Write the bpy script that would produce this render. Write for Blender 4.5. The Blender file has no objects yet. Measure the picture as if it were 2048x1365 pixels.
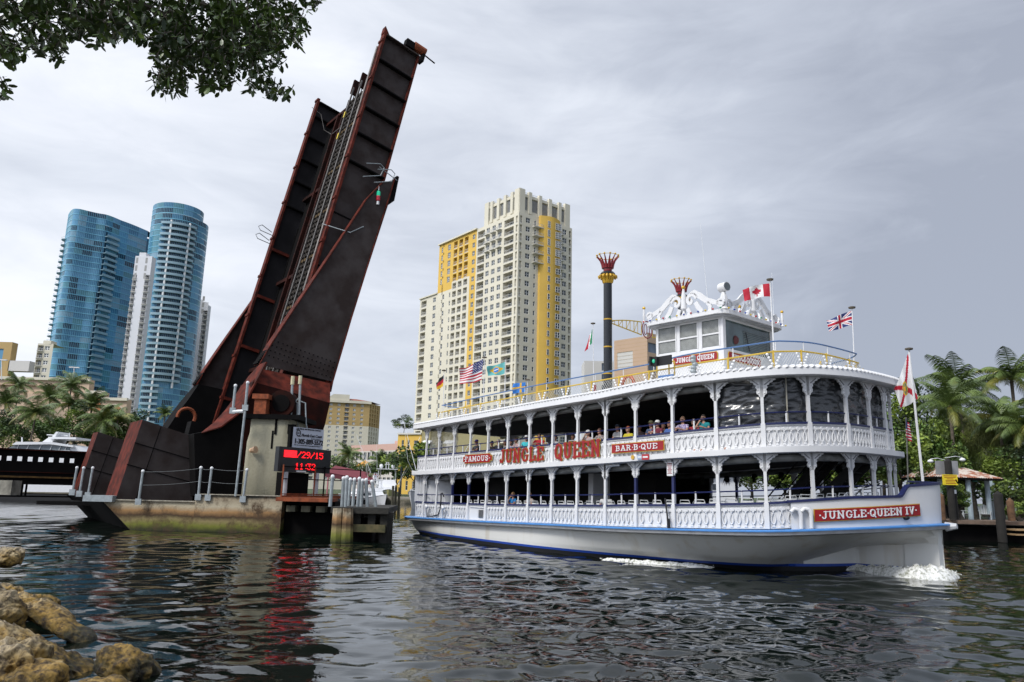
import bpy, math, random
import numpy as np
from mathutils import Vector, Matrix, noise
sc = bpy.context.scene
COL = sc.collection
R = math.radians
# ---------------- camera: eye 2.5 m above the water, 26 mm lens, pitched up 11 degrees, slight roll
F_PX = 1500.0
_up = np.array([178., 7464., -F_PX]); _up /= np.linalg.norm(_up)
TH = math.asin(-_up[2]); PH = math.asin(_up[0]/math.cos(TH))
cF = np.array([0, math.cos(TH), math.sin(TH)]); _u0 = np.array([0, -math.sin(TH), math.cos(TH)]); _r0 = np.array([1., 0, 0])
cR = math.cos(PH)*_r0 + math.sin(PH)*_u0
cU = -math.sin(PH)*_r0 + math.cos(PH)*_u0
EYE = np.array([0, 0, 2.3])
cam_d = bpy.data.cameras.new('camera'); cam = bpy.data.objects.new('camera', cam_d); COL.objects.link(cam)
cam_d.sensor_width = 36; cam_d.lens = 36*F_PX/2048; cam_d.clip_end = 5000; cam_d.clip_start = .1
cam.matrix_world = Matrix(((cR[0], cU[0], -cF[0], 0), (cR[1], cU[1], -cF[1], 0), (cR[2], cU[2], -cF[2], 2.3), (0, 0, 0, 1)))
sc.camera = cam
WATER = -0.2
def ray(px, py): return cF+(px-1024)/F_PX*cR-(py-682.5)/F_PX*cU
def at_z(px, py, z):
    d = ray(px, py); return EYE+d*((z-2.3)/d[2])
def at_y(px, py, Y):
    d = ray(px, py); return EYE+d*(Y/d[1])
def z_over(px, py, P):
    d = ray(px, py); return 2.3+math.hypot(P[0], P[1])/math.hypot(d[0], d[1])*d[2]
def proj(p):
    q = np.array(p)-EYE; z = q@cF; return (1024+F_PX*(q@cR)/z, 682.5-F_PX*(q@cU)/z)
# ---------------- world: bright overcast, heavier cloud to the right
W = bpy.data.worlds.new('World'); sc.world = W; W.use_nodes = True
nt = W.node_tree; N = nt.nodes; Lk = nt.links; N.clear()
out = N.new('ShaderNodeOutputWorld'); bg = N.new('ShaderNodeBackground'); bg.inputs[1].default_value = 1.0
sky = N.new('ShaderNodeTexSky'); sky.sky_type = 'NISHITA'; sky.sun_disc = False; sky.sun_elevation = R(48); sky.sun_rotation = R(-50)
sk = N.new('ShaderNodeVectorMath'); sk.operation = 'SCALE'; sk.inputs[3].default_value = .07; Lk.new(sky.outputs[0], sk.inputs[0])
tc = N.new('ShaderNodeTexCoord')
def vmath(op, a, b=None):
    n = N.new('ShaderNodeVectorMath'); n.operation = op
    Lk.new(a, n.inputs[0])
    if b is not None: n.inputs[1].default_value = b
    return n
mp = N.new('ShaderNodeMapping'); mp.inputs['Scale'].default_value = (1.0, 1.0, 3.2); mp.inputs['Location'].default_value = (.3, .2, .1); Lk.new(tc.outputs['Generated'], mp.inputs[0])
n1 = N.new('ShaderNodeTexNoise'); n1.inputs['Scale'].default_value = 1.7; n1.inputs['Detail'].default_value = 7; n1.inputs['Roughness'].default_value = .52; n1.inputs['Distortion'].default_value = .45; Lk.new(mp.outputs[0], n1.inputs[0])
n2 = N.new('ShaderNodeTexNoise'); n2.inputs['Scale'].default_value = 5.0; n2.inputs['Detail'].default_value = 8; n2.inputs['Roughness'].default_value = .6; n2.inputs['Distortion'].default_value = .8; Lk.new(mp.outputs[0], n2.inputs[0])
dt = vmath('DOT_PRODUCT', tc.outputs['Generated'], (-.62, .45, .64))
def M(op, a, b, clamp=False):
    n = N.new('ShaderNodeMath'); n.operation = op; n.use_clamp = clamp
    for i, x in enumerate((a, b)):
        if x is None: continue
        if isinstance(x, (int, float)): n.inputs[i].default_value = x
        else: Lk.new(x, n.inputs[i])
    return n.outputs[0]
a1 = M('MULTIPLY', dt.outputs['Value'], 1.05); a1 = M('ADD', a1, -.15)
nn = M('ADD', M('MULTIPLY', M('SUBTRACT', n1.outputs[0], .5), 1.25), M('MULTIPLY', M('SUBTRACT', n2.outputs[0], .5), .55))
fac = M('ADD', a1, nn, True)
cr = N.new('ShaderNodeValToRGB'); cr.color_ramp.elements[0].position = 0; cr.color_ramp.elements[0].color = (.265, .29, .35, 1)
cr.color_ramp.elements[1].position = 1; cr.color_ramp.elements[1].color = (.66, .68, .73, 1)
e = cr.color_ramp.elements.new(.38); e.color = (.385, .415, .48, 1)
e = cr.color_ramp.elements.new(.7); e.color = (.525, .555, .615, 1)
Lk.new(fac, cr.inputs[0])
mx = N.new('ShaderNodeMix'); mx.data_type = 'RGBA'; mx.inputs[0].default_value = .93
Lk.new(sk.outputs[0], mx.inputs[6]); Lk.new(cr.outputs[0], mx.inputs[7]); # sky out of view, around the hidden sun, brightened to light the scene
ds = vmath('DOT_PRODUCT', tc.outputs['Generated'], (-.495, -.512, .702)); gl_ = M('DIVIDE', M('SUBTRACT', ds.outputs['Value'], .18), .82, True); gl_ = M('ADD', M('MULTIPLY', gl_, 1.35), 1.0)
gs = N.new('ShaderNodeVectorMath'); gs.operation = 'SCALE'; Lk.new(mx.outputs[2], gs.inputs[0]); Lk.new(gl_, gs.inputs[3]); Lk.new(gs.outputs[0], bg.inputs[0]); Lk.new(bg.outputs[0], out.inputs[0])
sun_d = bpy.data.lights.new('sun', 'SUN'); sun_d.energy = 1.5; sun_d.angle = R(14); sun_d.color = (1, .96, .9)
sun = bpy.data.objects.new('sun', sun_d); COL.objects.link(sun)
_sd = Vector((-.60, -.62, .85)).normalized()      # direction towards the sun: high, behind and left of the camera
sun.rotation_euler = _sd.to_track_quat('Z', 'Y').to_euler()
sky.sun_elevation = math.asin(_sd.z); sky.sun_rotation = math.atan2(_sd.x, _sd.y)
sc.view_settings.view_transform = 'Standard'; sc.view_settings.look = 'None'; sc.view_settings.exposure = 0.66; sc.view_settings.gamma = 1
sc.cycles.max_bounces = 8; sc.cycles.diffuse_bounces = 2; sc.cycles.glossy_bounces = 3; sc.cycles.transparent_max_bounces = 12
# ---------------- materials
MATS = {}
def mat(name, col, rough=.6, metal=0., var=.12, vscale=3., col2=None, bump=0., bscale=20., stretch=(1, 1, 1), spec=.5, emit=0., alpha=1., thr=(.35, .65), detail=5):
    if name in MATS: return MATS[name]
    m = bpy.data.materials.new(name); m.use_nodes = True; t = m.node_tree; b = t.nodes['Principled BSDF']
    b.inputs['Roughness'].default_value = rough; b.inputs['Metallic'].default_value = metal; b.inputs['Specular IOR Level'].default_value = spec
    c = t.nodes.new('ShaderNodeTexCoord'); mpp = t.nodes.new('ShaderNodeMapping'); mpp.inputs['Scale'].default_value = stretch; t.links.new(c.outputs['Object'], mpp.inputs[0])
    nz = t.nodes.new('ShaderNodeTexNoise'); nz.inputs['Scale'].default_value = vscale; nz.inputs['Detail'].default_value = detail; t.links.new(mpp.outputs[0], nz.inputs[0])
    r = t.nodes.new('ShaderNodeValToRGB'); r.color_ramp.elements[0].position, r.color_ramp.elements[1].position = thr
    c2 = col2 or tuple(x*(1-var*2) for x in col)
    r.color_ramp.elements[0].color = (*c2, 1); r.color_ramp.elements[1].color = (*col, 1)
    t.links.new(nz.outputs[0], r.inputs[0]); t.links.new(r.outputs[0], b.inputs['Base Color'])
    if bump:
        n3 = t.nodes.new('ShaderNodeTexNoise'); n3.inputs['Scale'].default_value = bscale; n3.inputs['Detail'].default_value = 6; t.links.new(mpp.outputs[0], n3.inputs[0])
        bp = t.nodes.new('ShaderNodeBump'); bp.inputs['Distance'].default_value = bump; t.links.new(n3.outputs[0], bp.inputs['Height']); t.links.new(bp.outputs[0], b.inputs['Normal'])
    if emit:
        b.inputs['Emission Color'].default_value = (*col, 1); b.inputs['Emission Strength'].default_value = emit
    if alpha < 1: b.inputs['Alpha'].default_value = alpha
    MATS[name] = m; return m
def banded(name, stops, col2, rough=.85, vs=1.5, stretch=(.55, .55, .45), zr=(-.3, 2.), bump=.02):
    """concrete whose grime and weed follow the height above the water, with vertical run-off streaks"""
    m = bpy.data.materials.new(name); m.use_nodes = True; t = m.node_tree; b = t.nodes['Principled BSDF']; b.inputs['Roughness'].default_value = rough
    g = t.nodes.new('ShaderNodeNewGeometry'); s = t.nodes.new('ShaderNodeSeparateXYZ'); t.links.new(g.outputs['Position'], s.inputs[0])
    mp_ = t.nodes.new('ShaderNodeMapping'); mp_.inputs['Scale'].default_value = stretch; t.links.new(g.outputs['Position'], mp_.inputs[0])
    nz = t.nodes.new('ShaderNodeTexNoise'); nz.inputs['Scale'].default_value = vs; nz.inputs['Detail'].default_value = 8; nz.inputs['Roughness'].default_value = .65; t.links.new(mp_.outputs[0], nz.inputs[0])
    mr = t.nodes.new('ShaderNodeMapRange'); mr.inputs[1].default_value, mr.inputs[2].default_value = zr; t.links.new(s.outputs[2], mr.inputs[0])
    ma = t.nodes.new('ShaderNodeMath'); ma.operation = 'MULTIPLY_ADD'; t.links.new(nz.outputs[0], ma.inputs[0]); ma.inputs[1].default_value = .26; ma.inputs[2].default_value = -.13
    ad = t.nodes.new('ShaderNodeMath'); ad.operation = 'ADD'; t.links.new(mr.outputs[0], ad.inputs[0]); t.links.new(ma.outputs[0], ad.inputs[1])
    r = t.nodes.new('ShaderNodeValToRGB'); el = r.color_ramp.elements
    el[0].position = stops[0][0]; el[0].color = (*stops[0][1], 1); el[1].position = stops[-1][0]; el[1].color = (*stops[-1][1], 1)
    for p, c in stops[1:-1]:
        e_ = el.new(p); e_.color = (*c, 1)
    t.links.new(ad.outputs[0], r.inputs[0])
    n4 = t.nodes.new('ShaderNodeTexNoise'); n4.inputs['Scale'].default_value = 1.3; n4.inputs['Detail'].default_value = 9; n4.inputs['Roughness'].default_value = .7; t.links.new(mp_.outputs[0], n4.inputs[0])
    r4 = t.nodes.new('ShaderNodeValToRGB'); r4.color_ramp.elements[0].position = .48; r4.color_ramp.elements[1].position = .62; t.links.new(n4.outputs[0], r4.inputs[0])
    mixn = t.nodes.new('ShaderNodeMix'); mixn.data_type = 'RGBA'; mixn.inputs[7].default_value = (*col2, 1); t.links.new(r.outputs[0], mixn.inputs[6]); t.links.new(r4.outputs[0], mixn.inputs[0])
    t.links.new(mixn.outputs[2], b.inputs['Base Color'])
    bp = t.nodes.new('ShaderNodeBump'); bp.inputs['Distance'].default_value = bump; n5 = t.nodes.new('ShaderNodeTexNoise'); n5.inputs['Scale'].default_value = 9; n5.inputs['Detail'].default_value = 7
    t.links.new(g.outputs['Position'], n5.inputs[0]); t.links.new(n5.outputs[0], bp.inputs['Height']); t.links.new(bp.outputs[0], b.inputs['Normal'])
    MATS[name] = m; return m
# ---------------- mesh builder
def V(*a): return np.array(a if len(a) > 1 else a[0], dtype=float)
def unit(a):
    a = np.array(a, float); n = np.linalg.norm(a); return a/n if n > 1e-9 else np.array([0, 0, 1.])
class MB:
    def __init__(s): s.v = []; s.f = []; s.m = []
    def add(s, vs, fs, mi=0):
        o = len(s.v); s.v += [tuple(map(float, x)) for x in vs]; s.f += [tuple(i+o for i in f) for f in fs]; s.m += [mi]*len(fs); return s
    def merge(s, o, fn=lambda p: p, dm=0):
        k = len(s.v); s.v += [tuple(fn(V(p))) for p in o.v]; s.f += [tuple(i+k for i in f) for f in o.f]; s.m += [x+dm for x in o.m]; return s
    def box(s, c, h, ax=None, mi=0):
        ax = ax if ax is not None else np.eye(3); c = V(c); vs = []
        for i in (-1, 1):
            for j in (-1, 1):
                for k in (-1, 1): vs.append(c+ax[0]*h[0]*i+ax[1]*h[1]*j+ax[2]*h[2]*k)
        return s.add(vs, [(0, 1, 3, 2), (4, 6, 7, 5), (0, 4, 5, 1), (2, 3, 7, 6), (0, 2, 6, 4), (1, 5, 7, 3)], mi)
    def bar(s, a, b, w, h, up=(0, 0, 1), mi=0):
        a, b = V(a), V(b); d = b-a; L = np.linalg.norm(d)
        if L < 1e-6: return s
        d /= L; up = V(up); sd = np.cross(d, up)
        if np.linalg.norm(sd) < 1e-4: sd = np.cross(d, V(1, 0, 0))
        sd = unit(sd); u = np.cross(sd, d); return s.box((a+b)/2, (L/2, w/2, h/2), (d, sd, u), mi)
    def tube(s, a, b, r0, r1=None, n=8, mi=0, cap=True):
        return s.path([a, b], [r0, r0 if r1 is None else r1], n, mi, cap)
    def path(s, pts, r, n=8, mi=0, cap=True, closed=False):
        pts = [V(p) for p in pts]; K = len(pts); rr = r if isinstance(r, (list, tuple)) else [r]*K; vs = []; fs = []; pu = None
        for i, p in enumerate(pts):
            if closed: d = pts[(i+1) % K]-pts[i-1]
            else: d = pts[min(i+1, K-1)]-pts[max(i-1, 0)]
            d = unit(d)
            if pu is None:
                pu = V(0, 0, 1) if abs(d[2]) < .9 else V(1, 0, 0)
            u = unit(pu-d*(pu@d)); pu = u; w = np.cross(d, u)
            for k in range(n):
                a_ = 2*math.pi*k/n; vs.append(p+(u*math.cos(a_)+w*math.sin(a_))*rr[i])
        for i in range(K if closed else K-1):
            j = (i+1) % K
            for k in range(n): fs.append((i*n+k, i*n+(k+1) % n, j*n+(k+1) % n, j*n+k))
        if cap and not closed: fs.append(tuple(range(n-1, -1, -1))); fs.append(tuple((K-1)*n+k for k in range(n)))
        return s.add(vs, fs, mi)
    def prism(s, poly, ext, mi=0, mi_side=None):
        ext = V(ext); n = len(poly); vs = [V(p) for p in poly]+[V(p)+ext for p in poly]
        s.add(vs, [tuple(range(n)), tuple(range(2*n-1, n-1, -1))], mi)
        s.add(vs, [(i, (i+1) % n, (i+1) % n+n, i+n) for i in range(n)], mi if mi_side is None else mi_side); return s
    def quad(s, a, b, c, d, mi=0): return s.add([a, b, c, d], [(0, 1, 2, 3)], mi)
    def lathe(s, c, prof, n=16, mi=0, cap=True):
        c = V(c); vs = []; fs = []
        for r, z in prof:
            for k in range(n):
                a_ = 2*math.pi*k/n; vs.append(c+V(r*math.cos(a_), r*math.sin(a_), z))
        for i in range(len(prof)-1):
            for k in range(n): fs.append((i*n+k, i*n+(k+1) % n, (i+1)*n+(k+1) % n, (i+1)*n+k))
        if cap: fs.append(tuple(range(n-1, -1, -1))); fs.append(tuple((len(prof)-1)*n+k for k in range(n)))
        return s.add(vs, fs, mi)
    def sph(s, c, r, n=10, m=7, mi=0):
        r = (r, r, r) if isinstance(r, (int, float)) else r; c = V(c); vs = [c+V(0, 0, -r[2])]; fs = []
        for i in range(1, m):
            t = -math.pi/2+math.pi*i/m
            for k in range(n): a_ = 2*math.pi*k/n; vs.append(c+V(r[0]*math.cos(t)*math.cos(a_), r[1]*math.cos(t)*math.sin(a_), r[2]*math.sin(t)))
        vs.append(c+V(0, 0, r[2]))
        for k in range(n): fs.append((0, 1+(k+1) % n, 1+k)); fs.append((len(vs)-1, 1+(m-2)*n+k, 1+(m-2)*n+(k+1) % n))
        for i in range(m-2):
            for k in range(n): fs.append((1+i*n+k, 1+i*n+(k+1) % n, 1+(i+1)*n+(k+1) % n, 1+(i+1)*n+k))
        return s.add(vs, fs, mi)
    def mesh(s, name, mats, off=(0, 0, 0), smooth=0):
        me = bpy.data.meshes.new(name); o = np.array(off, float)
        vs = (np.array(s.v, float).reshape(-1, 3)-o); me.from_pydata(vs.tolist(), [], s.f)
        for m in (mats if isinstance(mats, (list, tuple)) else [mats]): me.materials.append(m)
        me.polygons.foreach_set('material_index', s.m)
        if smooth:
            me.polygons.foreach_set('use_smooth', [True]*len(me.polygons))
            if smooth < 180: me.set_sharp_from_angle(angle=R(smooth))
        me.update(); return me
    def build(s, name, mats, parent=None, smooth=0, label=None, kind=None):
        off = wloc(parent)
        o = bpy.data.objects.new(name, s.mesh(name, mats, off, smooth)); COL.objects.link(o); o.parent = parent
        if label: o['label'] = label
        if kind: o['kind'] = kind
        return o
def wloc(o):
    p = np.zeros(3)
    while o is not None: p += np.array(o.location); o = o.parent
    return p
def tag(o, label, cat, group=None, kind=None):
    if label: o['label'] = label
    if cat: o['category'] = cat
    if group: o['group'] = group
    if kind: o['kind'] = kind
    return o
def thing(name, label, cat, loc=(0, 0, 0), group=None, rz=0):
    o = bpy.data.objects.new(name, None); COL.objects.link(o); o.location = [float(x) for x in loc]; o.rotation_euler = (0, 0, rz); o.empty_display_size = .2
    return tag(o, label, cat, group)
def inst(name, me, parent, loc, rz=0, sc_=1, label=None):
    """mesh copy at world position loc under parent (parent unrotated)"""
    o = bpy.data.objects.new(name, me); COL.objects.link(o); o.parent = parent
    o.location = (V(loc)-wloc(parent)).tolist(); o.rotation_euler = (0, 0, rz); o.scale = (sc_,)*3 if not isinstance(sc_, tuple) else sc_
    if label: o['label'] = label
    return o
def dup(root, loc, rz=0, s=1, label=None, cat=None, group=None):
    r = root.copy(); COL.objects.link(r); r.location = [float(x) for x in loc]; r.rotation_euler = (0, 0, rz); r.scale = (s,)*3
    if label: r['label'] = label
    if cat: r['category'] = cat
    if group: r['group'] = group
    for ch in list(root.children):
        c = ch.copy(); COL.objects.link(c); c.parent = r
        for g in ch.children:
            d = g.copy(); COL.objects.link(d); d.parent = c
    return r
# ================= THE SETTING =================
def water_mat():
    m = bpy.data.materials.new('river_water'); m.use_nodes = True; t = m.node_tree; b = t.nodes['Principled BSDF']
    b.inputs['Base Color'].default_value = (.003, .006, .004, 1); b.inputs['Roughness'].default_value = .008; b.inputs['IOR'].default_value = 1.42
    g = t.nodes.new('ShaderNodeNewGeometry')
    mp_ = t.nodes.new('ShaderNodeMapping'); mp_.inputs['Scale'].default_value = (1, 1.5, 1); t.links.new(g.outputs['Position'], mp_.inputs[0])
    n_ = t.nodes.new('ShaderNodeTexNoise'); n_.inputs['Scale'].default_value = 3.2; n_.inputs['Detail'].default_value = 4; n_.inputs['Distortion'].default_value = .6; t.links.new(mp_.outputs[0], n_.inputs[0])
    n2_ = t.nodes.new('ShaderNodeTexNoise'); n2_.inputs['Scale'].default_value = 12; n2_.inputs['Detail'].default_value = 3; t.links.new(mp_.outputs[0], n2_.inputs[0])
    b1 = t.nodes.new('ShaderNodeBump'); b1.inputs['Distance'].default_value = .005; t.links.new(n_.outputs[0], b1.inputs['Height'])
    b2 = t.nodes.new('ShaderNodeBump'); b2.inputs['Distance'].default_value = .0002; t.links.new(n2_.outputs[0], b2.inputs['Height']); t.links.new(b1.outputs[0], b2.inputs['Normal'])
    t.links.new(b2.outputs[0], b.inputs['Normal']); return m
WM = water_mat()
def build_water():
    rng = np.random.default_rng(5)
    na, nr = 620, 720
    ang = np.radians(np.linspace(-46, 46, na)); rad = 3.0*np.power(260/3.0, np.linspace(0, 1, nr))
    RR, AA = np.meshgrid(rad, ang, indexing='ij'); X = RR*np.sin(AA); Y = RR*np.cos(AA); Z = np.zeros_like(X)
    for i in range(90):
        lam = math.exp(rng.uniform(math.log(.25), math.log(2.0))); k = 2*math.pi/lam
        th = rng.normal(math.radians(100), .62); ph = rng.uniform(0, 6.28)
        amp = .0040*lam**1.0*rng.uniform(.4, 1.3)
        sp = np.maximum(RR*(ang[1]-ang[0]), RR*(math.log(260/3.)/nr)); att = np.clip((lam/sp-2.5)/3, 0, 1)
        wx = X+.35*np.sin(Y*.35+i)+.2*np.sin(X*.7+i*2); wy = Y+.3*np.sin(X*.5+i*1.3)
        Z += amp*att*np.sin(k*(math.cos(th)*wx+math.sin(th)*wy)+ph)
    # a calmer slick in front of the fender, livelier water towards the far reach and the boat
    calm = .35+.65*np.clip((X+.5*np.sin(Y*.6)+2.4)/3.0, 0, 1)*1.0
    calm = np.where(X < -2.6, .55, calm); calm = np.where(RR > 22, np.maximum(calm, np.clip(.55+(RR-22)/20, 0, 1.25)), calm)
    Z = Z*calm + WATER
    vs = np.stack([X, Y, Z], -1).reshape(-1, 3)
    i, j = np.meshgrid(np.arange(nr-1), np.arange(na-1), indexing='ij'); a = (i*na+j).ravel()
    fs = np.stack([a, a+1, a+na+1, a+na], -1)[:, ::-1]
    me = bpy.data.meshes.new('water'); me.vertices.add(len(vs)); me.vertices.foreach_set('co', vs.astype(np.float32).ravel())
    me.loops.add(fs.size); me.loops.foreach_set('vertex_index', fs.ravel().astype(np.int32)); me.polygons.add(len(fs))
    me.polygons.foreach_set('loop_start', np.arange(0, fs.size, 4, dtype=np.int32)); me.polygons.foreach_set('use_smooth', np.ones(len(fs), bool)); me.update(calc_edges=True); me.materials.append(WM)
    o = bpy.data.objects.new('water', me); COL.objects.link(o); tag(o, 'dark rippled river water', None, kind='structure')
    m2 = MB(); m2.quad((-900, -120, WATER-.16), (900, -120, WATER-.16), (900, 1500, WATER-.16), (-900, 1500, WATER-.16)); o2 = m2.build('river', WM); tag(o2, 'dark river water reaching away', None, kind='structure')
build_water()
m_grass = mat('bank_grass', (.07, .10, .035), .95, var=.3, vscale=.6)
m_seawall = banded('seawall', [(0, (.03, .03, .02)), (.35, (.10, .09, .06)), (.6, (.28, .26, .22)), (1, (.38, .36, .32))], (.18, .16, .12), zr=(-.2, 1.4))
shore = [(-700, 118), (-60, 119), (-42, 122), (-30, 140), (-8, 130), (8, 104), (22, 74), (34, 58), (60, 56), (120, 60), (700, 90)]
def far_bank():
    b = MB(); top = [(x, y, 1.0) for x, y in shore]
    b.add(top+[(700, 2200, 1.0), (-700, 2200, 1.0)], [tuple(range(len(shore)+2))], 0)
    for (x0, y0), (x1, y1) in zip(shore, shore[1:]): b.quad((x0, y0, -1), (x1, y1, -1), (x1, y1, 1), (x0, y0, 1), 1)
    tag(b.build('ground', [m_grass, m_seawall]), 'far river bank behind its seawall', None, kind='structure')
far_bank()
m_bank = mat('bank_earth', (.10, .085, .06), .95, var=.3, vscale=1.5, bump=.05, bscale=4)
def near_bank():
    b = MB(); nx, ny = 60, 40; vs = []
    for j in range(ny):
        for i in range(nx):
            x = -60+i*1.4; y = -40+j*1.42
            edge = 4.4-.62*(x+1.5) if x < -1.5 else 4.4-.25*(x+1.5); edge = min(edge, 9.3+.12*abs(x+9)) if x < -9 else edge
            d = edge-y; z = .75*max(0, min(1, (d+.8)/3.0))-.95*(1-max(0, min(1, (d+1.6)/2.2)))-.03+.08*noise.noise(Vector((x*.5, y*.5, 0)))
            vs.append((x, y, z))
    fs = [(j*nx+i, j*nx+i+1, (j+1)*nx+i+1, (j+1)*nx+i) for j in range(ny-1) for i in range(nx-1)]
    b.add(vs, fs); tag(b.build('river_bank', m_bank, smooth=180), 'near bank of bare earth below the riprap', None, kind='structure')
near_bank()
# ================= BUILDINGS =================
m_frame = mat('window_frame_white', (.72, .73, .72), .5, var=.03)
m_glassd = mat('window_glass_dark', (.035, .05, .055), .08, var=.35, vscale=.25, spec=.8)
m_slab = mat('balcony_slab', (.62, .60, .54), .8, var=.05)
m_rail = mat('balcony_rail', (.6, .6, .58), .6, var=.05)
m_rec = mat('recess_shade', (.42, .40, .35), .9, var=.06)
m_awn = mat('white_awning', (.75, .76, .76), .7, var=.04)
class Facade:
    """a wall plane: P0 = left foot seen from outside, ux = unit direction to the right seen from outside"""
    def __init__(s, P0, ux, root): s.P0 = V(P0[0], P0[1], 0); s.ux = unit(V(ux[0], ux[1], 0)); s.n = V(s.ux[1], -s.ux[0], 0); s.rz = math.atan2(s.ux[1], s.ux[0]); s.root = root
    def p(s, u, z, d=0): return s.P0+s.ux*u+s.n*d+V(0, 0, z)
    def wall(s, mb, u0, u1, z0, z1, cols, depth=.25, mi=0, mir=None):
        """cols: [(a, b, [(c, d, depth), ..])] openings; everything else is wall"""
        mir = mi if mir is None else mir; u = u0
        for a, b, ops in sorted(cols, key=lambda c: c[0]):
            if a > u+1e-4: mb.quad(s.p(u, z0), s.p(a, z0), s.p(a, z1), s.p(u, z1), mi)
            z = z0
            for c, d, dp in sorted(ops):
                mb.quad(s.p(a, z), s.p(b, z), s.p(b, c), s.p(a, c), mi); z = d
                mb.quad(s.p(a, c), s.p(b, c), s.p(b, c, -dp), s.p(a, c, -dp), mir); mb.quad(s.p(a, d, -dp), s.p(b, d, -dp), s.p(b, d), s.p(a, d), mir)
                mb.quad(s.p(a, c, -dp), s.p(a, d, -dp), s.p(a, d), s.p(a, c), mir); mb.quad(s.p(b, c), s.p(b, d), s.p(b, d, -dp), s.p(b, c, -dp), mir)
                if dp > .5: mb.quad(s.p(a, c, -dp), s.p(b, c, -dp), s.p(b, d, -dp), s.p(a, d, -dp), mir)
            mb.quad(s.p(a, z), s.p(b, z), s.p(b, z1), s.p(a, z1), mi); u = b
        if u < u1-1e-4: mb.quad(s.p(u, z0), s.p(u1, z0), s.p(u1, z1), s.p(u, z1), mi)
def win_proto(w, h, nx=2, ny=2, fr=.09, dp=.22):
    """local: x across from 0..w, -y outwards, z up"""
    b = MB(); b.quad((0, dp, 0), (w, dp, 0), (w, dp, h), (0, dp, h), 1); y = dp-.04
    for i in range(nx+1):
        x = i*w/nx; b.box((min(max(x, fr/2), w-fr/2), y, h/2), (fr/2*(1.5 if 0 < i < nx else 1), .05, h/2), mi=0)
    for j in range(ny+1):
        z = j*h/ny if ny < 3 or j in (0, ny) else j*h/ny; b.box((w/2, y+.004, min(max(z, fr/2), h-fr/2)), (w/2-.002, .045, fr/2), mi=0)
    return b
def balc_proto(w, h, dp, out_=0.0, rail=True, door=True, awn=False, bars=7):
    """slab, railing and dark sliding door of one balcony; 0 = facade plane, recess behind it"""
    b = MB(); b.box((w/2, (dp-out_)/2, .09), (w/2+(.15 if out_ else -.003), (dp+out_)/2-.004, .09), mi=2)
    if door:
        b.quad((w*.18, dp-.06, .19), (w*.82, dp-.06, .19), (w*.82, dp-.06, min(h-.3, 2.3)), (w*.18, dp-.06, min(h-.3, 2.3)), 1)
        for x in (w*.18, w*.5, w*.82): b.box((x, dp-.09, min(h-.3, 2.3)/2+.1), (.05, .03, min(h-.3, 2.3)/2-.1), mi=0)
    if rail:
        y = -out_+.08; b.box((w/2, y, 1.15), (w/2-.01, .035, .04), mi=3); b.box((w/2, y, .3), (w/2-.01, .03, .03), mi=3)
        for i in range(bars+1): b.box((.04+(w-.08)*i/bars, y, .7), (.022, .022, .42), mi=3)
        if out_:
            for x in (.0, w): b.box((x, dp/2-out_/2, 1.15), (.03, (dp+out_)/2-.1, .04), mi=3)
    if awn: b.prism([(-.2, 0, h+.1), (-.2, -1.3, h-.7), (-.2, -1.3, h-.85), (-.2, 0, h-.1)], (w+.4, 0, 0), 4)
    return b
BM4 = [m_frame, m_glassd, m_slab, m_rail, m_awn]
class Bits:
    """collects repeats of one part on one building; the 100 nearest visible become objects, the rest one stuff part"""
    def __init__(s, name, root, cap=100): s.n = name; s.root = root; s.it = []; s.cap = cap; s.me = {}
    def add(s, proto, P, rz, vis=1.0): s.it.append((proto, V(P), rz, vis))
    def flush(s, stuff_label=None):
        def key(x):
            px, py = proj(x[1]); hid = 3.0 if (py > 800 or py < -50) else 0; return np.linalg.norm(x[1]-EYE)*(1+hid)/x[3]
        s.it.sort(key=key); many = len(s.it) > s.cap
        for p, P, rz, _ in s.it[:s.cap]:
            if id(p) not in s.me: s.me[id(p)] = p.mesh(s.n, BM4)
            inst(s.n, s.me[id(p)], s.root, P, rz)
        if many:
            b = MB()
            for p, P, rz, _ in s.it[s.cap:]:
                c, si = math.cos(rz), math.sin(rz); b.merge(p, lambda q: V(q[0]*c-q[1]*si+P[0], q[0]*si+q[1]*c+P[1], q[2]+P[2]))
            b.build(s.n, BM4, s.root, kind='stuff')
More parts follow.
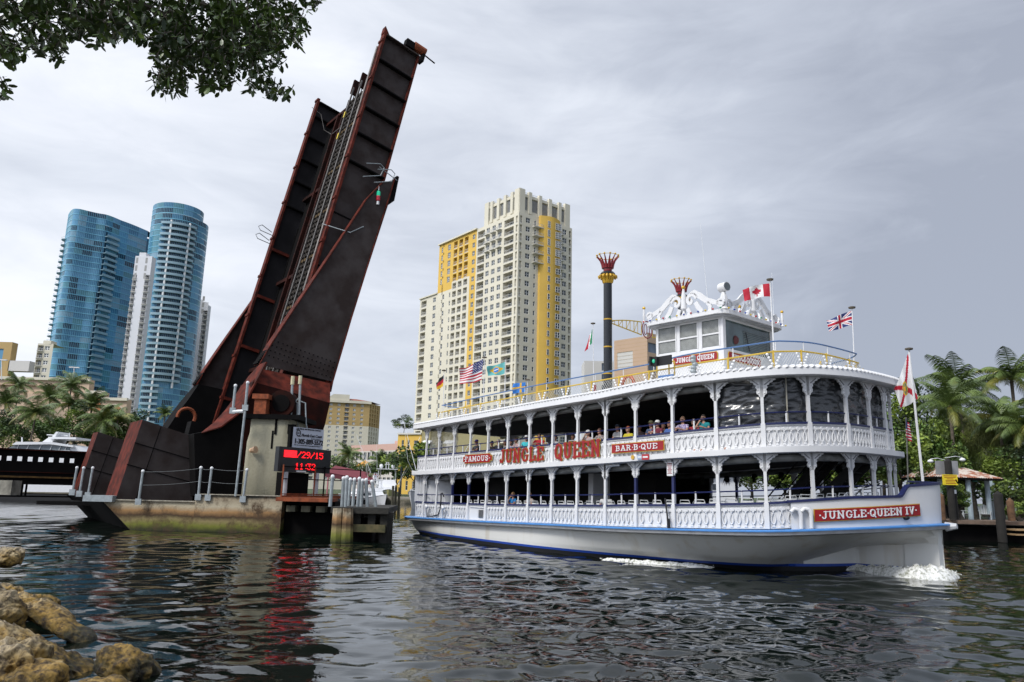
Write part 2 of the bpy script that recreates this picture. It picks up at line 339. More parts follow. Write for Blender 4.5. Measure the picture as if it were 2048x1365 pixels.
# ---- cream and yellow apartment tower behind the boat
m_cream = mat('cream_stucco', (.68, .635, .51), .85, var=.04, vscale=.15)
m_yel = mat('yellow_stucco', (.70, .45, .09), .85, var=.05, vscale=.15)
m_tan = mat('tan_stucco', (.47, .33, .14), .85, var=.05, vscale=.15)
m_louv = mat('grey_louvre', (.34, .34, .33), .7, var=.06)
def tower_cream():
    Zc = 230.; C = at_y(1038, 423, Zc); H0 = C[2]; P = V(C[0], C[1], 0)
    root = thing('apartment_tower', 'tall cream apartment tower with yellow bowed bay and stepped yellow wing behind the riverboat', 'apartment tower', (P[0], P[1], 1))
    r = V(.777, .629, 0); l = V(-.618, .786, 0); fh = 3.05; nf = 28; z0 = H0-.9-nf*fh
    Wr = 23.7; Wm = 22.8; Ww = 47.; We = 59.
    fr = Facade(P, r, root); Lp = P+l*We; fl = Facade(Lp, -l, root)     # u on the left facade runs from its far end
    U = lambda w: We-w
    win = win_proto(1.9, 1.75); winS = win_proto(.75, 1.55, 1, 2); winB = win_proto(2.4, 2.3, 4, 3); winC = win_proto(1.9, 1.9)
    B1 = balc_proto(5.0, 2.6, 1.8); B2 = balc_proto(4.0, 2.6, 1.8); B3 = balc_proto(2.3, 2.3, 1.6, bars=4); B4 = balc_proto(3.6, 2.6, 1.8); BS = balc_proto(.95, 2.6, 1.5, door=False, bars=2)
    BO = balc_proto(4.2, 2.6, .25, 1.5); BOs = balc_proto(2.2, 2.4, .25, 1.1, awn=False); BOn = balc_proto(1.5, 2.4, .25, 1.0, bars=4)
    bw = Bits('window', root); bb = Bits('balcony', root)
    w = MB()
    # right facade
    cols = {}
    def op(dct, a, b, c, d, dp): dct.setdefault((round(a, 3), round(b, 3)), []).append((c, d, dp))
    for k in range(nf):
        z = z0+k*fh
        op(cols, .5, 1.45, z+.15, z+2.75, 1.5); bb.add(BS, fr.p(.5, z+.15), fr.rz, .5)
        op(cols, 3.0, 4.9, z+.95, z+2.7, .22); bw.add(win, fr.p(3.0, z+.95), fr.rz)
        if k >= nf-5: bb.add(BO, fr.p(6.0, z), fr.rz); op(cols, 6.7, 7.45, z+.2, z+2.5, .22); bw.add(win_proto_slim, fr.p(6.7, z+.2), fr.rz); 
        else: op(cols, 6.7, 7.45, z+1.0, z+2.55, .22); bw.add(winS, fr.p(6.7, z+1.0), fr.rz)
        op(cols, 19.3, 21.2, z+.95, z+2.7, .22); bw.add(win, fr.p(19.3, z+.95), fr.rz)
        if k >= nf-6 and k < nf-0: bb.add(BOn, fr.p(17.55, z), fr.rz)
        op(cols, 22.3, 23.2, z+.15, z+2.75, 1.5); bb.add(BS, fr.p(22.3, z+.15), fr.rz, .5)
    fr.wall(w, 0, Wr, 0, H0, [(a, b, o) for (a, b), o in cols.items()], mi=0)
    # bowed yellow bay on the right facade
    yb = MB(); us = np.linspace(8.6, 17.4, 13); off = [0.9+1.5*math.sin(math.pi*i/12) for i in range(13)]; top = H0+.6
    yb.add([fr.p(8.6, 0), fr.p(8.6, 0, .9), fr.p(8.6, top, .9), fr.p(8.6, top)], [(0, 1, 2, 3)], 0); yb.add([fr.p(17.4, 0, .9), fr.p(17.4, 0), fr.p(17.4, top), fr.p(17.4, top, .9)], [(0, 1, 2, 3)], 0)
    for i in range(12): yb.quad(fr.p(us[i], 0, off[i]), fr.p(us[i+1], 0, off[i+1]), fr.p(us[i+1], top, off[i+1]), fr.p(us[i], top, off[i]), 0)
    yb.add([fr.p(u, top, o) for u, o in zip(us, off)]+[fr.p(17.4, top), fr.p(8.6, top)], [tuple(range(15))], 0)
    yb.build('bay', [m_yel], root)
    for k in range(nf):
        z = z0+k*fh; pw = winB if k >= nf-5 else winC
        for uu, oo, da in ((11.2, 2.12, .10), (14.6, 2.12, -.10)):
            ww = 2.4 if k >= nf-5 else 1.9
            bw.add(pw, fr.p(uu-ww/2+.6, z+.5, oo+.42), fr.rz+da, 1.2)
    # left facade
    cols = {}; yi = {}
    zc_low = z_over(925, 556, P+l*30); zlow = at_z(843, 600, 0)[0] if False else z_over(843, 600, P+l*We)
    for k in range(nf):
        z = z0+k*fh
        def L(a, b, c, d, dp, pr, bits, v=1.0, y=False):
            op(yi if y else cols, U(b), U(a), c, d, dp); bits.add(pr, fl.p(U(b), c), fl.rz, v)
        L(.6, 1.5, z+.15, z+2.75, 1.5, BS, bb, .5)
        L(2.6, 7.6, z+.15, z+2.75, 1.8, B1, bb)
        for a in (9.1, 12.4, 15.7): L(a, a+1.9, z+.95, z+2.7, .22, win, bw)
        if k >= nf-3 or k == 5:
            for a in (9.0, 12.3, 15.6): bb.add(BOs, fl.p(U(a+2.1), z), fl.rz)
        L(18.5, 22.5, z+.15, z+2.75, 1.8, B2, bb)
        L(24.1, 25.7, z+.85, z+2.6, .22, win_sm, bw)
        if z+fh < zc_low+.5:
            for a in (28.2, 31.6, 35.0): L(a, a+2.3, z+.3, z+2.6, 1.6, B3, bb)
        else:
            for a in (28.2, 31.6, 35.0): L(a, a+2.3, z+.15, z+2.85, 1.2, B3, bb)
        if z+fh < zlow:
            L(38.5, 39.3, z+.9, z+2.6, .22, winS, bw)
            for a in (42.5, 48.0): L(a, a+1.9, z+.95, z+2.7, .22, win, bw)
            L(54.4, 58.0, z+.15, z+2.75, 1.8, B4, bb)
        else:
            for a in (39.3, 43.6): L(a, a+1.9, z+.6, z+2.75, .22, win_tall, bw)
    allc = [(a, b, o) for (a, b), o in cols.items()]
    sub = lambda lo, hi, z0_, z1_: [(a, b, [q for q in o if q[0] >= z0_ and q[1] <= z1_]) for a, b, o in allc if a >= lo-.01 and b <= hi+.01]
    fl.wall(w, U(23.2), U(0), 0, H0, sub(U(23.2), U(0), 0, H0), mi=0)
    zy = zc_low
    yw = MB()
    fl.wall(yw, U(26.8), U(23.2), 0, H0, sub(U(26.8), U(23.2), 0, H0), mi=0)
    fl.wall(w, U(37.8), U(26.8), 0, zy, sub(U(37.8), U(26.8), 0, zy), mi=0); fl.wall(yw, U(37.8), U(26.8), zy, H0, sub(U(37.8), U(26.8), zy, H0), mi=0)
    fl.wall(w, U(47), U(37.8), 0, zlow, sub(U(47), U(37.8), 0, zlow), mi=0); fl.wall(yw, U(47), U(37.8), zlow, H0, sub(U(47), U(37.8), zlow, H0), mi=0)
    fl.wall(w, U(59), U(47), 0, zlow, sub(U(59), U(47), 0, zlow), mi=0)
    # backs, roofs
    a = P+r*Wr; b_ = P+l*Ww+r*Wr; c = P+l*Ww; d = P+l*We; e_ = P+l*We+r*Wr
    up = lambda q, z: V(q[0], q[1], z)
    w.quad(up(P, H0), up(a, H0), up(b_, H0), up(c, H0), 0); w.quad(up(c, zlow), up(b_, zlow), up(e_, zlow), up(d, zlow), 0)
    w.quad(up(a, 0), up(e_, 0), up(e_, H0), up(a, H0), 0); w.quad(up(e_, 0), up(d, 0), up(d, zlow), up(e_, zlow), 0); yw.quad(up(c, zlow), up(b_, zlow), up(b_, H0), up(c, H0), 0)
    w.build('wall', [m_cream], root); yw.build('upper_wing', [m_yel], root)
    # cornices
    co = MB(); co.box((fl.p(U(47)/1, H0+.15, .2)+fl.p(U(23), H0+.15, .2))/2, (12.1, .5, .25), (fl.ux, fl.n, V(0, 0, 1)), 0); co.box((fl.p(0, zlow+.15, .1)+fl.p(U(47), zlow+.15, .1))/2, (6.1, .4, .2), (fl.ux, fl.n, V(0, 0, 1)), 0)
    co.build('cornice', [m_cream], root)
    # louvred crown with piers
    cb = MB(); ht = z_over(1038, 375, P)-H0; i0 = P+(r+l)*.5
    for (f0, wd, npan) in ((Facade(i0, r, root), Wr-1.6, 5), (Facade(i0+l*18.5, -l, root), 18.5, 5)):
        z1 = H0+ht*.84
        f0.wall(cb, 0, wd, H0, z1, [(wd*(i+.5)/npan-1.35, wd*(i+.5)/npan+1.35, [(H0+1.4, z1-1.0, .5)]) for i in range(npan)], mi=0)
        for i in range(npan): 
            u = wd*(i+.5)/npan; cb.quad(f0.p(u-1.35, H0+1.4, -.42), f0.p(u+1.35, H0+1.4, -.42), f0.p(u+1.35, z1-1.0, -.42), f0.p(u-1.35, z1-1.0, -.42), 1)
            for j in range(9): cb.box(f0.p(u, H0+1.7+j*(z1-H0-2.7)/9, -.33), (1.33, .05, .06), (f0.ux, f0.n, V(0, 0, 1)), 1)
        for i in range(npan+1):
            e2 = 1.15 if (i in (0, npan)) else .65; hh = ht-(0 if (i == 0) ^ (f0.ux[0] < .7) or False else .3)
            cb.box(f0.p(min(max(wd*i/npan, e2-.2), wd-e2+.2), H0+ht/2+.02, -.15), (e2, .55, ht/2-(.0 if i in (0, npan) else .35)), (f0.ux, f0.n, V(0, 0, 1)), 0)
            if i < npan: 
                u0, u1 = wd*i/npan, wd*(i+1)/npan; cb.bar(f0.p(u0+.6, H0+ht-.8), f0.p(u1-.6, z1+.3), .06, .06, mi=2); cb.bar(f0.p(u0+.6, z1+.3), f0.p(u1-.6, H0+ht-.8), .06, .06, mi=2)
    q1 = i0+r*(Wr-1.6); q2 = q1+l*18.5; q3 = i0+l*18.5
    cb.quad(up(q1, H0), up(q2, H0), up(q2, H0+ht*.8), up(q1, H0+ht*.8), 0); cb.quad(up(q2, H0), up(q3, H0), up(q3, H0+ht*.8), up(q2, H0+ht*.8), 0); cb.quad(up(i0, H0+ht*.7), up(q1, H0+ht*.7), up(q2, H0+ht*.7), up(q3, H0+ht*.7), 0)
    cb.build('crown', [m_cream, m_louv, m_frame], root)
    bw.flush(); bb.flush()
win_proto_slim = win_proto(.75, 2.3, 1, 2); win_sm = win_proto(1.6, 1.75); win_tall = win_proto(1.9, 2.1, 3, 3)
tower_cream()
# ---- yellow podium house left of it, with a roof shrub
def podium():
    P = at_y(792, 950, 205.); root = thing('townhouse_block', 'low yellow and olive block with white awnings at the foot of the cream tower', 'building', (P[0], P[1], 1))
    zt = z_over(793, 868, P); f = Facade(P, V(.93, -.37, 0), root); w = MB(); bw = Bits('window', root); bb = Bits('balcony', root)
    cols = {}
    for k in range(4):
        z = zt-1.2-(k+1)*3.6
        if z < .5: break
        for a, b_ in ((1.2, 1.9), (3.0, 3.7)): cols.setdefault((a, b_), []).append((z+.6, z+3.1, .25)); bw.add(win_y1, f.p(a, z+.6), f.rz)
        cols.setdefault((5.0, 6.2), []).append((z+.8, z+3.0, .25)); bw.add(win_y2, f.p(5.0, z+.8), f.rz)
        cols.setdefault((8.1, 10.3), []).append((z+.2, z+2.9, .25)); bb.add(bal_y, f.p(8.1, z+.2), f.rz); bw.add(win_y3, f.p(8.3, z+.35), f.rz)
        cols.setdefault((12.2, 13.6), []).append((z+.4, z+2.9, .25)); bw.add(win_y4, f.p(12.2, z+.4), f.rz)
        cols.setdefault((14.6, 16.8), []).append((z+.2, z+2.9, .25)); bb.add(bal_y, f.p(14.6, z+.2), f.rz)
    f.wall(w, 0, 7.2, 0, zt, [(a, b_, o) for (a, b_), o in cols.items() if b_ < 7.2], mi=0)
    f.wall(w, 7.2, 30, 0, zt+1.2, [(a, b_, o) for (a, b_), o in cols.items() if a > 7.2], mi=1)
    for u0, u1, z in ((0, 7.2, zt), (7.2, 30, zt+1.2)): w.box((f.p(u0, z)+f.p(u1, z))/2+f.n*.15, ((u1-u0)/2, .3, .22), (f.ux, f.n, V(0, 0, 1)), 2)
    w.quad(f.p(0, 0, -20), f.p(0, 0), f.p(0, zt), f.p(0, zt, -20), 0); w.quad(f.p(0, zt), f.p(30, zt), f.p(30, zt, -20), f.p(0, zt, -20), 1); w.quad(f.p(7.2, zt, -20), f.p(7.2, zt), f.p(7.2, zt+1.2), f.p(7.2, zt+1.2, -20), 1)
    w.build('wall', [m_yel, mat('olive_stucco', (.33, .29, .15), .85, var=.05), m_slab], root); bw.flush(); bb.flush(); return f, zt
win_y1 = win_proto(.7, 2.5, 1, 2); win_y2 = win_proto(1.2, 2.2, 1, 3); win_y3 = win_proto(1.8, 2.3, 2, 1); win_y4 = win_proto(1.4, 2.5, 2, 3); bal_y = balc_proto(2.2, 2.7, .25, 1.0, door=False, awn=True)
POD, POD_Z = podium()
# ---- distant tan and cream hotel block
def tower_tan():
    Y = 520.; P = at_y(640, 900, Y); root = thing('hotel_tower', 'distant cream tower with mustard upper floors, just right of the drawbridge foot', 'apartment tower', (P[0], P[1], 1))
    q = at_y(733, 900, Y+8); f = Facade(P-V(20, -1, 0), unit(q-P+V(0, 0, -(q-P)[2])), root); Wd = np.linalg.norm((q-P)[:2])+20
    zt = z_over(700, 803, (P+q)/2); zb = z_over(690, 850, (P+q)/2); fh = 3.2; nf = int((zt-6)/fh); w = MB(); bw = Bits('window', root); bb = Bits('balcony', root, 60); cols = {}
    z00 = zt-.6-nf*fh
    for k in range(nf):
        z = z00+k*fh
        for i in range(int(Wd/5.4)):
            u = 1.6+i*5.4
            if i % 4 == 2: cols.setdefault((u, u+3.2), []).append((z+.2, z+2.8, 1.2)); bb.add(bal_t, f.p(u, z+.2), f.rz)
            else:
                cols.setdefault((u+.4, u+2.3), []).append((z+.8, z+2.5, .3)); bw.add(win_t, f.p(u+.4, z+.8), f.rz)
    cl = [(a, b_, o) for (a, b_), o in cols.items()]
    f.wall(w, 0, Wd, 0, zb, [(a, b_, [x for x in o if x[1] < zb]) for a, b_, o in cl], mi=0); f.wall(w, 0, Wd, zb, zt, [(a, b_, [x for x in o if x[0] >= zb]) for a, b_, o in cl], mi=1)
    g = Facade(f.p(Wd, 0), V(.25, .97, 0), root); cols = [(4*i+.8, 4*i+2.6, [(z00+k*fh+.3, z00+k*fh+2.8, .8) for k in range(nf)]) for i in range(4)]
    g.wall(w, 0, 18, 0, zb, [(a, b_, [x for x in o if x[1] < zb]) for a, b_, o in cols], mi=0); g.wall(w, 0, 18, zb, zt, [(a, b_, [x for x in o if x[0] >= zb]) for a, b_, o in cols], mi=1)
    w.quad(f.p(0, zt), f.p(Wd, zt), g.p(18, zt), f.p(0, zt, -18), 2); w.build('wall', [m_cream, m_tan, m_slab], root)
    rf = MB(); A_, B_, C_, D_ = f.p(-1, zt, 1), f.p(Wd+1, zt, 1), g.p(19, zt, 0), f.p(-1, zt, -18); rf.box((A_+B_)/2+V(0, 0, .2), (Wd/2+1, .4, .9), (f.ux, f.n, V(0, 0, 1)), 1)
    m1, m2 = f.p(10, zt+4, -9), f.p(Wd-9, zt+3.4, -9)
    rf.add([A_+V(0, 0, 1), B_+V(0, 0, 1), C_+V(0, 0, 1), D_+V(0, 0, 1), m1, m2], [(0, 1, 5, 4), (1, 2, 5), (2, 3, 4, 5), (3, 0, 4)], 0)
    um = Wd*.62; rf.prism([f.p(um-9, zt, .8), f.p(um-9, zt+3, .8), f.p(um-6, zt+5.2, .8), f.p(um+5, zt+5.2, .8), f.p(um+5, zt, .8)], -f.n*12, 1)
    rf.build('roof', [mat('red_tile', (.28, .09, .05), .8, var=.1), m_cream], root); bw.flush(); bb.flush()
win_t = win_proto(1.9, 1.7, 2, 2, .22, .3); bal_t = balc_proto(3.2, 2.6, 1.2, bars=5)
tower_tan()
# ---- pink office block
m_pink = mat('pink_stucco', (.56, .36, .30), .85, var=.04); m_pale = mat('pale_stucco', (.58, .54, .49), .85, var=.04); m_teal = mat('teal_glass', (.06, .20, .22), .12, var=.3, vscale=.2)
def pink_block():
    Y = 330.; P = at_y(698, 960, Y); Q_ = at_y(800, 960, Y-25); root = thing('office_block', 'low pink office block with bands of teal windows above the marina', 'office building', (P[0], P[1], 1))
    ux = Q_-P; ux[2] = 0; Wd = np.linalg.norm(ux); f = Facade(P, unit(ux), root); zt = z_over(745, 893, (P+Q_)/2); w = MB(); bw = Bits('window', root); cols = {}
    n = int((Wd-1)/2.9)
    for k in range(5):
        z = zt-4.0-k*5.2
        if z < 1: break
        for i in range(n): cols.setdefault((1+i*2.9, 3.1+i*2.9), []).append((z-1.6, z+1.6, .4)); bw.add(win_o, f.p(1+i*2.9, z-1.6), f.rz)
    f.wall(w, 0, Wd, 0, zt-1.9, [(a, b_, o) for (a, b_), o in cols.items()], mi=0); f.wall(w, 0, Wd, zt-1.9, zt+.8, [], mi=1)
    w.quad(f.p(-9, 0, -20), f.p(0, 0), f.p(0, zt+.8), f.p(-9, zt+.8, -20), 1); w.quad(f.p(0, zt+.8), f.p(Wd, zt+.8), f.p(Wd, zt+.8, -30), f.p(-9, zt+.8, -20), 1); w.build('wall', [m_pale, m_pink], root)
    u = MB(); g = Facade(f.p(Wd*.35, 0, -14), f.ux, root); zu = z_over(745, 880, g.p(5, 0)); g.wall(u, 0, 26, zt, zu, [(1, 8.5, [(zt+1.5, zu-1.5, .6)]), (15, 23, [(zt+1.5, zu-1.5, .6)])], mi=0)
    u.quad(g.p(0, zu), g.p(26, zu), g.p(26, zu, -12), g.p(0, zu, -12), 0); u.quad(g.p(0, zt, -12), g.p(0, zt), g.p(0, zu), g.p(0, zu, -12), 0)
    for a in (1, 15): u.quad(g.p(a, zt+1.5, -.5), g.p(a+8, zt+1.5, -.5), g.p(a+8, zu-1.5, -.5), g.p(a, zu-1.5, -.5), 1)
    u.build('penthouse', [m_pink, m_louv], root); bw.flush()
BMo = None
def _wo():
    b = MB(); b.quad((0, .35, 0), (2.1, .35, 0), (2.1, .35, 3.2), (0, .35, 3.2), 1); b.box((1.05, .3, 1.6), (.05, .04, 1.6), mi=0); return b
win_o = _wo(); pink_block()
# ---- beige and grey blocks behind the boat's stacks
m_beige = mat('beige_panel', (.52, .37, .26), .85, var=.04, vscale=.1); m_lgrey = mat('pale_grey_panel', (.58, .57, .54), .85, var=.03, vscale=.1); m_bglass = mat('blue_grey_glass', (.16, .20, .26), .2, var=.25, vscale=.15)
def back_blocks():
    P = at_y(1229, 900, 320.); root = thing('beige_office_tower', 'beige panel office tower with a pale blank square, behind the forward smokestack', 'office building', (P[0], P[1], 1))
    Q_ = at_y(1297, 900, 308.); ux = Q_-P; ux[2] = 0; Wd = np.linalg.norm(ux); f = Facade(P, unit(ux), root); zt = z_over(1230, 682, P); w = MB()
    f.wall(w, 0, Wd, 0, zt, [(1.6, Wd*.57, [(zt-13, zt-5.5, .15)])]+[(Wd*.57+.6, Wd*.57+.7, [])], mi=0); w.quad(f.p(1.6, zt-13, -.14), f.p(Wd*.57, zt-13, -.14), f.p(Wd*.57, zt-5.5, -.14), f.p(1.6, zt-5.5, -.14), 1)
    for i in range(5): w.box(f.p(2.5+i*1.6, zt-18.5, .05), (.3, .1, 2.0), (f.ux, f.n, V(0, 0, 1)), 1)
    for i in range(14): w.box((f.p(0, zt-1.6*i-.8, .0)+f.p(Wd, zt-1.6*i-.8, .0))/2, (Wd/2, .02, .03), (f.ux, f.n, V(0, 0, 1)), 3)
    g = Facade(f.p(Wd, 0), V(.75, .66, 0), root); g.wall(w, 0, 24, 0, zt+1.5, [(0.6, 22, [(zt-6.8, zt-2.6, .6), (zt-15, zt-10.5, .6)])], mi=0)
    for zz in (zt-6.8, zt-15): w.quad(g.p(.6, zz, -.5), g.p(22, zz, -.5), g.p(22, zz+4.2, -.5), g.p(.6, zz+4.2, -.5), 2)
    w.quad(f.p(0, zt), f.p(Wd, zt), g.p(24, zt), f.p(0, zt, -24), 0); w.build('wall', [m_beige, m_lgrey, m_bglass, m_tan], root)
    P = at_y(1168, 900, 350.); root = thing('pale_office_block', 'pale grey blank-walled office block with a strip of blue windows, left of the beige tower', 'office building', (P[0], P[1], 1))
    Q_ = at_y(1228, 900, 350.); f = Facade(P, V(1, 0, 0), root); Wd = (Q_-P)[0]; zt = z_over(1185, 722, P); w = MB()
    f.wall(w, 0, Wd, 0, zt, [(8.2, 10.2, [(zt-4.5-5.2*i, zt-1-5.2*i, .4) for i in range(8)])], mi=0)
    for i in range(8): w.quad(f.p(8.2, zt-4.5-5.2*i, -.3), f.p(10.2, zt-4.5-5.2*i, -.3), f.p(10.2, zt-1-5.2*i, -.3), f.p(8.2, zt-1-5.2*i, -.3), 1)
    w.quad(f.p(0, zt), f.p(Wd, zt), f.p(Wd, zt, -14), f.p(0, zt, -14), 0); w.quad(f.p(0, 0, -14), f.p(0, 0), f.p(0, zt), f.p(0, zt, -14), 0); w.build('wall', [m_lgrey, m_bglass], root)
back_blocks()
# ---- blue glass towers
def glass(n, c): return mat(n, c, .12, var=.12, vscale=.06, spec=.45)
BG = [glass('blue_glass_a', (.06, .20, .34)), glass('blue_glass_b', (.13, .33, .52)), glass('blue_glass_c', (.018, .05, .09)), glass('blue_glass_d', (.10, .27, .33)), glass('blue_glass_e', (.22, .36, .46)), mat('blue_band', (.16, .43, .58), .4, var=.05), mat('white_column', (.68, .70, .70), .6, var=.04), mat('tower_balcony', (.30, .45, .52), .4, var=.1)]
def glass_wall(mb, pts, z0, z1, fh, rnd, rep=5, dark=None):
    """curtain wall along plan points; panel tint runs over groups of panes"""
    nf = int(round((z1-z0)/fh)); tint = {}
    seg = [np.linalg.norm(V(a)-V(b)) for a, b in zip(pts, pts[1:])]
    for k in range(nf):
        za = z0+k*fh; zb = za+fh
        for i, (a, b) in enumerate(zip(pts, pts[1:])):
            key = (k, (i+k*0) // rep)
            if key not in tint:
                tint[key] = tint.get((k-1, i // rep)) if rnd.random() < .18 and (k-1, i // rep) in tint else rnd.choice([0, 0, 0, 1, 1, 1, 2, 2, 3, 3, 4])
            mi = tint[key]
            if dark and dark(i, k): mi = 2
            n_ = unit(V((b[1]-a[1]), -(b[0]-a[0]), 0))*.12
            mb.quad((a[0], a[1], za+.45), (b[0], b[1], za+.45), (b[0], b[1], zb), (a[0], a[1], zb), mi)
            mb.quad((a[0]+n_[0], a[1]+n_[1], za), (b[0]+n_[0], b[1]+n_[1], za), (b[0]+n_[0], b[1]+n_[1], za+.45), (a[0]+n_[0], a[1]+n_[1], za+.45), 5)
            mb.quad((a[0], a[1], za+.45), (a[0]+n_[0], a[1]+n_[1], za+.45), (b[0]+n_[0], b[1]+n_[1], za+.45), (b[0], b[1], za+.45), 5)
            mb.box(((a[0]), (a[1]), (za+.45+zb)/2), (.05, .05, (zb-za-.45)/2), mi=5)
def blue_towers():
    rnd = random.Random(3)
    # wavy slab
    pl = [(137, 380), (140, 375), (146, 371.5), (158, 371.5), (175, 374), (195, 377), (213, 379), (228, 382.5), (243, 387), (262, 392), (282, 398), (303, 405)]
    P = []
    for i in range(len(pl)-1):
        for k in range(5):
            t = k/5; p0 = pl[max(i-1, 0)]; p1 = pl[i]; p2 = pl[i+1]; p3 = pl[min(i+2, len(pl)-1)]
            x, y = [.5*(2*b_+(c-a)*t+(2*a-5*b_+4*c-d)*t*t+(3*b_-a-3*c+d)*t**3) for a, b_, c, d in zip(p0, p1, p2, p3)]
            q = at_y(x, 430, y); P.append((q[0], q[1]))
    zt = z_over(175, 422, P[20]); fh = 3.05; nf = 45; z0 = zt-nf*fh
    root = thing('blue_glass_tower', 'wavy blue glass tower, the left and wider of the pair beyond the palms', 'glass tower', (P[20][0], P[20][1], 1)); w = MB(); glass_wall(w, P, z0, zt, fh, rnd)
    w.quad((P[0][0]+30, P[0][1]+45, z0), (*P[0], z0), (*P[0], zt), (P[0][0]+30, P[0][1]+45, zt), 0); w.add([(a, b_, zt) for a, b_ in P]+[(P[-1][0], P[-1][1]+30, zt), (P[0][0]+30, P[0][1]+40, zt)], [tuple(range(len(P)+2))], 2)
    w.build('curtain_wall', BG, root)
    pr = MB(); pr.lathe((0, 0, 0), [(3.4, 0), (3.6, .3), (3.6, .35)], 14, 7); pr.path([(3.45*math.cos(a), 3.45*math.sin(a), 1.3) for a in np.linspace(0, 6.28, 15)], .06, 4, 7); pm = pr.mesh('balcony', BG)
    pr2 = MB(); pr2.box((0, 0, .15), (4.2, .9, .15), mi=7); pr2.box((0, -.85, .8), (4.2, .04, .45), mi=7); pr2.box((0, .7, 1.6), (4.0, .02, 1.2), mi=2); pm2 = pr2.mesh('balcony', BG)
    for k in range(2, nf-4): inst('balcony', pm, root, (P[3][0]+.6, P[3][1]+2, z0+k*fh))
    for k in range(6, nf-3):
        j = 37; a, b_ = P[j], P[j+1]; inst('balcony', pm2, root, (a[0], a[1]-1.0, z0+k*fh), math.atan2(b_[1]-a[1], b_[0]-a[0]))
    # round tower
    c = at_y(357, 430, 385.); rr = 12.6; cx, cy = c[0], c[1]; zt = z_over(357, 408, (cx, cy-rr)); nf = 46; z0 = zt-nf*fh; root = thing('blue_glass_tower', 'round blue glass tower with white columns and stacked balconies, right of the wavy one', 'glass tower', (cx, cy, 1))
    hi = [(cx+rr*math.cos(a), cy+rr*math.sin(a)) for a in np.radians(np.linspace(165, 380, 56))]
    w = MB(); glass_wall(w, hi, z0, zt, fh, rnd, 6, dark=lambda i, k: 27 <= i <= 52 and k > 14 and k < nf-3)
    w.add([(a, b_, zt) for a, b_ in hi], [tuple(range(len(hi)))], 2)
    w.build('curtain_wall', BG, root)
    sb = MB(); dd = [(cx+(rr+1.6)*math.cos(a), cy+4+(rr)*math.sin(a)) for a in np.radians(np.linspace(150, 390, 50))]; glass_wall(sb, dd, z0, zt-7, fh, rnd, 7); sb.add([(a, b_, zt-7) for a, b_ in dd], [tuple(range(len(dd)))], 2); sb.build('rear_drum', BG, root)
    cm = MB()
    for an in (283, 322): cm.box((cx+(rr+1.0)*math.cos(R(an)), cy+(rr+1.0)*math.sin(R(an)), (z0+zt-10)/2 if an < 300 else (z0+14*fh+zt-10)/2), (.42, .42, (zt-10-z0)/2 if an < 300 else (zt-10-z0-14*fh)/2), mi=6)
    cm.build('column', BG, root)
    for k in range(1, nf-3):
        a0, a1 = (262, 338) if k > 14 else (262, 296)
        A = np.radians(np.linspace(a0, a1, 13)); b = MB(); n = len(A)
        for r0, r1, za, zb in ((rr-.1, rr+1.5, 0, .28), (rr+1.42, rr+1.5, .28, 1.25)):
            v = []
            for a in A: v += [(math.cos(a)*r0, math.sin(a)*r0, za), (math.cos(a)*r1, math.sin(a)*r1, za), (math.cos(a)*r1, math.sin(a)*r1, zb), (math.cos(a)*r0, math.sin(a)*r0, zb)]
            f_ = []
            for i in range(n-1):
                for q in range(4): f_.append((i*4+q, i*4+(q+1) % 4, i*4+4+(q+1) % 4, i*4+4+q))
            f_ += [(0, 1, 2, 3), ((n-1)*4+3, (n-1)*4+2, (n-1)*4+1, (n-1)*4)]; b.add(v, f_, 7)
        key = (a0, a1)
        if key not in _bm: _bm[key] = b.mesh('balcony', BG)
        inst('balcony', _bm[key], root, (cx, cy, z0+k*fh))
_bm = {}
blue_towers()
m_white_b = mat('white_stucco', (.70, .71, .74), .8, var=.03, vscale=.1)
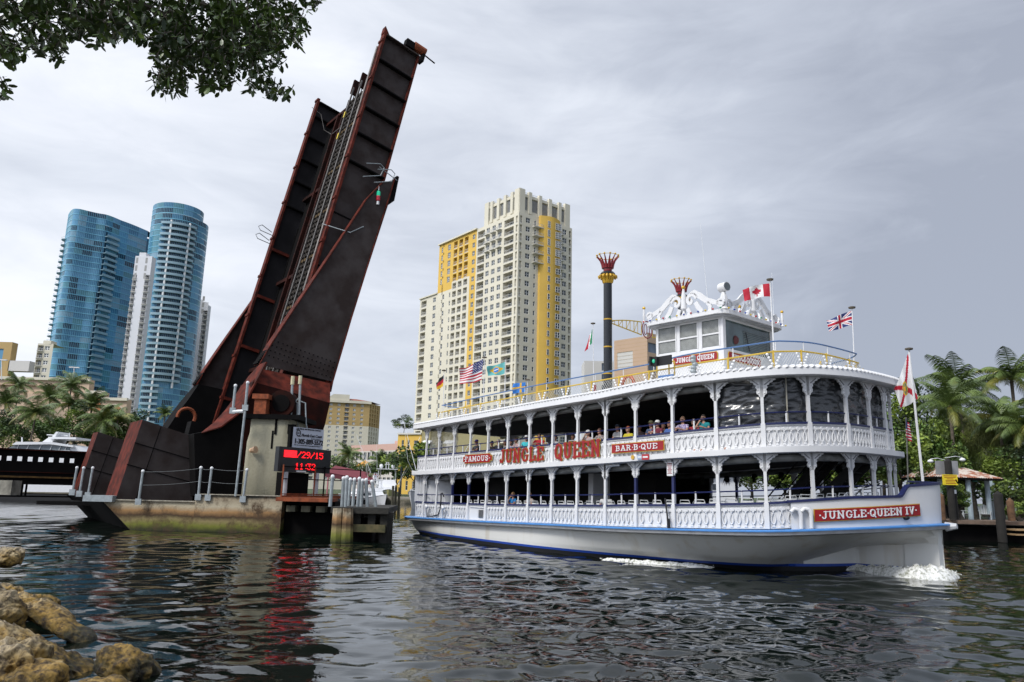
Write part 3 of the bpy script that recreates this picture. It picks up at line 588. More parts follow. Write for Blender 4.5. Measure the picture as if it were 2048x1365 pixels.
def white_slab(px0, px1, ptop, Y, label, slope=0, W1=.42, ang=0.):
    A_ = at_y(px0, 600, Y); B_ = at_y(px1, 600, Y); P = V(A_[0], A_[1], 0); ux = unit(V(math.cos(ang), math.sin(ang), 0)); Wd = (B_-A_)[0]/max(.4, math.cos(ang)); root = thing('white_apartment_block', label, 'apartment tower', (P[0], P[1], 1)); f = Facade(P, ux, root)
    zt = z_over((px0+px1)/2, ptop, P+ux*Wd/2); w = MB(); fh = 3.0; nf = int(zt/fh)-3; b1 = Wd*.24; b2 = Wd*.70; prL = balc_proto(b1-.2, 2.7, 1.6, .6, bars=5); prR = balc_proto(Wd-b2-.3, 2.7, 1.6, .6, bars=6); bb = Bits('balcony', root); c1 = []; c2 = []
    for k in range(nf):
        z = zt-12-k*fh
        if z < 2: break
        c1.append((z+.1, z+2.7, 1.6)); c2.append((z+.1, z+2.7, 1.6)); bb.add(prL, f.p(.1, z+.1), f.rz); bb.add(prR, f.p(b2+.15, z+.1), f.rz)
    f.wall(w, 0, Wd, 0, zt-slope, [(.1, b1-.1, c1), (b2+.15, Wd-.15, c2)], mi=0)
    if slope: w.add([f.p(0, zt-slope), f.p(Wd, zt-slope), f.p(Wd, zt-slope+1.5), f.p(Wd*.7, zt-slope+2.), f.p(0, zt+2)], [(0, 1, 2, 3, 4)], 0)
    else: w.box(f.p(Wd*.4, zt+.9, -2), (Wd*.2, 1.8, .9), (f.ux, f.n, V(0, 0, 1)), 0)
    w.quad(f.p(0, zt-slope), f.p(Wd, zt-slope), f.p(Wd, zt-slope, -4), f.p(0, zt-slope, -4), 0); w.quad(f.p(Wd, 0), f.p(Wd, 0, -4), f.p(Wd, zt-slope, -4), f.p(Wd, zt-slope), 0)
    for i in range(3):
        for u in (Wd*.06, Wd*.62): w.quad(f.p(u, zt-3.6-i*3.8, .02), f.p(u+Wd*.13, zt-3.6-i*3.8, .02), f.p(u+Wd*.13, zt-.8-i*3.8, .02), f.p(u, zt-.8-i*3.8, .02), 1)
    w.build('wall', [m_white_b, m_louv], root); bb.flush()
white_slab(260, 294, 511, 345., 'slim white apartment block squeezed between the two blue glass towers')
white_slab(384, 418, 590, 425., 'white apartment block with a slanting roof, showing right of the round glass tower', slope=6)
def side_blocks():
    # small cream stepped tower far left
    A_ = at_y(74, 700, 300.); B_ = at_y(104, 700, 300.); root = thing('cream_apartment_block', 'small cream apartment block with stacked balconies peeping out left of the wavy glass tower', 'apartment tower', (A_[0], A_[1], 1)); f = Facade(A_, V(1, .1, 0), root); Wd = B_[0]-A_[0]; zt = z_over(85, 688, A_); w = MB(); bb = Bits('balcony', root); bw = Bits('window', root)
    c1, c2 = [], []
    for k in range(int(zt/3)-1):
        z = zt-3.2-3*k; c1.append((z, z+2.4, 1.2)); c2.append((z+.6, z+2.1, .3)); bb.add(bal_e, f.p(.2, z), f.rz); bw.add(win_t, f.p(2.9, z+.5), f.rz)
    f.wall(w, 0, Wd, 0, zt, [(.2, 2.4, c1), (2.9, 4.8, [(a-.1, b_+.1, d) for a, b_, d in c2])], mi=0); w.quad(f.p(0, zt), f.p(Wd, zt), f.p(Wd, zt, -10), f.p(0, zt, -10), 0); w.box(f.p(Wd*.6, zt+.6, -2), (1.6, 2, .7), mi=0); w.build('wall', [m_cream], root); bb.flush(); bw.flush()
    # tan and glass corner block at the left edge
    B_ = at_y(23, 700, 170.); root = thing('tan_office_block', 'tan office block with blue glass strips cut by the left edge of the view', 'office building', (B_[0], B_[1], 1)); f = Facade(B_-V(26, 0, 0), V(1, .0, 0), root); zt = z_over(10, 683, B_); w = MB(); f.wall(w, 0, 26, 0, zt, [(22.3, 24.2, [(zt-6.5-5*i, zt-1.6-5*i, .3) for i in range(5)]), (15, 21, [(zt-6.5-5*i, zt-1.6-5*i, .3) for i in range(5)])], mi=0)
    for i in range(5):
        for a, b_ in ((22.3, 24.2), (15, 21)): w.quad(f.p(a, zt-6.5-5*i, -.25), f.p(b_, zt-6.5-5*i, -.25), f.p(b_, zt-1.6-5*i, -.25), f.p(a, zt-1.6-5*i, -.25), 1)
    w.quad(f.p(26, 0), f.p(26, 0, -2), f.p(26, zt, -2), f.p(26, zt), 0); w.quad(f.p(0, zt), f.p(26, zt), f.p(26, zt, -2), f.p(0, zt, -2), 0); w.box(f.p(28.2, zt-5.5, -1), (2.4, 1, 1.2), mi=2); w.build('wall', [m_tan, BG[1], m_lgrey], root)
    # pale arcade building behind the palms
    root = thing('arcade_building', 'long peach arcade building with arched openings stepping down behind the palms', 'building', (-95, 168, 1)); Y0 = 165.; prev = None; w = MB(); ar = MB()
    segs = [(-60, 172, 756), (172, 205, 784), (205, 252, 798)]
    for k, (a, b_, yt) in enumerate(segs):
        A1 = at_y(a, 820, Y0-k*3); B1 = at_y(b_, 820, Y0-k*3); f = Facade(A1, V(1, 0, 0), root); Wd = B1[0]-A1[0]; z1 = z_over((a+b_)/2, yt, (A1+B1)/2)
        f.wall(w, 0, Wd, 0, z1, [(2, Wd-2, [(z1-3.4, z1-1.6, .6)])] if k == 0 else [], mi=0); w.box(f.p(Wd/2, z1-.1, .2), (Wd/2+.2, .35, .3), mi=1); w.quad(f.p(Wd, 0), f.p(Wd, 0, -2), f.p(Wd, z1, -2), f.p(Wd, z1), 0); w.quad(f.p(0, z1), f.p(Wd, z1), f.p(Wd, z1, -2), f.p(0, z1, -2), 1)
        if k:
            u = Wd/2; rw = 1.25 if k == 1 else 1.9; zc = z1-2.4 if k == 1 else z1-3.2
            pts = [f.p(u+rw*math.cos(t), zc+rw*math.sin(t), .06) for t in np.linspace(0, math.pi, 13)]+[f.p(u-rw, zc-1.6, .06), f.p(u+rw, zc-1.6, .06)]; ar.prism(pts, -f.n*.1, 0); ar.path([f.p(u+(rw+.1)*math.cos(t), zc+(rw+.1)*math.sin(t), .1) for t in np.linspace(0, math.pi, 13)], .12, 5, 1)
        else:
            f2 = f
            for j in range(6): w.box(f.p(Wd-4-j*5.5, 3.4, .1), (1.3, .1, 1.2), mi=2)
    w.build('wall', [mat('peach_stucco', (.62, .46, .33), .85, var=.04), m_cream, m_glassd], root); ar.build('arch', [mat('terracotta', (.50, .22, .10), .8, var=.08), m_cream], root)
bal_e = balc_proto(2.2, 2.4, 1.2, .5, bars=4)
side_blocks()
# ================= THE BRIDGE =================
m_steel = mat('dark_steel', (.054, .044, .041), .8, spec=.3, var=.18, vscale=.9, detail=9, col2=(.028, .018, .015), bump=.004, bscale=3)
m_rust = mat('red_oxide_paint', (.13, .022, .012), .85, var=.1, vscale=2.2, detail=9, spec=.2, col2=(.045, .010, .006), bump=.003, bscale=5)
m_rustd = mat('shaded_dark_red', (.036, .007, .004), .9, spec=.15, var=.1, vscale=1.1, col2=(.010, .004, .003))  # red oxide darkened: heel shade put into the colour, also dark trim
m_black = mat('black_steel_shade', (.005, .0045, .0045), .95, spec=.15, var=.2, vscale=1.2)  # near-black: black steel, and shade painted on heel, gap and pier end
m_railst = mat('worn_rail', (.22, .20, .18), .35, var=.2, vscale=2, metal=.5)
m_galv = mat('galvanised_pipe', (.36, .40, .41), .45, var=.12, vscale=6, metal=.3)
m_wcap = mat('white_cap', (.75, .76, .76), .5, var=.03)
m_tie = mat('timber_tie', (.026, .018, .011), .9, var=.3, vscale=4)
m_orange = mat('rust_orange', (.30, .07, .02), .8, var=.25, vscale=5)
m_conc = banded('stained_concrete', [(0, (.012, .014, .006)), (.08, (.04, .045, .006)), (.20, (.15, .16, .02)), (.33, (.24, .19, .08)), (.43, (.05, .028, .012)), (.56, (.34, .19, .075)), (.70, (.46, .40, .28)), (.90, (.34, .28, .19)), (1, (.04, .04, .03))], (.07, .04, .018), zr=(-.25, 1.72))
m_conc2 = banded('weathered_concrete', [(0, (.13, .125, .085)), (.25, (.30, .28, .20)), (.75, (.34, .32, .23)), (.9, (.18, .16, .12)), (1, (.03, .028, .022))], (.24, .22, .15), zr=(1.5, 7.2), stretch=(.6, .6, .1))
be_, al_ = R(38), R(78)
bB = V(math.cos(be_), math.sin(be_), 0); bD = math.cos(al_)*bB+V(0, 0, math.sin(al_)); bN = -math.sin(al_)*bB+V(0, 0, math.cos(al_)); bQ = V(-math.sin(be_), math.cos(be_), 0)
_d = ray(540, 800); bT = EYE+_d*(48/_d[1]); K = 48/39.
def G(s, n, q): return bT+bD*s*K+bN*n*K+bQ*q*K
def pl(s0, n0, q0, s1, n1, q1): return [G(s0, n0, q0), G(s1, n1, q1)]
WQ = 9.5
def bridge():
    root = thing('bascule_bridge', 'raised rusty steel railway drawbridge leaf leaning right above the river', 'drawbridge', (bT[0], bT[1], 1.5))
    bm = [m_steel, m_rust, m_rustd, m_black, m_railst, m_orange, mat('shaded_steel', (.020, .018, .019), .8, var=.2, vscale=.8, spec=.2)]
    ax = (bD, bN, bQ)
    for qi, (q, sg) in enumerate(((0, -1), (WQ, 1))):
        top = 23.95 if qi == 0 else 23.3
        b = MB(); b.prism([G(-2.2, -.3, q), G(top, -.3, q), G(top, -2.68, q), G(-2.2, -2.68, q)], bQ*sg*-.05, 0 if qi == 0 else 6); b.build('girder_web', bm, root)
        b = MB(); b.box(G(top/2-1.0, -.22, q), ((top/2+1.2)*K, .09, .30), ax, 1)
        b.prism([G(top, -.10, q-.20), G(top+(.5 if qi == 0 else .1), -.10, q-.20), G(top, -.55, q-.20)], bQ*.40*K, 1)
        for i in range(9): b.box(G(1+i*2.8, -.14, q), (.10, .07, .32), ax, 1)
        b.build('top_flange', bm, root)
        b = MB(); b.box(G(top/2-1.0, -2.72, q), ((top/2+1.)*K, .07, .28), ax, 1); b.build('bottom_flange', bm, root)
        for s_ in (14.77, 16.7, 18.5, 20.33, 22.05, top-.06):
            b = MB(); b.box(G(s_, -1.5, q+sg*.13), (.05, 1.18*K, .17*K), ax, 3 if s_ < top-.1 else 0)
            b.box(G(s_, -1.5, q-sg*.15), (.05, 1.18*K, .19*K), ax, 3); b.build('stiffener', bm, root)
        for s_ in (1, 4.5, 8.0, 11.4): b = MB(); b.box(G(s_, -1.5, q-sg*.13), (.12 if qi else .05, 1.18*K, .17*K), ax, 1 if qi else 3); b.build('stiffener', bm, root)
        # outrigger (tapered hip plate) on the outer side
        qo = q+sg*1.0
        LE = [(14.0, -2.35), (12.52, -1.68), (9.3, -.80), (5.88, .18), (4.2, .66), (2.53, 1.12), (1.37, 1.36)]
        RE = [(14.6, -3.02), (13.25, -3.06), (5.47, -2.72), (1.77, -2.66)]
        b = MB(); b.prism([G(s, n, qo) for s, n in LE]+[G(s, n, qo) for s, n in RE[::-1]], bQ*-sg*.06, 0); b.build('hip_plate', bm, root)
        b = MB()
        def strip(e, w0, w1, mi, th=.06):
            for i in range(len(e)-1):
                t0, t1 = i/(len(e)-1), (i+1)/(len(e)-1); a0 = w0+(w1-w0)*t0; a1 = w0+(w1-w0)*t1
                A_, B_ = G(*e[i], qo+sg*.08), G(*e[i+1], qo+sg*.08); C_, D_ = G(*e[i+1], qo-sg*a1), G(*e[i], qo-sg*a0)
                nn_ = bN*th; b.add([A_, B_, C_, D_, A_+nn_, B_+nn_, C_+nn_, D_+nn_], [(0, 1, 2, 3), (7, 6, 5, 4), (0, 4, 5, 1), (1, 5, 6, 2), (2, 6, 7, 3), (3, 7, 4, 0)], mi)
        strip(LE, .16, .75, 1); b.build('hip_flange', bm, root)
        b = MB(); strip([(14.6, -3.02), (5.47, -2.72), (1.77, -2.66), (1.2, -2.7)], .25, .5, 1); 
        b.prism([G(14.9, -3.1, qo), G(14.9, -3.25, qo), G(13.3, -3.35, qo), G(12.9, -3.08, qo)], bQ*-sg*.5, 3); b.build('rear_flange', bm, root)
        b = MB()
        for i in range(15):
            for j in range(4): b.box(G(1.95+j*.28, -2.45+i*.25, qo+sg*.03), (.03, .03, .03), ax, 3)
        for i in range(7): b.box(G(1.45+.12*i, 1.42-.04*i, qo-sg*.35), (.05, .09, .42), ax, 3)
        b.build('splice_plate', bm, root)
        # heel: chamfered box below the plate
        def gp(px, py, q_):
            n0 = bT+bQ*q_*K; d = ray(px, py); return EYE+d*(((n0-EYE)@bQ)/(d@bQ))
        if qi == 0:
            b = MB(); tp = [gp(517, 737, qo), gp(661, 767, qo)]; bt = [gp(506, 764, -1.9), gp(660, 806, -1.9)]; b.quad(tp[0], tp[1], bt[1], bt[0], 1); b.add([tp[1], bt[1], gp(660, 806, 0), gp(661, 767, 0)], [(0, 1, 2, 3)], 1); b.build('chamfer_plate', bm, root)
            b = MB(); out_ = [(506, 764), (660, 806), (650, 850), (640, 880), (612, 925), (590, 985), (487, 990), (484, 815), (497, 791)]
            b.prism([gp(x, y, -1.9) for x, y in out_], bQ*1.8*K, 2); b.build('heel_box', bm, root)
            b = MB(); b.prism([gp(x, y, -1.9) for x, y in [(484, 815), (487, 990), (392, 992), (388, 868), (440, 858), (474, 829)]], bQ*1.6*K, 3); b.build('shaded_heel', bm, root)  # heel below the rack, its shade given as near-black colour
            b = MB(); e1 = [(532, 724), (518, 752), (502, 781), (492, 803), (474, 829), (442, 853), (403, 866)]; e2 = [(519, 729), (497, 753), (476, 782), (463, 803), (449, 822), (428, 845), (403, 865)]
            for i in range(6):
                w = [-1.98, -2.02, -2.05, -2.05, -2.05, -2.05, -2.05]; A_, B_ = gp(*e1[i], w[i]), gp(*e1[i+1], w[i+1]); D_, C_ = gp(*e2[i], w[i]+1.5*[.5, .9, 1, 1, .9, .6, .1][i]), gp(*e2[i+1], w[i+1]+1.5*[.5, .9, 1, 1, .9, .6, .1][i+1]); nn_ = bN*-.1
                b.add([A_, B_, C_, D_, A_+nn_, B_+nn_, C_+nn_, D_+nn_], [(0, 1, 2, 3), (7, 6, 5, 4), (0, 4, 5, 1), (1, 5, 6, 2), (2, 6, 7, 3), (3, 7, 4, 0)], 1)
            b.build('rack_segment', bm, root, smooth=60)
        else:
            b = MB(); q2 = q+sg*1.75
            u = [(1.37, 1.36), (.35, 1.63), (-.6, 1.95), (-2.13, 2.35), (-3.2, 2.9), (-6.2, 3.6)]; v = [(1.77, -2.66), (.72, -2.86), (-.8, -2.86), (-1.9, -2.0), (-5.6, .2), (-6.4, .9)]
            Lf = [G(*u[0], qo)]+[G(s, n, q2) for s, n in u[1:]]; Rt = [G(*v[0], qo)]+[G(s, n, q2) for s, n in v[1:]]
            Li = [G(s, n, q) for s, n in u]; Ri = [G(s, n, q) for s, n in v]
            for i in range(5): b.quad(Lf[i], Rt[i], Rt[i+1], Lf[i+1], 1 if i == 0 else 2); b.quad(Rt[i], Ri[i], Ri[i+1], Rt[i+1], 2); b.quad(Ri[i], Li[i], Li[i+1], Ri[i+1], 3); b.quad(Li[i], Lf[i], Lf[i+1], Li[i+1], 3)
            b.build('heel_box', bm, root)

        # tail arm and counterweight
        b = MB(); b.prism([G(-2.2, 3.5, q+sg*.4), G(-1.5, -.5, q+sg*.4), G(-3.5, -2.2, q+sg*.4), G(-6.6, -1.2, q+sg*.4), G(-6.4, 3.2, q+sg*.4)], bQ*-sg*.7*K, 3)
        b.build('tail_arm', bm, root)
        b = MB(); qa, qb = (-1.0, 1.5) if qi == 0 else (WQ+.7, WQ+2.2); nt = 5.72 if qi == 0 else 5.6; sb = -6.42
        pts = [(-2.82, nt), (-2.98, 2.9), (sb, 2.4), (sb, nt-.05)]
        A_ = [G(s, n, qa) for s, n in pts]; B_ = [G(s, n, qb) for s, n in pts]
        b.add(A_, [(0, 1, 2, 3)], 0); b.add(B_, [(3, 2, 1, 0)], 0); b.add(A_+B_, [(0, 3, 7, 4)], 1); b.add(A_+B_, [(0, 4, 5, 1), (1, 5, 6, 2), (2, 6, 7, 3)], 3)
        for s_ in (-3.9, -4.9): b.bar(G(s_, nt, qa-.02), G(s_-.12, 2.6, qa-.02), .02, .05, mi=3)
        b.bar(G(-2.9, nt-.85, qa-.02), G(-6.4, nt-.85, qa-.02), .02, .04, mi=3); b.build('counterweight', bm, root)
    # deck between the girders
    b = MB(); b.prism([G(-1.5, -1.55, .3), G(22.0, -1.55, .3), G(22.0, -1.55, WQ-.3), G(-1.5, -1.55, WQ-.3)], bN*-.1, 3)
    b.prism([G(13.5, -1.5, WQ-.35), G(13.5, -2.6, WQ-.35), G(-1.5, -2.6, WQ-.35), G(-1.5, -1.5, WQ-.35)], bQ*.1, 3)
    b.build('floor_plate', bm, root)
    b = MB()
    for s_ in (3.1, 9.2, 15.6, 21.8): b.box(G(s_, -1.38, WQ/2), (.15, .18, (WQ/2-.3)*K), ax, 2)
    for q_ in (2.0, 2.7, 6.2, 7.2): b.box(G(10.5, -1.35, q_), (11.2*K, .22, .12), ax, 2)
    b.build('floor_beam', bm, root)
    b = MB()
    for i in range(62): b.box(G(.2+i*.352, -1.08, 4.3+.08*((i*7) % 3-1)), (.11, .09, 1.35), ax, 0 if i % 9 else 1)
    b.build('tie', [m_tie, mat('ochre_tie', (.10, .06, .015), .9)], root)
    for q_ in (3.72, 4.9):
        b = MB(); b.box(G(11.6, -.97, q_), (11.2*K, .045, .035), ax, 0); b.box(G(11.6, -.93, q_), (11.2*K, .035, .05), ax, 0); b.box(G(22.9, -1.1, q_+.12), (.55*K, .28, .1), ax, 1); b.build('rail', [m_railst, m_rustd], root)
    for q_ in (3.4, 4.1, 4.5, 5.3):
        b = MB(); b.box(G(11.2, -1.0, q_), (10.8*K, .03, .03), ax, 0); b.build('guard_rail', [m_tie], root)
    b = MB()
    for s_, q_ in ((20.6, 4.95), (18.9, 4.95), (1.0, 4.2)): b.box(G(s_, -.93, q_), (.28, .07, .1), ax, 0)
    b.build('yellow_block', [mat('yellow_paint', (.65, .5, .03), .6)], root)
    # white conduit along the near flange, in lengths
    b = MB(); b.path([G(s, -.06, .12) for s in (6.3, 10, 14, 19, 21.8, 23)], .07, 6, 0); b.build('conduit', [m_railst], root)
    # lock bar housing and pin at the toe
    b = MB(); b.box(G(24.3, -1.95, -.1), (.3, .38, .25), ax, 3); b.tube(G(24.45, -2.25, -.1), G(24.45, -3.1, -.1), .36, n=12, mi=5); b.tube(G(24.3, -3.1, -.1), G(24.2, -3.95, -.1), .06, n=6, mi=3); b.box(G(23.9, -3.0, -.1), (.35, .1, .3), ax, 3); b.build('toe_lock', bm, root)
    # hand rails, hoops and the navigation lamps on the hip
    b = MB()
    def hoop(c, L, h): b.path([c, c-bN*L*.0+bQ*0+bD*0, c+bN*-L, c+bN*-L*1.15+bD*-h*.3, c+bN*-L+bD*-h, c+bD*-h], .035, 6, 0)
    for dn in (0, -.75):
        c = G(14.6, -1.05+dn, -1.1); b.path([c, c+bD*.5-bN*1.0, c+bD*.35-bN*1.35, c-bD*.35-bN*1.25, c-bD*1.1], .035, 6, 0)
    for s_, n_, q_ in ((10.4, .05, 0),): b.path([G(s_, n_, 0), G(s_-.25, n_-1.3, -1.1), G(s_+.5, n_-2.0, -1.0)], .035, 6, 0)
    b.path([G(14.85, -1.9, -1.0), G(14.6, -3.2, -1.0)], .035, 6, 0)
    b.build('handrail', [m_galv], root)
    b = MB()
    for k in (0, .62): b.path([G(12.6-k, .0, WQ), G(12.8-k, .75, WQ), G(12.6-k, .95, WQ), G(12.4-k, .75, WQ), G(12.4-k, -.1, WQ)], .03, 5, 0)
    b.build('step_hoop', [m_black], root)
    b = MB(); c = at_y(757, 386, (G(13.9, -2.3, -1.2))[1]); b.lathe(c-V(0, 0, .18), [(.10, -.1), (.13, 0), (.13, .22), (.10, .3)], 10, 0); b.lathe(c-V(0, 0, .62), [(.13, 0), (.15, .05), (.15, .3), (.13, .38)], 10, 1); b.tube(c+V(0, 0, .2), c+V(0, 0, .5), .04, n=5, mi=2); b.tube(c-V(0, 0, .9), c-V(0, 0, .65), .1, n=6, mi=2)
    b.build('navigation_lamp', [mat('green_lens', (.01, .30, .17), .3, emit=.7), mat('red_lens', (.5, .02, .04), .3), m_wcap], root)
    b = MB(); b.path([G(22.7, .05, WQ), G(22.3, -.6, WQ-.4), G(21.0, -1.0, WQ-.9), G(20.2, -1.2, WQ-2.2), G(20.0, -1.1, WQ-4.0)], .025, 4, 0); b.build('cable', [m_railst], root)
    b = MB()
    for s_, n_, q_, r_ in ((-.9, .4, WQ-1.05, .62),): 
        c = G(s_, n_+1.3, q_-.1); b.path([c+bB*-.0+bD*r_*math.sin(t)+bN*r_*math.cos(t) for t in np.linspace(-.3, 3.4, 12)], .13, 6, 5)
    b.build('trunnion_guard', bm, root)
    return root
bridge()
def approach():
    top = 4.05+.0; A_ = at_y(239, 909, 56.5); P1 = V(A_[0], A_[1], 0)-bB*2; z1 = A_[2]; root = thing('approach_span', 'black plate girder approach span with a row of square openings, running off the left edge', 'bridge span', (P1[0], P1[1], 1.5))
    L = 40; b = MB(); za = z1-2.25; dn = V(0, 0, 1); f = Facade(P1-bB*L, bB, root)
    # openings spaced as seen
    ops = []; 
    for px in range(20, 200, 21):
        d = ray(px, 908); A = np.array([[d[0], bB[0]], [d[1], bB[1]]]); s_ = np.linalg.solve(A, P1[:2]); u = L-s_[1]*1.0
        ops.append(u)
    for px in (-1, -22, -43): ops.append(ops[0]-(ops[1]-ops[0])*(-px//21+1))
    f.wall(b, 0, L+2, za, z1, [(u-.14, u+.14, [(z1-.76, z1-.45, .05)]) for u in sorted(ops) if u < L-.5], mi=0)
    b.box(f.p(L/2+1, z1+.03, -.1), (L/2+1, .28, .05), (f.ux, f.n, dn), 2); b.box(f.p(L/2+1, za-.04, -.1), (L/2+1, .26, .05), (f.ux, f.n, dn), 0); b.box(f.p(L/2+1, za+.42, .06), (L/2+1, .05, .06), (f.ux, f.n, dn), 1); b.box(f.p(L/2+1, za+.75, .05), (L/2+1, .04, .03), (f.ux, f.n, dn), 2)
    b.build('near_girder', [m_black, mat('ochre_stain', (.13, .07, .015), .9, var=.3), m_rustd], root)
    b = MB(); g = Facade(P1-bB*L+bQ*9, bB, root); g.wall(b, 0, L+2, za, z1-1.2, [], mi=0); b.quad(f.p(0, za+.3, -.2), f.p(L, za+.3, -.2), g.p(L, za+.3), g.p(0, za+.3), 0); b.build('far_girder', [m_black], root)
    b = MB()
    for px in (41, 48, 56):
        d = ray(px, 960); s_ = np.linalg.solve(np.array([[d[0], bB[0]], [d[1], bB[1]]]), P1[:2]); u = L-s_[1]; b.box(f.p(u, za-.45, -.3), (.05, .05, .45), mi=0)
    b.box((f.p(L*.35, za-.9, -.5)+f.p(L, za-.9, -.5))/2, (L*.325, .3, .05), (f.ux, f.n, dn), 0); b.build('hanging_walkway', [m_black], root)
    # bent carrying it at the left edge
    c = at_y(6, 975, 50.); r2 = thing('concrete_bent', 'stained concrete pile cap on dark piles at the left edge', 'bridge pier', (c[0], c[1], -1)); b = MB(); zt = z_over(10, 961, c); zb = z_over(10, 990, c)
    b.box((c[0]-.45, c[1]+.5, (zt+zb)/2), (1.0, .5, (zt-zb)/2)); b.build('cap', [mat('bent_concrete', (.36, .34, .28), .9, var=.3, vscale=1.5)], r2)
    for i in range(1): b = MB(); b.tube((c[0]-.6, c[1]-.2+i*2, -1.5), (c[0]-.6, c[1]-.2+i*2, zb), .24, n=10); b.build('pile', [m_black], r2)
approach()
m_wire = mat('wire', (.12, .13, .13), .5)
def pole_pair(px0, py0, px1, py1, Y, r, root, mb=None):
    a = at_y(px0, py0, Y); b_ = at_y(px1, py1, Y); b = MB(); b.tube(b_, a, r, n=8, mi=0); b.sph(a, r*1.35, 8, 6, 1); b.box(b_+V(0, -.02, .03), (.16, .05, .16), mi=0); b.build('post', [m_galv, m_wcap], root); return a, b_
def pier():
    Y = 41.8; pts = [(203, 1001), (393, 1004), (395, 1066), (262, 1066)]
    root = thing('bridge_pier', 'stained concrete drawbridge pier with green weed at the waterline and a sloping left end', 'bridge pier', (-17, 42, -1)); b = MB()
    A_ = [at_y(x, y, Y) for x, y in pts]; A_[2][2] = A_[3][2] = -.7; A_[1][2] = A_[0][2] = (A_[0][2]+A_[1][2])/2; zt = A_[0][2]; A_[3] = at_z(258, 1061, WATER); A_[3][1] = Y; A_[3][2] = -.7; A_[3][0] += .45
    ext = V(-10, 14, 0); b.prism(A_, ext, 0, 1); b.build('left_block', [m_conc, m_black], root)  # end and underside in shadow painted near-black
    b = MB(); x0, x1 = at_y(395, 1000, Y)[0], at_y(568, 1000, Y)[0]; z2 = z_over(480, 993, (0, 0)) if False else at_y(450, 991, Y-.3)[2]
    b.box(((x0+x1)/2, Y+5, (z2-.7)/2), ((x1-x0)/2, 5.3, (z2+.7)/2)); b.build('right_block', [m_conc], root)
    b = MB(); x2 = at_y(668, 1000, Y)[0]; b.box(((x1+x2)/2+.01, Y+5.3, (z2-.9)/2), ((x2-x1)/2, 5., (z2+.5)/2), mi=0); b.box(((x1+x2)/2, Y-.3, z2-.12), ((x2-x1)/2, 1.2, .1), mi=1)
    for i in range(4): b.box((x1+.5+i*.8, Y-.0, z2-.62), (.24, .35, .16), mi=2)
    b.build('machinery_platform', [m_black, m_orange, m_conc2], root)
    b = MB(); b.bar((A_[0][0]-.1, Y-.05, zt+.03), (A_[1][0], Y-.05, zt+.03), .12, .06, mi=0); b.bar((x0+.15, Y-.35, z2+.03), (x1, Y-.35, z2+.03), .1, .05, mi=0); b.build('edge_strip', [mat('pale_edge', (.40, .36, .28), .7, var=.2, vscale=8)], root)
    b = MB(); q = at_y(170, 993, Y-.2); q2 = at_y(228, 1000, Y-.2); b.box(((q[0]+q2[0])/2, Y+.3, q[2]-.1), ((q2[0]-q[0])/2, .7, .16)); b.build('walkway_plate', [m_galv], root)
    q = at_y(55, 985, 50); b = MB(); b.box((A_[0][0]-3.4, Y+12, zt-.42), (4.4, 5, .12)); b.build('rear_slab', [m_black], root)
    # pipe railing
    for p in ((154, 936, 145, 986), (167.5, 936.5, 159, 989), (185.6, 936.5, 176, 992)): pole_pair(*p, Y+1.2, .065, root)
    T0 = []
    for p in ((286, 943, 277, 1005), (402, 936, 396.5, 996), (423.5, 937, 416, 997), (494, 940, 486, 1000)): T0.append(pole_pair(*p, Y-.35, .07, root))
    b = MB()
    for fr in (0.02, .45):
        for (a0, c0), (a1, c1) in zip(T0, T0[1:]):
            p0 = a0+(c0-a0)*fr; p1 = a1+(c1-a1)*fr; b.path([p0+(p1-p0)*t+V(0, 0, -.25*t*(1-t)) for t in np.linspace(0, 1, 7)], .012, 4, 0)
    b.build('wire', [m_wire], root)
    a = at_y(490, 823, Y-.35); c = at_y(471, 993, Y-.35); b = MB(); b.tube(c, a, .07, n=8); a2 = at_y(466, 824, Y-.35); b.tube(a2-V(.0, 0, 0), a-V(.1, 0, 0), .1, n=8, mi=1); b.build('tall_bracket', [m_galv, m_wcap], root)
    for p in ((471, 772, 465.5, 823), (495.5, 766, 490.5, 817)): pole_pair(*p, Y-.35, .075, root)
    # concrete pedestal with black cap
    r2 = thing('concrete_pedestal', 'tall grey concrete pedestal with black oil runs below its dark cap, carrying the drawbridge bearing', 'pedestal', (-14.5, 43, z2))
    r2['label'] = 'tall grey concrete pedestal with black oil runs below its dark cap'
    Yp = Y+.6; q0 = at_y(478, 990, Yp); q1 = at_y(571, 995, Yp); t0 = at_y(495, 832, Yp); t1 = at_y(587, 845, Yp); zt_ = (t0[2]+t1[2])/2
    prof = []
    b = MB(); ct = (t0+t1)/2; wt = (t1[0]-t0[0])/2; cb_ = (q0[0]+q1[0])/2
    def rr_(cx, w, z, rad=.35):
        o = []
        for sx, sy, a0 in ((-1, -1, 180), (1, -1, 270), (1, 1, 0), (-1, 1, 90)):
            for k in range(5):
                a = R(a0+22.5*k); o.append(V(cx+sx*(w-rad)+rad*math.cos(a), Yp+1.7+sy*(1.7-rad)+rad*math.sin(a), z))
        return o
    xc = ct[0]; lv = [rr_(xc, wt+.05, z2-.05), rr_(xc, wt, zt_-1.3), rr_(xc, wt-.12, zt_-.75), rr_(xc, wt-.12, zt_)]; n = 20; vs = [p for l in lv for p in l]; fs = []
    for i in range(3): fs += [(i*n+k, i*n+(k+1) % n, (i+1)*n+(k+1) % n, (i+1)*n+k) for k in range(n)]
    fs.append(tuple(3*n+k for k in range(n))); b.add(vs, fs); b.build('shaft', [m_conc2], r2, smooth=40)
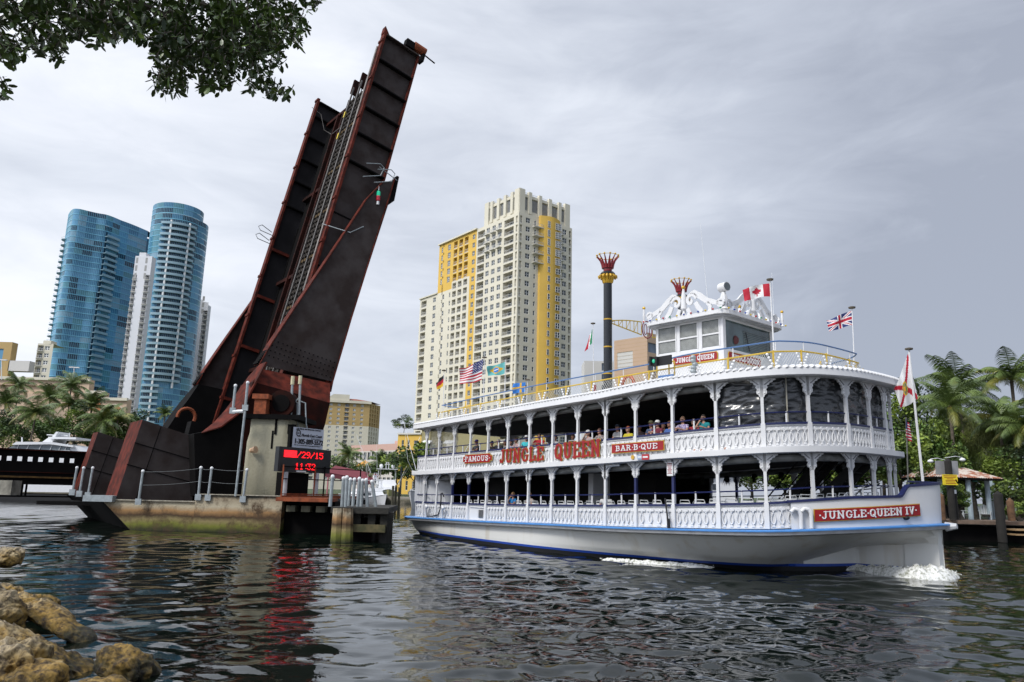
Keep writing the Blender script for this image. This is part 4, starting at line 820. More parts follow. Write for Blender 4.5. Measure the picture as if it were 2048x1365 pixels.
    b = MB(); b.box((xc+.1, Yp+1.7, zt_+.12), (wt+.25, 1.95, .13), mi=0); b.box((xc+.35, Yp-.02, zt_-.35), (.06, .03, .5), mi=0); b.box((xc+.2, Yp-.0, zt_-1.15), (.05, .03, .5), mi=0); b.box((xc+1.0, Yp+.09, zt_-.55), (.45, .05, .28), mi=0); b.build('cap', [m_black], r2)
    b = MB(); bx = at_y(526, 812, Yp+.8); b.box((bx[0], Yp+.8, zt_+.75), (.34, .5, .5), mi=0); b.box((bx[0], Yp+.8, zt_+1.3), (.46, .6, .14), mi=0); c = V(bx[0]+1.0, Yp+1.4, zt_+1.0); b.tube(c-V(0, .5, 0), c+V(0, .6, 0), .78, n=20, mi=1); b.tube(c-V(0, .56, 0), c-V(0, .5, 0), .5, n=16, mi=2); b.build('bearing_housing', [m_orange, m_rustd, m_black], r2, smooth=40)
    b = MB(); q = at_y(507, 902, Yp-.1); b.tube(q+V(-.12, -.15, .0), q+V(.22, -.3, .06), .12, .2, n=10, mi=0); b.tube(q+V(-.12, 0, -.05), q+V(-.05, -.2, 0), .06, n=6, mi=1); b.build('floodlight', [mat('peach_lamp', (.65, .42, .25), .5), m_black], r2)
    for (x0_, y0_, x1_, y1_, yl) in ((586, 753, 581, 828, 762), (601, 752, 598, 830, 760)):
        a, c_ = at_y(x0_, y0_, Yp+1.2), at_y(x1_, y1_+0, Yp+1.2); b = MB(); b.tube(c_, a, .07, n=7, mi=0); b.tube(a-V(.0, 0, .5), a, .11, n=8, mi=1); b.path([c_+(a-c_)*.35, c_+(a-c_)*.3+V(.35, 0, 0), c_+V(.45, 0, -.5), c_+V(.75, 0, -1.6)], .04, 5, 0); b.path([c_+(a-c_)*.45, c_+(a-c_)*.3+V(-.3, 0, 0), c_+V(-.45, 0, 0)], .04, 5, 0); b.build('conduit_mast', [m_galv, mat('cream_cap', (.6, .55, .35), .6)], r2)
    # dark void below the signs is a panel behind the sign legs
    pass
    return z2
PZ = pier()
# ---- text helpers
def text_mesh(s, size, depth=.01, align='LEFT'):
    c = bpy.data.curves.new('lettering', 'FONT'); c.body = s; c.size = size; c.extrude = depth; c.align_x = align; c.resolution_u = 3
    o = bpy.data.objects.new('lettering', c); COL.objects.link(o); bpy.context.view_layer.update(); me = bpy.data.meshes.new_from_object(o.evaluated_get(bpy.context.evaluated_depsgraph_get())); bpy.data.objects.remove(o); bpy.data.curves.remove(c)
    vs = np.array([v.co[:] for v in me.vertices]).reshape(-1, 3); fs = [tuple(p.vertices) for p in me.polygons]; bpy.data.meshes.remove(me); return vs, fs
def put_text(mb, s, size, O, ux, uz, n, mi=0, width=None, shear=0, align='LEFT', bold=0):
    vs, fs = text_mesh(s, size, align=align)
    if width: k = width/max(1e-6, vs[:, 0].max()-vs[:, 0].min()); vs[:, 0] *= k
    for dx in ([0, bold] if bold else [0]): mb.add([O+ux*(p[0]+shear*p[1]+dx)+uz*p[1]+n*(p[2]+.012+dx*.1) for p in vs], fs, mi)
FONT57 = {'0': '0E11131519110E', '1': '040C040404040E', '2': '0E11010204081F', '3': '1F02040201110E', '5': '1F101E0101110E', '9': '0E11110F01020C', '/': '01010204081010', ':': '00040400040400', '4': '02060A121F0202'}
def led(mb, s, O, ux, uz, n, pit, pz, mi):
    x = 0
    for ch in s:
        h = FONT57[ch]
        for r in range(7):
            row = int(h[2*r:2*r+2], 16)
            for c in range(5):
                if row >> (4-c) & 1: mb.box(O+ux*(x+c)*pit+uz*(6-r)*pz+n*.02, (pit*.46, .012, pz*.42), (ux, n, uz), mi)
        x += 4 if ch == ':' else 6
    return x
def signs():
    Yd = 40.6; a = at_y(559, 893, Yd); zt = a[2]; b_ = at_z(662.6, 901.6, zt); 
    ux = unit(V(b_[0]-a[0], b_[1]-a[1], 0)); Wd = math.hypot(b_[0]-a[0], b_[1]-a[1]); n = V(ux[1], -ux[0], 0); uz = V(0, 0, 1); zb = z_over(553, 943, a); Hh = zt-zb; O = V(a[0], a[1], zb)
    root = thing('electronic_sign', 'black electronic board showing the date and 11:32 in red lights', 'electronic sign', (a[0], a[1], zb))
    b = MB(); b.box(O+ux*Wd/2+uz*Hh/2-n*.14, (Wd/2, .14, Hh/2), (ux, n, uz), 0); b.box(O+ux*Wd*.42+uz*.05+n*.03, (Wd*.085, .05, .04), (ux, n, uz), 1); b.build('cabinet', [mat('sign_black', (.016, .017, .019), .5), m_wcap], root)
    b = MB(); p = Hh/22.5; red = mat('red_led', (1, .012, .02), .4, emit=1.1)
    led(b, '/29/15', O+ux*Wd*.34+uz*Hh*.61, ux, uz, n, .0143*Wd, .038*Hh, 0); b.box(O+ux*Wd*.205+uz*Hh*.73+n*.02, (Wd*.115, .012, Hh*.14), (ux, n, uz), 0)
    led(b, '11:32', O+ux*Wd*.315+uz*Hh*.13, ux, uz, n, .0143*Wd, .038*Hh, 0); b.build('lit_display', [red], root)
    b = MB()
    for u in (.17, .76): b.tube(O+ux*Wd*u-n*.1-uz*(zb-PZ), O+ux*Wd*u-n*.1, .15, n=10)
    b.build('leg', [mat('white_pipe', (.5, .52, .54), .5)], root)
    b = MB(); b.box(O+ux*Wd*.47-n*.75+uz*(PZ-zb)/2, (Wd*.23, .3, (zb-PZ)/2-.02), (ux, n, uz)); b.build('dark_void_panel', [m_black], root)  # black panel added for the dark void between the legs
    # rail below
    r3 = thing('platform_railing', 'rusty orange and black railing below the electronic board', 'railing', (a[0], a[1], PZ))
    b = MB(); s0, s1 = O+ux*Wd*.08-uz*(zb-PZ)+n*.1, O+ux*(Wd*1.0+2.6)-uz*(zb-PZ)+n*.1
    for h in (.15, .95, 1.6): b.bar(s0+uz*h, s1+uz*h, .05, .05, mi=1 if h > .5 else 0)
    for t in (0, .38, .5, .99): b.bar(s0+(s1-s0)*t, s0+(s1-s0)*t+uz*1.7, .07, .07, mi=0 if t < .5 else 1)
    b.bar(s0, s1, .12, .16, mi=0); b.build('rail', [m_orange, m_black], r3)
    # white information board
    a = at_y(587, 854, Yd+.9); zt = a[2]; b_ = at_z(648, 860.5, zt); ux = unit(V(b_[0]-a[0], b_[1]-a[1], 0)); Wd = math.hypot(b_[0]-a[0], b_[1]-a[1]); n = V(ux[1], -ux[0], 0); zb = z_over(583, 893, a)-.05; Hh = zt-zb; O = V(a[0], a[1], zb)
    root = thing('information_board', 'white railway information board with a phone number above the red display', 'sign', (a[0], a[1], zb))
    b = MB(); b.box(O+ux*Wd/2+uz*Hh/2-n*.08, (Wd/2, .08, Hh/2), (ux, n, uz), 0); b.box(O-ux*.09+uz*Hh/2-n*.09, (.085, .1, Hh/2), (ux, n, uz), 1); b.build('panel', [mat('sign_white', (.50, .53, .60), .5, var=.02), m_black], root)
    b = MB(); T = lambda s, x, z, sz, w, **k: put_text(b, s, sz, O+ux*Wd*x+uz*Hh*z, ux, uz, n, 0, width=Wd*w, **k)
    T('FOR BRIDGE INFORMATION CONTACT', .1, .9, .11, .8); T('Florida East Coast', .27, .57, .22, .66, shear=.2, bold=.012); T('R A I L W A Y', .6, .46, .09, .3); T('1-305-889-5572', .05, .20, .40, .90, bold=.03); T('This line is not patrolled; trespassing is prohibited', .06, .11, .07, .85)
    c = O+ux*Wd*.17+uz*Hh*.72+n*.02; b.path([c+ux*.13*math.cos(t)*1.1+uz*.16*math.sin(t) for t in np.linspace(0, 6.28, 20)], .022, 5, 0); b.box(c+uz*.17-ux*.06, (.11, .01, .022), (ux, n, uz), 0); b.box(c-uz*.17+ux*.06, (.11, .01, .022), (ux, n, uz), 0); put_text(b, 'FEC', .1, c-ux*.09-uz*.04, ux, uz, n, 0)
    b.build('lettering', [mat('sign_ink', (.02, .02, .025), .6)], root)
signs()
# ---- timber fender with steel pipes, right of the pier
def fender():
    Y = 36.5; root = thing('fender_platform', 'dark timber fender platform on paired concrete piles with a row of steel pipes standing on it', 'fender platform', (-9, 38, -1)); root['label'] = 'dark timber fender platform on paired concrete piles at the pier end'
    m_tim = banded('wet_timber', [(0, (.01, .01, .008)), (.4, (.02, .018, .012)), (.8, (.03, .028, .022)), (1, (.04, .038, .032))], (.012, .012, .01), zr=(0, 1.5), stretch=(.5, .5, 2)); m_beam = mat('weedy_beam', (.14, .11, .05), .9, var=.3, vscale=2, col2=(.05, .05, .02))
    l = at_y(664, 1014, Y); r = at_y(784, 1019, Y+1); zt = l[2]; b = MB(); b.prism([V(l[0], Y-.2, zt-.28), V(r[0], Y-.1, zt-.28), V(r[0]-.6, Y+7, zt-.28), V(l[0], Y+7, zt-.28)], (0, 0, .28), 0); b.build('deck', [m_tim], root)
    b = MB(); x0 = at_y(706, 1050, Y)[0]; b.box(((x0+r[0])/2-.1, Y-.05, zt-.95), ((r[0]-x0)/2+.0, .16, .17), mi=0); b.build('waling', [m_beam], root)
    for x in (at_y(712, 1040, Y)[0], at_y(775, 1040, Y)[0]-.2, (x0+r[0])/2): 
        b = MB(); b.box((x, Y+.25, zt-.6), (.17, .1, .45)); b.build('fender_timber', [m_tim], root)
    for i, (p0, p1) in enumerate(((676, 671), (695, 692))):
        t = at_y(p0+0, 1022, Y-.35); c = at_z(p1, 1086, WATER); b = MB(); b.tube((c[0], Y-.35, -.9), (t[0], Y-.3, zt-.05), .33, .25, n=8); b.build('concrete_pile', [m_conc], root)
    for x, y in ((at_y(735, 1060, Y+1)[0], Y+1.2), (at_y(752, 1060, Y+2)[0], Y+2.6), (at_y(768, 1060, Y)[0], Y+.5), (at_y(715, 1060, Y+3)[0], Y+3)):
        b = MB(); b.tube((x, y, -1), (x+.05, y, zt-.2), .34, .28, n=9); b.build('timber_pile', [m_tim], root)
    b = MB(); b.box(((l[0]+r[0])/2-.4, Y+3.2, zt-1.3), ((r[0]-l[0])/2-.5, 2.4, .8)); b.build('bracing', [m_black], root)
    pp = [(553, 597, 525, 920, 0), (668, 615, 650, 915, .3), (703, 605, 687, 925, .1), (740, 627, 718, 900, 2.5), (783, 627, 765, 912, 2), (834, 620, 815, 915, 1.2), (866, 638, 852, 915, 1.6), (904, 632, 917, 915, 1.5), (966, 650, 1005, 915, 1.6)]
    pr = []
    for x0_, y0_, x1_, y1_, dy in pp:
        a, c = at_y(560+x0_/5.25, 840+y0_/5.25, Y+.2+dy), at_y(560+x1_/5.25, 840+y1_/5.25, Y+.2+dy); c[2] = zt; b = MB(); b.tube(c, a, .085, n=8, mi=0); b.sph(a, .10, 8, 6, 1); b.build('steel_pipe', [m_galv, m_wcap], root)
fender()
# ================= THE RIVERBOAT =================
m_bwhite = mat('boat_white', (.70, .70, .70), .45, var=.025, vscale=2)
m_hull = mat('hull_white', (.70, .70, .67), .35, var=.05, vscale=1.6, stretch=(1, 1, .12), col2=(.60, .57, .50), thr=(.30, .46), detail=8)
m_navy = mat('navy_trim', (.012, .018, .09), .45, var=.1)
m_blue = mat('sky_blue_guard', (.07, .25, .60), .45, var=.1, vscale=2)
m_boot = mat('royal_blue_stripe', (.01, .06, .38), .5, var=.05)
m_bottom = mat('black_bottom', (.008, .008, .01), .7)
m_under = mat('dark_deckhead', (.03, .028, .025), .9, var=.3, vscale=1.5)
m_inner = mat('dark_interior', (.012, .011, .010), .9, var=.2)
m_roll = mat('rolled_curtain', (.28, .28, .26), .35, var=.25, vscale=3, bump=.03, bscale=5)
m_red = mat('sign_red', (.30, .006, .009), .45, var=.05)
m_gold = mat('gold_paint', (.60, .36, .03), .4, var=.1, metal=.2)
m_yrail = mat('yellow_rail', (.62, .42, .05), .5, var=.08)
m_brail = mat('blue_rail', (.08, .17, .36), .45, var=.06)
m_stack = mat('black_enamel', (.012, .014, .017), .25, var=.1)
m_crim = mat('crimson_enamel', (.24, .012, .02), .35, var=.1)
m_deckf = mat('grey_deck', (.22, .23, .24), .8, var=.1)
S_ = np.array([15, 26.5, 0.]); bA = unit((.66, -.75, 0)); bP = V(-bA[1], bA[0], 0)     # stem, heading, port direction
def UVp(u, v, z=0): return S_+bA*u-bP*v+V(0, 0, z)
class Curve:
    def __init__(s, ctrl, port):
        P = np.array(list(ctrl)+list(port), float); P = np.vstack([2*P[0]-P[1], P, 2*P[-1]-P[-2]]); o = []; nc = len(ctrl)
        for i in range(1, len(P)-2):
            a, b, c, d = P[i-1:i+3]
            for k in range(24):
                t = k/24; o.append(.5*((2*b)+(-a+c)*t+(2*a-5*b+4*c-d)*t*t+(-a+3*b-3*c+d)*t**3))
        o.append(P[-2]); o = np.array(o); s.half = (nc-1)*24+1
        s.xy = np.array([UVp(u, v) for u, v in o]); dd = np.linalg.norm(np.diff(s.xy, axis=0), axis=1); s.S = np.concatenate([[0], np.cumsum(dd)]); s.L = s.S[s.half-1]; s.T = s.S[-1]; s.uv = o
    def at(s, q): return V(np.interp(q, s.S, s.xy[:, 0]), np.interp(q, s.S, s.xy[:, 1]), 0)
    def fr(s, q):
        e = .12; t = unit(s.at(min(q+e, s.S[-1]))-s.at(max(q-e, 0))); return s.at(q), t, V(t[1], -t[0], 0)
    def mir(s, q): return s.T-q*(s.T-s.L)/s.L
    def fold(s, q): return q if q <= s.L else s.L*(s.T-q)/(s.T-s.L)
    def P(s, q, z=0, off=0): p, t, n = s.fr(q); return p+n*off+V(0, 0, z)
    def s_at(s, px, py, off=0, far=False):
        d = ray(px, py); az = math.atan2(d[0], d[1]); qs = np.linspace(0, s.L*1.2, 700); pts = [s.P(q, 0, off) for q in qs]; a = np.array([math.atan2(p[0], p[1]) for p in pts])
        i = np.where((a[:-1] <= az) & (a[1:] > az))[0]
        if len(i) == 0: return s.L
        i = i[0]; return qs[i]+(qs[i+1]-qs[i])*(az-a[i])/(a[i+1]-a[i])
deckC = Curve([(-26.3, 3.85), (-25.7, 3.9), (-18.6, 5.1), (-13.2, 5.8), (-8.8, 6.2), (-5.8, 6.25), (-3.4, 5.6), (-2.36, 4.5), (-1.79, 3.09), (-1.59, 1.66), (-1.56, 0)], [(-1.78, -.62), (-2.3, -1.3), (-3.3, -2.1), (-5, -2.9), (-8.8, -3.5), (-13.2, -3.55), (-18.6, -3.2), (-25.7, -2.5), (-26.3, -2.4)])
hullC = Curve([(-27.6, 3.3), (-26.6, 3.95), (-25.0, 4.15), (-18.6, 5.25), (-13.2, 5.95), (-8.8, 6.35), (-5.8, 6.4), (-3.7, 5.95), (-2.35, 4.95), (-1.3, 3.55), (-.55, 1.9), (-.05, 0)], [(-.75, -1.0), (-1.7, -1.9), (-3.0, -2.7), (-5.5, -3.3), (-8.8, -3.7), (-13.2, -3.7), (-18.6, -3.35), (-25, -2.7), (-26.6, -2.5), (-27.6, -2.0)])
PPX = [853, 878, 908.6, 941, 976.5, 1016, 1059.5, 1106, 1156, 1212, 1272, 1346, 1433, 1526, 1618, 1694, 1740, 1772]
PY = {0: 912, 4: 901, 7: 888, 9: 880, 10: 874, 11: 865, 12: 856, 13: 847, 14: 845, 15: 847, 16: 857, 17: 868}
SN = [deckC.s_at(x, np.interp(i, list(PY), list(PY.values()))) for i, x in enumerate(PPX)]
nidx = [0, 4, 7, 9, 10, 11, 12, 13, 14, 15, 16, 17]
ZT = {'RB': [5.69, 5.78, 5.91, 5.98, 6.08, 6.17, 6.22, 6.29, 6.39, 6.42, 6.42, 6.42], 'UC': [4.18, 4.26, 4.36, 4.42, 4.47, 4.55, 4.64, 4.75, 4.83, 4.87, 4.87, 4.87],
      'MT': [3.33, 3.42, 3.57, 3.67, 3.72, 3.79, 3.87, 3.97, 4.05, 4.08, 4.08, 4.08], 'MB': [3.10, 3.22, 3.35, 3.44, 3.50, 3.58, 3.64, 3.74, 3.82, 3.86, 3.86, 3.86],
      'LC': [1.63, 1.69, 1.79, 1.87, 1.94, 1.98, 2.06, 2.14, 2.27, 2.35, 2.4, 2.42], 'GT': [.80, .91, 1.03, 1.09, 1.13, 1.19, 1.24, 1.30, 1.4, 1.45, 1.48, 1.5]}
SK = [SN[i] for i in nidx]
def zt(name, s):
    return float(np.interp(deckC.fold(s), SK, ZT[name]))
BM = [m_bwhite, m_navy, m_under, m_inner, m_deckf, m_blue, m_roll]
def zv(z, s): return zt(z[0], s)+z[1] if isinstance(z, tuple) else (z(s) if callable(z) else z)
def sweep(mb, cv, prof, s0, s1, n, mi=0, caps=True):
    """closed profile [(offset, z)] carried along a deck curve"""
    vs = []; fs = []; k = len(prof)
    for i in range(n+1):
        s = s0+(s1-s0)*i/n; p, t, nn_ = cv.fr(s); vs += [p+nn_*o+V(0, 0, zv(z, s)) for o, z in prof]
    for i in range(n):
        for j in range(k): fs.append((i*k+j, (i+1)*k+j, (i+1)*k+(j+1) % k, i*k+(j+1) % k))
    if caps: fs += [tuple(range(k)), tuple(n*k+j for j in range(k-1, -1, -1))]
    mb.add(vs, fs, mi)
def fill(mb, cv, z, off, mi, n=70, flip=False):
    L = cv.L; vs = []; fs = []
    for i in range(n):
        s = L*i/n; vs += [cv.P(s, zv(z, s), off), cv.P(cv.mir(s), zv(z, s), off)]
    vs.append(cv.P(L, zv(z, L), off)); m = 2*n
    for i in range(n-1): fs.append((2*i, 2*i+2, 2*i+3, 2*i+1))
    fs.append((2*n-2, m, 2*n-1)); mb.add(vs, fs, mi)
LL = deckC.L; DT = deckC.T; MI = deckC.mir
boat = thing('riverboat', 'white two-deck excursion riverboat with lacy rails, red name boards and black stacks', 'riverboat', (UVp(-13, 0)[0], UVp(-13, 0)[1], WATER))
# ---- hull
def hull():
    cs = hullC; n = 90; rows = []; pz = []
    n = 180
    for i in range(n+1):
        s = cs.T*i/n if i != n//2 else cs.L; u, v = np.interp(s, cs.S, cs.uv[:, 0]), np.interp(s, cs.S, cs.uv[:, 1]); zg = gtop(s); v = abs(v)*(1 if s <= cs.L else 1.6)
        p, t, nn_ = cs.fr(s); fl = min(1, max(0, (u+15)/14))
        # inset of knuckle and waterline from the guard
        ins = .10+3.0*fl**1.35*min(1, v/2.6); st = max(0, (-u-23)/4.6); ins += .9*st
        zc = -.25+ (.0 if u < -6 else 1.15*max(0, (u+4.5)/4.5)**1.4 if u > -4.5 else 0); zc = min(zc, zg-.25)
        inw = lambda d: p+(-nn_*.55+unit(UVp(u-.9, 0)-p)*.45)*d if v > .3 else p-bA*d*.12
        row = [p+V(0, 0, zg-.13), inw(.06)+V(0, 0, zg-.2), inw(ins*.45)+V(0, 0, zg-.2-(zg-.2-zc)*.55), inw(ins)+V(0, 0, zc), inw(ins+.06)+V(0, 0, min(zc-.05, .03-WATER*0)), inw(ins+.07)+V(0, 0, min(zc-.08, -.07)), inw(ins+.25)+V(0, 0, -.9)]
        z5 = lambda a: a
        # exact heights for the paint lines
        row[4][2] = min(row[3][2]-.02, .09) if row[3][2] > .1 else row[3][2]
        rows.append(row); pz.append(0)
    b = MB()
    zl = [.09, -.03]
    def sect(row):
        """resample a section so rings lie exactly on the paint lines"""
        pts = row; out = [pts[0], pts[1], pts[2], pts[3]]
        return out
    ring = []
    for row in rows:
        top, a1, a2, kn = row[0], row[1], row[2], row[3]; bt_ = V(kn[0], kn[1], min(-.5, kn[2]-.2)); line = [a1, a2, kn, bt_]
        def at(zz):
            for A_, B_ in zip(line, line[1:]):
                if A_[2] >= zz >= B_[2]: return A_+(B_-A_)*((A_[2]-zz)/(A_[2]-B_[2]+1e-9))
            return line[-1]
        mdl = kn if kn[2] > .12 else (a2+at(.09))/2
        ring.append([top, a1, a2, mdl, at(.05), at(-.04), at(-.32), row[6]])
    vs = [p for r_ in ring for p in r_]; k = 8
    for i in range(len(ring)-1):
        for j in range(7): b.add([vs[i*k+j], vs[(i+1)*k+j], vs[(i+1)*k+j+1], vs[i*k+j+1]], [(0, 1, 2, 3)], 1 if j == 4 else (2 if j >= 5 else 0))
    r0 = ring[0]; m = ring[-1]
    for j in range(7): b.add([r0[j], r0[j+1], m[j+1], m[j]], [(0, 1, 2, 3)], 1 if j == 4 else (2 if j >= 5 else 0))
    me = b.mesh('hull', [m_hull, m_boot, m_bottom], wloc(boat)); 
    import bmesh
    bmm = bmesh.new(); bmm.from_mesh(me); bmesh.ops.remove_doubles(bmm, verts=bmm.verts, dist=.002); bmesh.ops.recalc_face_normals(bmm, faces=bmm.faces); bmm.to_mesh(me); bmm.free()
    me.polygons.foreach_set('use_smooth', [True]*len(me.polygons)); me.set_sharp_from_angle(angle=R(24))
    o = bpy.data.objects.new('hull', me); COL.objects.link(o); o.parent = boat
def hs2ds(s):     # height tables are kept on the deck curve; walk the hull curve in step
    return hullC.fold(s)/hullC.L*LL
def gtop(s): 
    x = hs2ds(s); s_ = hullC.fold(s); r_ = s_/hullC.L
    return zt('GT', x) if r_ < .86 else zt('GT', x)*(1-(r_-.86)/.14)+1.62*(r_-.86)/.14 if r_ > .93 else zt('GT', x)
gs_ = np.linspace(0, hullC.L, 60); gz_ = np.array([zt('GT', hs2ds(x)) for x in gs_]); gz_ = np.where(gs_/hullC.L > .84, gz_+(1.60-gz_[-1])*((gs_/hullC.L-.84)/.16).clip(0, 1), gz_)
def gtop(s): return float(np.interp(hullC.fold(s), gs_, gz_))
hull()
HL = hullC.L; HT_ = hullC.T
b = MB(); gz = lambda s: gtop(s); sweep(b, hullC, [(-.5, lambda s: gtop(s)-.02), (.26, lambda s: gtop(s)-.02), (.30, lambda s: gtop(s)-.04), (.30, lambda s: gtop(s)-.08), (-.5, lambda s: gtop(s)-.08)], 0, HT_, 240, 0)
sweep(b, hullC, [(-.4, lambda s: gtop(s)-.08), (.27, lambda s: gtop(s)-.08), (.22, lambda s: gtop(s)-.19), (-.02, lambda s: gtop(s)-.24)], 0, HT_, 240, 1)  # grey strip painted as the shadow band under the guard
b.path([hullC.P(HL, 1.47, .12)+bA*.0, hullC.P(HL, 1.5, .42)+bA*.05], [.16, .09], 8, 1); b.build('guard', [m_blue, mat('guard_shadow_grey', (.50, .51, .53), .5)], boat, smooth=30)
b = MB(); fill(b, hullC, lambda s: gtop(s)-.05, 0, 0); b.build('main_deck', [m_deckf], boat)
# ---- bow bulwark
sB = hullC.s_at(1583, 1030); sStep0 = hullC.s_at(1799, 990); sStep1 = hullC.s_at(1818, 975)
zStem = z_over(1864, 968, S_)
def btop(s):
    s = hullC.fold(s); pts = [(sB, zt('LC', hs2ds(sB))), (hullC.s_at(1703, 1000), 2.36), (sStep0, 2.43)]
    a = np.interp(s, [p[0] for p in pts], [p[1] for p in pts]); t = min(1, max(0, (s-sStep0)/(sStep1-sStep0))); t = t*t*(3-2*t); e2 = zStem-.12 + .12*max(0, min(1, (s-sStep1)/(HL-sStep1)))
    return a+(e2-a)*t
b = MB(); sweep(b, hullC, [(-.02, lambda s: gtop(s)-.03), (.02, btop), (-.06, btop), (-.10, lambda s: gtop(s)-.03)], sB, hullC.mir(sB), 120, 0); b.build('bow_bulwark', [m_bwhite], boat, smooth=30)
b = MB(); sweep(b, hullC, [(.06, lambda s: btop(s)-.02), (.06, lambda s: btop(s)+.06), (-.13, lambda s: btop(s)+.06), (-.13, lambda s: btop(s)-.02)], sB-.1, hullC.mir(sB)+.1, 140, 0)
q = hullC.P(HL, btop(HL)+.03, 0); b.prism([hullC.P(HL-1.6, btop(HL)+.02, -.05), hullC.P(HL+1.6, btop(HL)+.02, -.05), hullC.P(HL+.05, btop(HL)+.02, -.0)], (0, 0, .05), 0)
b.build('bulwark_cap', [m_navy], boat, smooth=30)
b = MB(); c = hullC.P(hullC.s_at(1811, 1036), z_over(1811, 1036, hullC.P(hullC.s_at(1811, 1036))), .03); b.sph(c, (.11, .11, .075), 10, 6, 0); b.build('hawse_hole', [m_bottom], boat)
# white bitts / pipe bends
for px, py in ((1600, 1045), (1620, 1045)):
    s = hullC.s_at(px, py); p, t, n = hullC.fr(s); z0 = gtop(s); p = p+n*.12; b = MB(); b.path([p+V(0, 0, z0), p+V(0, 0, z0+.48), p+V(0, 0, z0+.6)-t*.07, p+V(0, 0, z0+.62)-t*.2, p+V(0, 0, z0+.52)-t*.3], .07, 8, 0); b.build('pipe_bend', [m_bwhite], boat, smooth=60)
# ---- decks, fascias
b = MB(); sweep(b, deckC, [(-.3, ('MB', .0)), (.34, ('MB', 0)), (.38, ('MB', .02)), (.38, ('MT', -.02)), (-.3, ('MT', .02))], 0, DT, 220, 0); b.build('deck_fascia', [m_bwhite], boat, smooth=30)
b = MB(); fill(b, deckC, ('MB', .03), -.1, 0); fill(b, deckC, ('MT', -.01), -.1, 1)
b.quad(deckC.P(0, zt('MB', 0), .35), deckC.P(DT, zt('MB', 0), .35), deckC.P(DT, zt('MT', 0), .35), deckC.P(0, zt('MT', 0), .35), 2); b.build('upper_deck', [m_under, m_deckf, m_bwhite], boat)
b = MB(); sweep(b, deckC, [(-.3, ('RB', .0)), (.40, ('RB', 0)), (.45, ('RB', .03)), (.42, ('RB', .27)), (-.3, ('RB', .30))], 0, DT, 220, 0); b.build('roof_fascia', [m_bwhite], boat, smooth=30)
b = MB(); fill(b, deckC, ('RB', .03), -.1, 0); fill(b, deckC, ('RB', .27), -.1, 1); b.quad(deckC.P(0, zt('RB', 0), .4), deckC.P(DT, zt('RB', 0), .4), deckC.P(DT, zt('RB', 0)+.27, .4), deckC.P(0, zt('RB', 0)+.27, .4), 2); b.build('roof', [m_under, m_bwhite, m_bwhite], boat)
b = MB(); s = .1
while s < DT-.1:
    p, t, n = deckC.fr(s); pr = V(0, 0, 0); c = deckC.P(s, zt('RB', s)+.31, .28)
    m_ = MB(); m_.sph((0, 0, 0), (.115, .2, .085), 7, 4)
    b.merge(m_, lambda q: c+t*(q[0]+q[2]*.5)+n*q[1]+V(0, 0, q[2]-q[1]*.15)); s += .215 if s < LL*1.15 else .43
b.build('scalloped_trim', [m_bwhite], boat, smooth=70)
# ---- posts with brackets
brk = MB(); hp = [(0, 0), (.46, 0), (.47, -.05), (.38, -.075), (.36, -.13), (.27, -.15), (.25, -.21), (.18, -.24), (.20, -.32), (.145, -.37), (.175, -.44), (.165, -.52), (.10, -.57), (.07, -.64), (0, -.64)]
for sg in (1, -1): brk.prism([(x*sg, -.035, z) for x, z in hp][::sg], (0, .07, 0), 0)
for sg in (1, -1):
    for x, z, r_ in ((.10, -.50, .035), (.13, -.40, .03), (.12, -.30, .03), (.40, -.045, .035)): brk.sph((x*sg, -.04, z), (r_, .02, r_), 6, 4, 1)
    brk.bar((sg*.10, -.045, -.22), (sg*.3, -.045, -.06), .02, .03, mi=2)
brk_me = brk.mesh('bracket', [m_bwhite, m_bwhite, mat('shadow_groove', (.25, .25, .26), .7)], smooth=40)
def posts():
    for side in (0, 1):
        for i, s0 in enumerate(SN):
            s = s0 if not side else MI(s0); p, t, n = deckC.fr(s); rz = math.atan2(t[1], t[0])
            for lo, hi, up in (('MT', 'RB', 1), ('GT', 'MB', 0)):
                off = -.02 if lo == 'MT' else .0; c = p+n*(off+.02); z0, z1 = zt(lo, s), zt(hi, s); cap = zt('UC' if up else 'LC', s); b = MB(); blue = (not up) and i in (2, 3, 10, 11)
                b.box(c+V(0, 0, (z0+cap)/2), (.075, .075, (cap-z0)/2), (t, n, V(0, 0, 1)), 0); hb = cap+.38; b.box(c+V(0, 0, (cap+hb)/2), (.055, .055, (hb-cap)/2), (t, n, V(0, 0, 1)), 0)
                b.box(c+V(0, 0, (hb+z1)/2), (.05, .05, (z1-hb)/2), (t, n, V(0, 0, 1)), 1 if blue else 0)
                if up and 12 <= i: pass
                o = b.build('post', [m_bwhite, m_navy], boat)
                o2 = bpy.data.objects.new('bracket', brk_me); COL.objects.link(o2); o2.parent = o; o2.location = (c+n*.015+V(0, 0, z1-.0)-wloc(boat)).tolist(); o2.rotation_euler = (0, 0, rz)
                if not up: o2.scale = (.92, 1, .9)
posts()
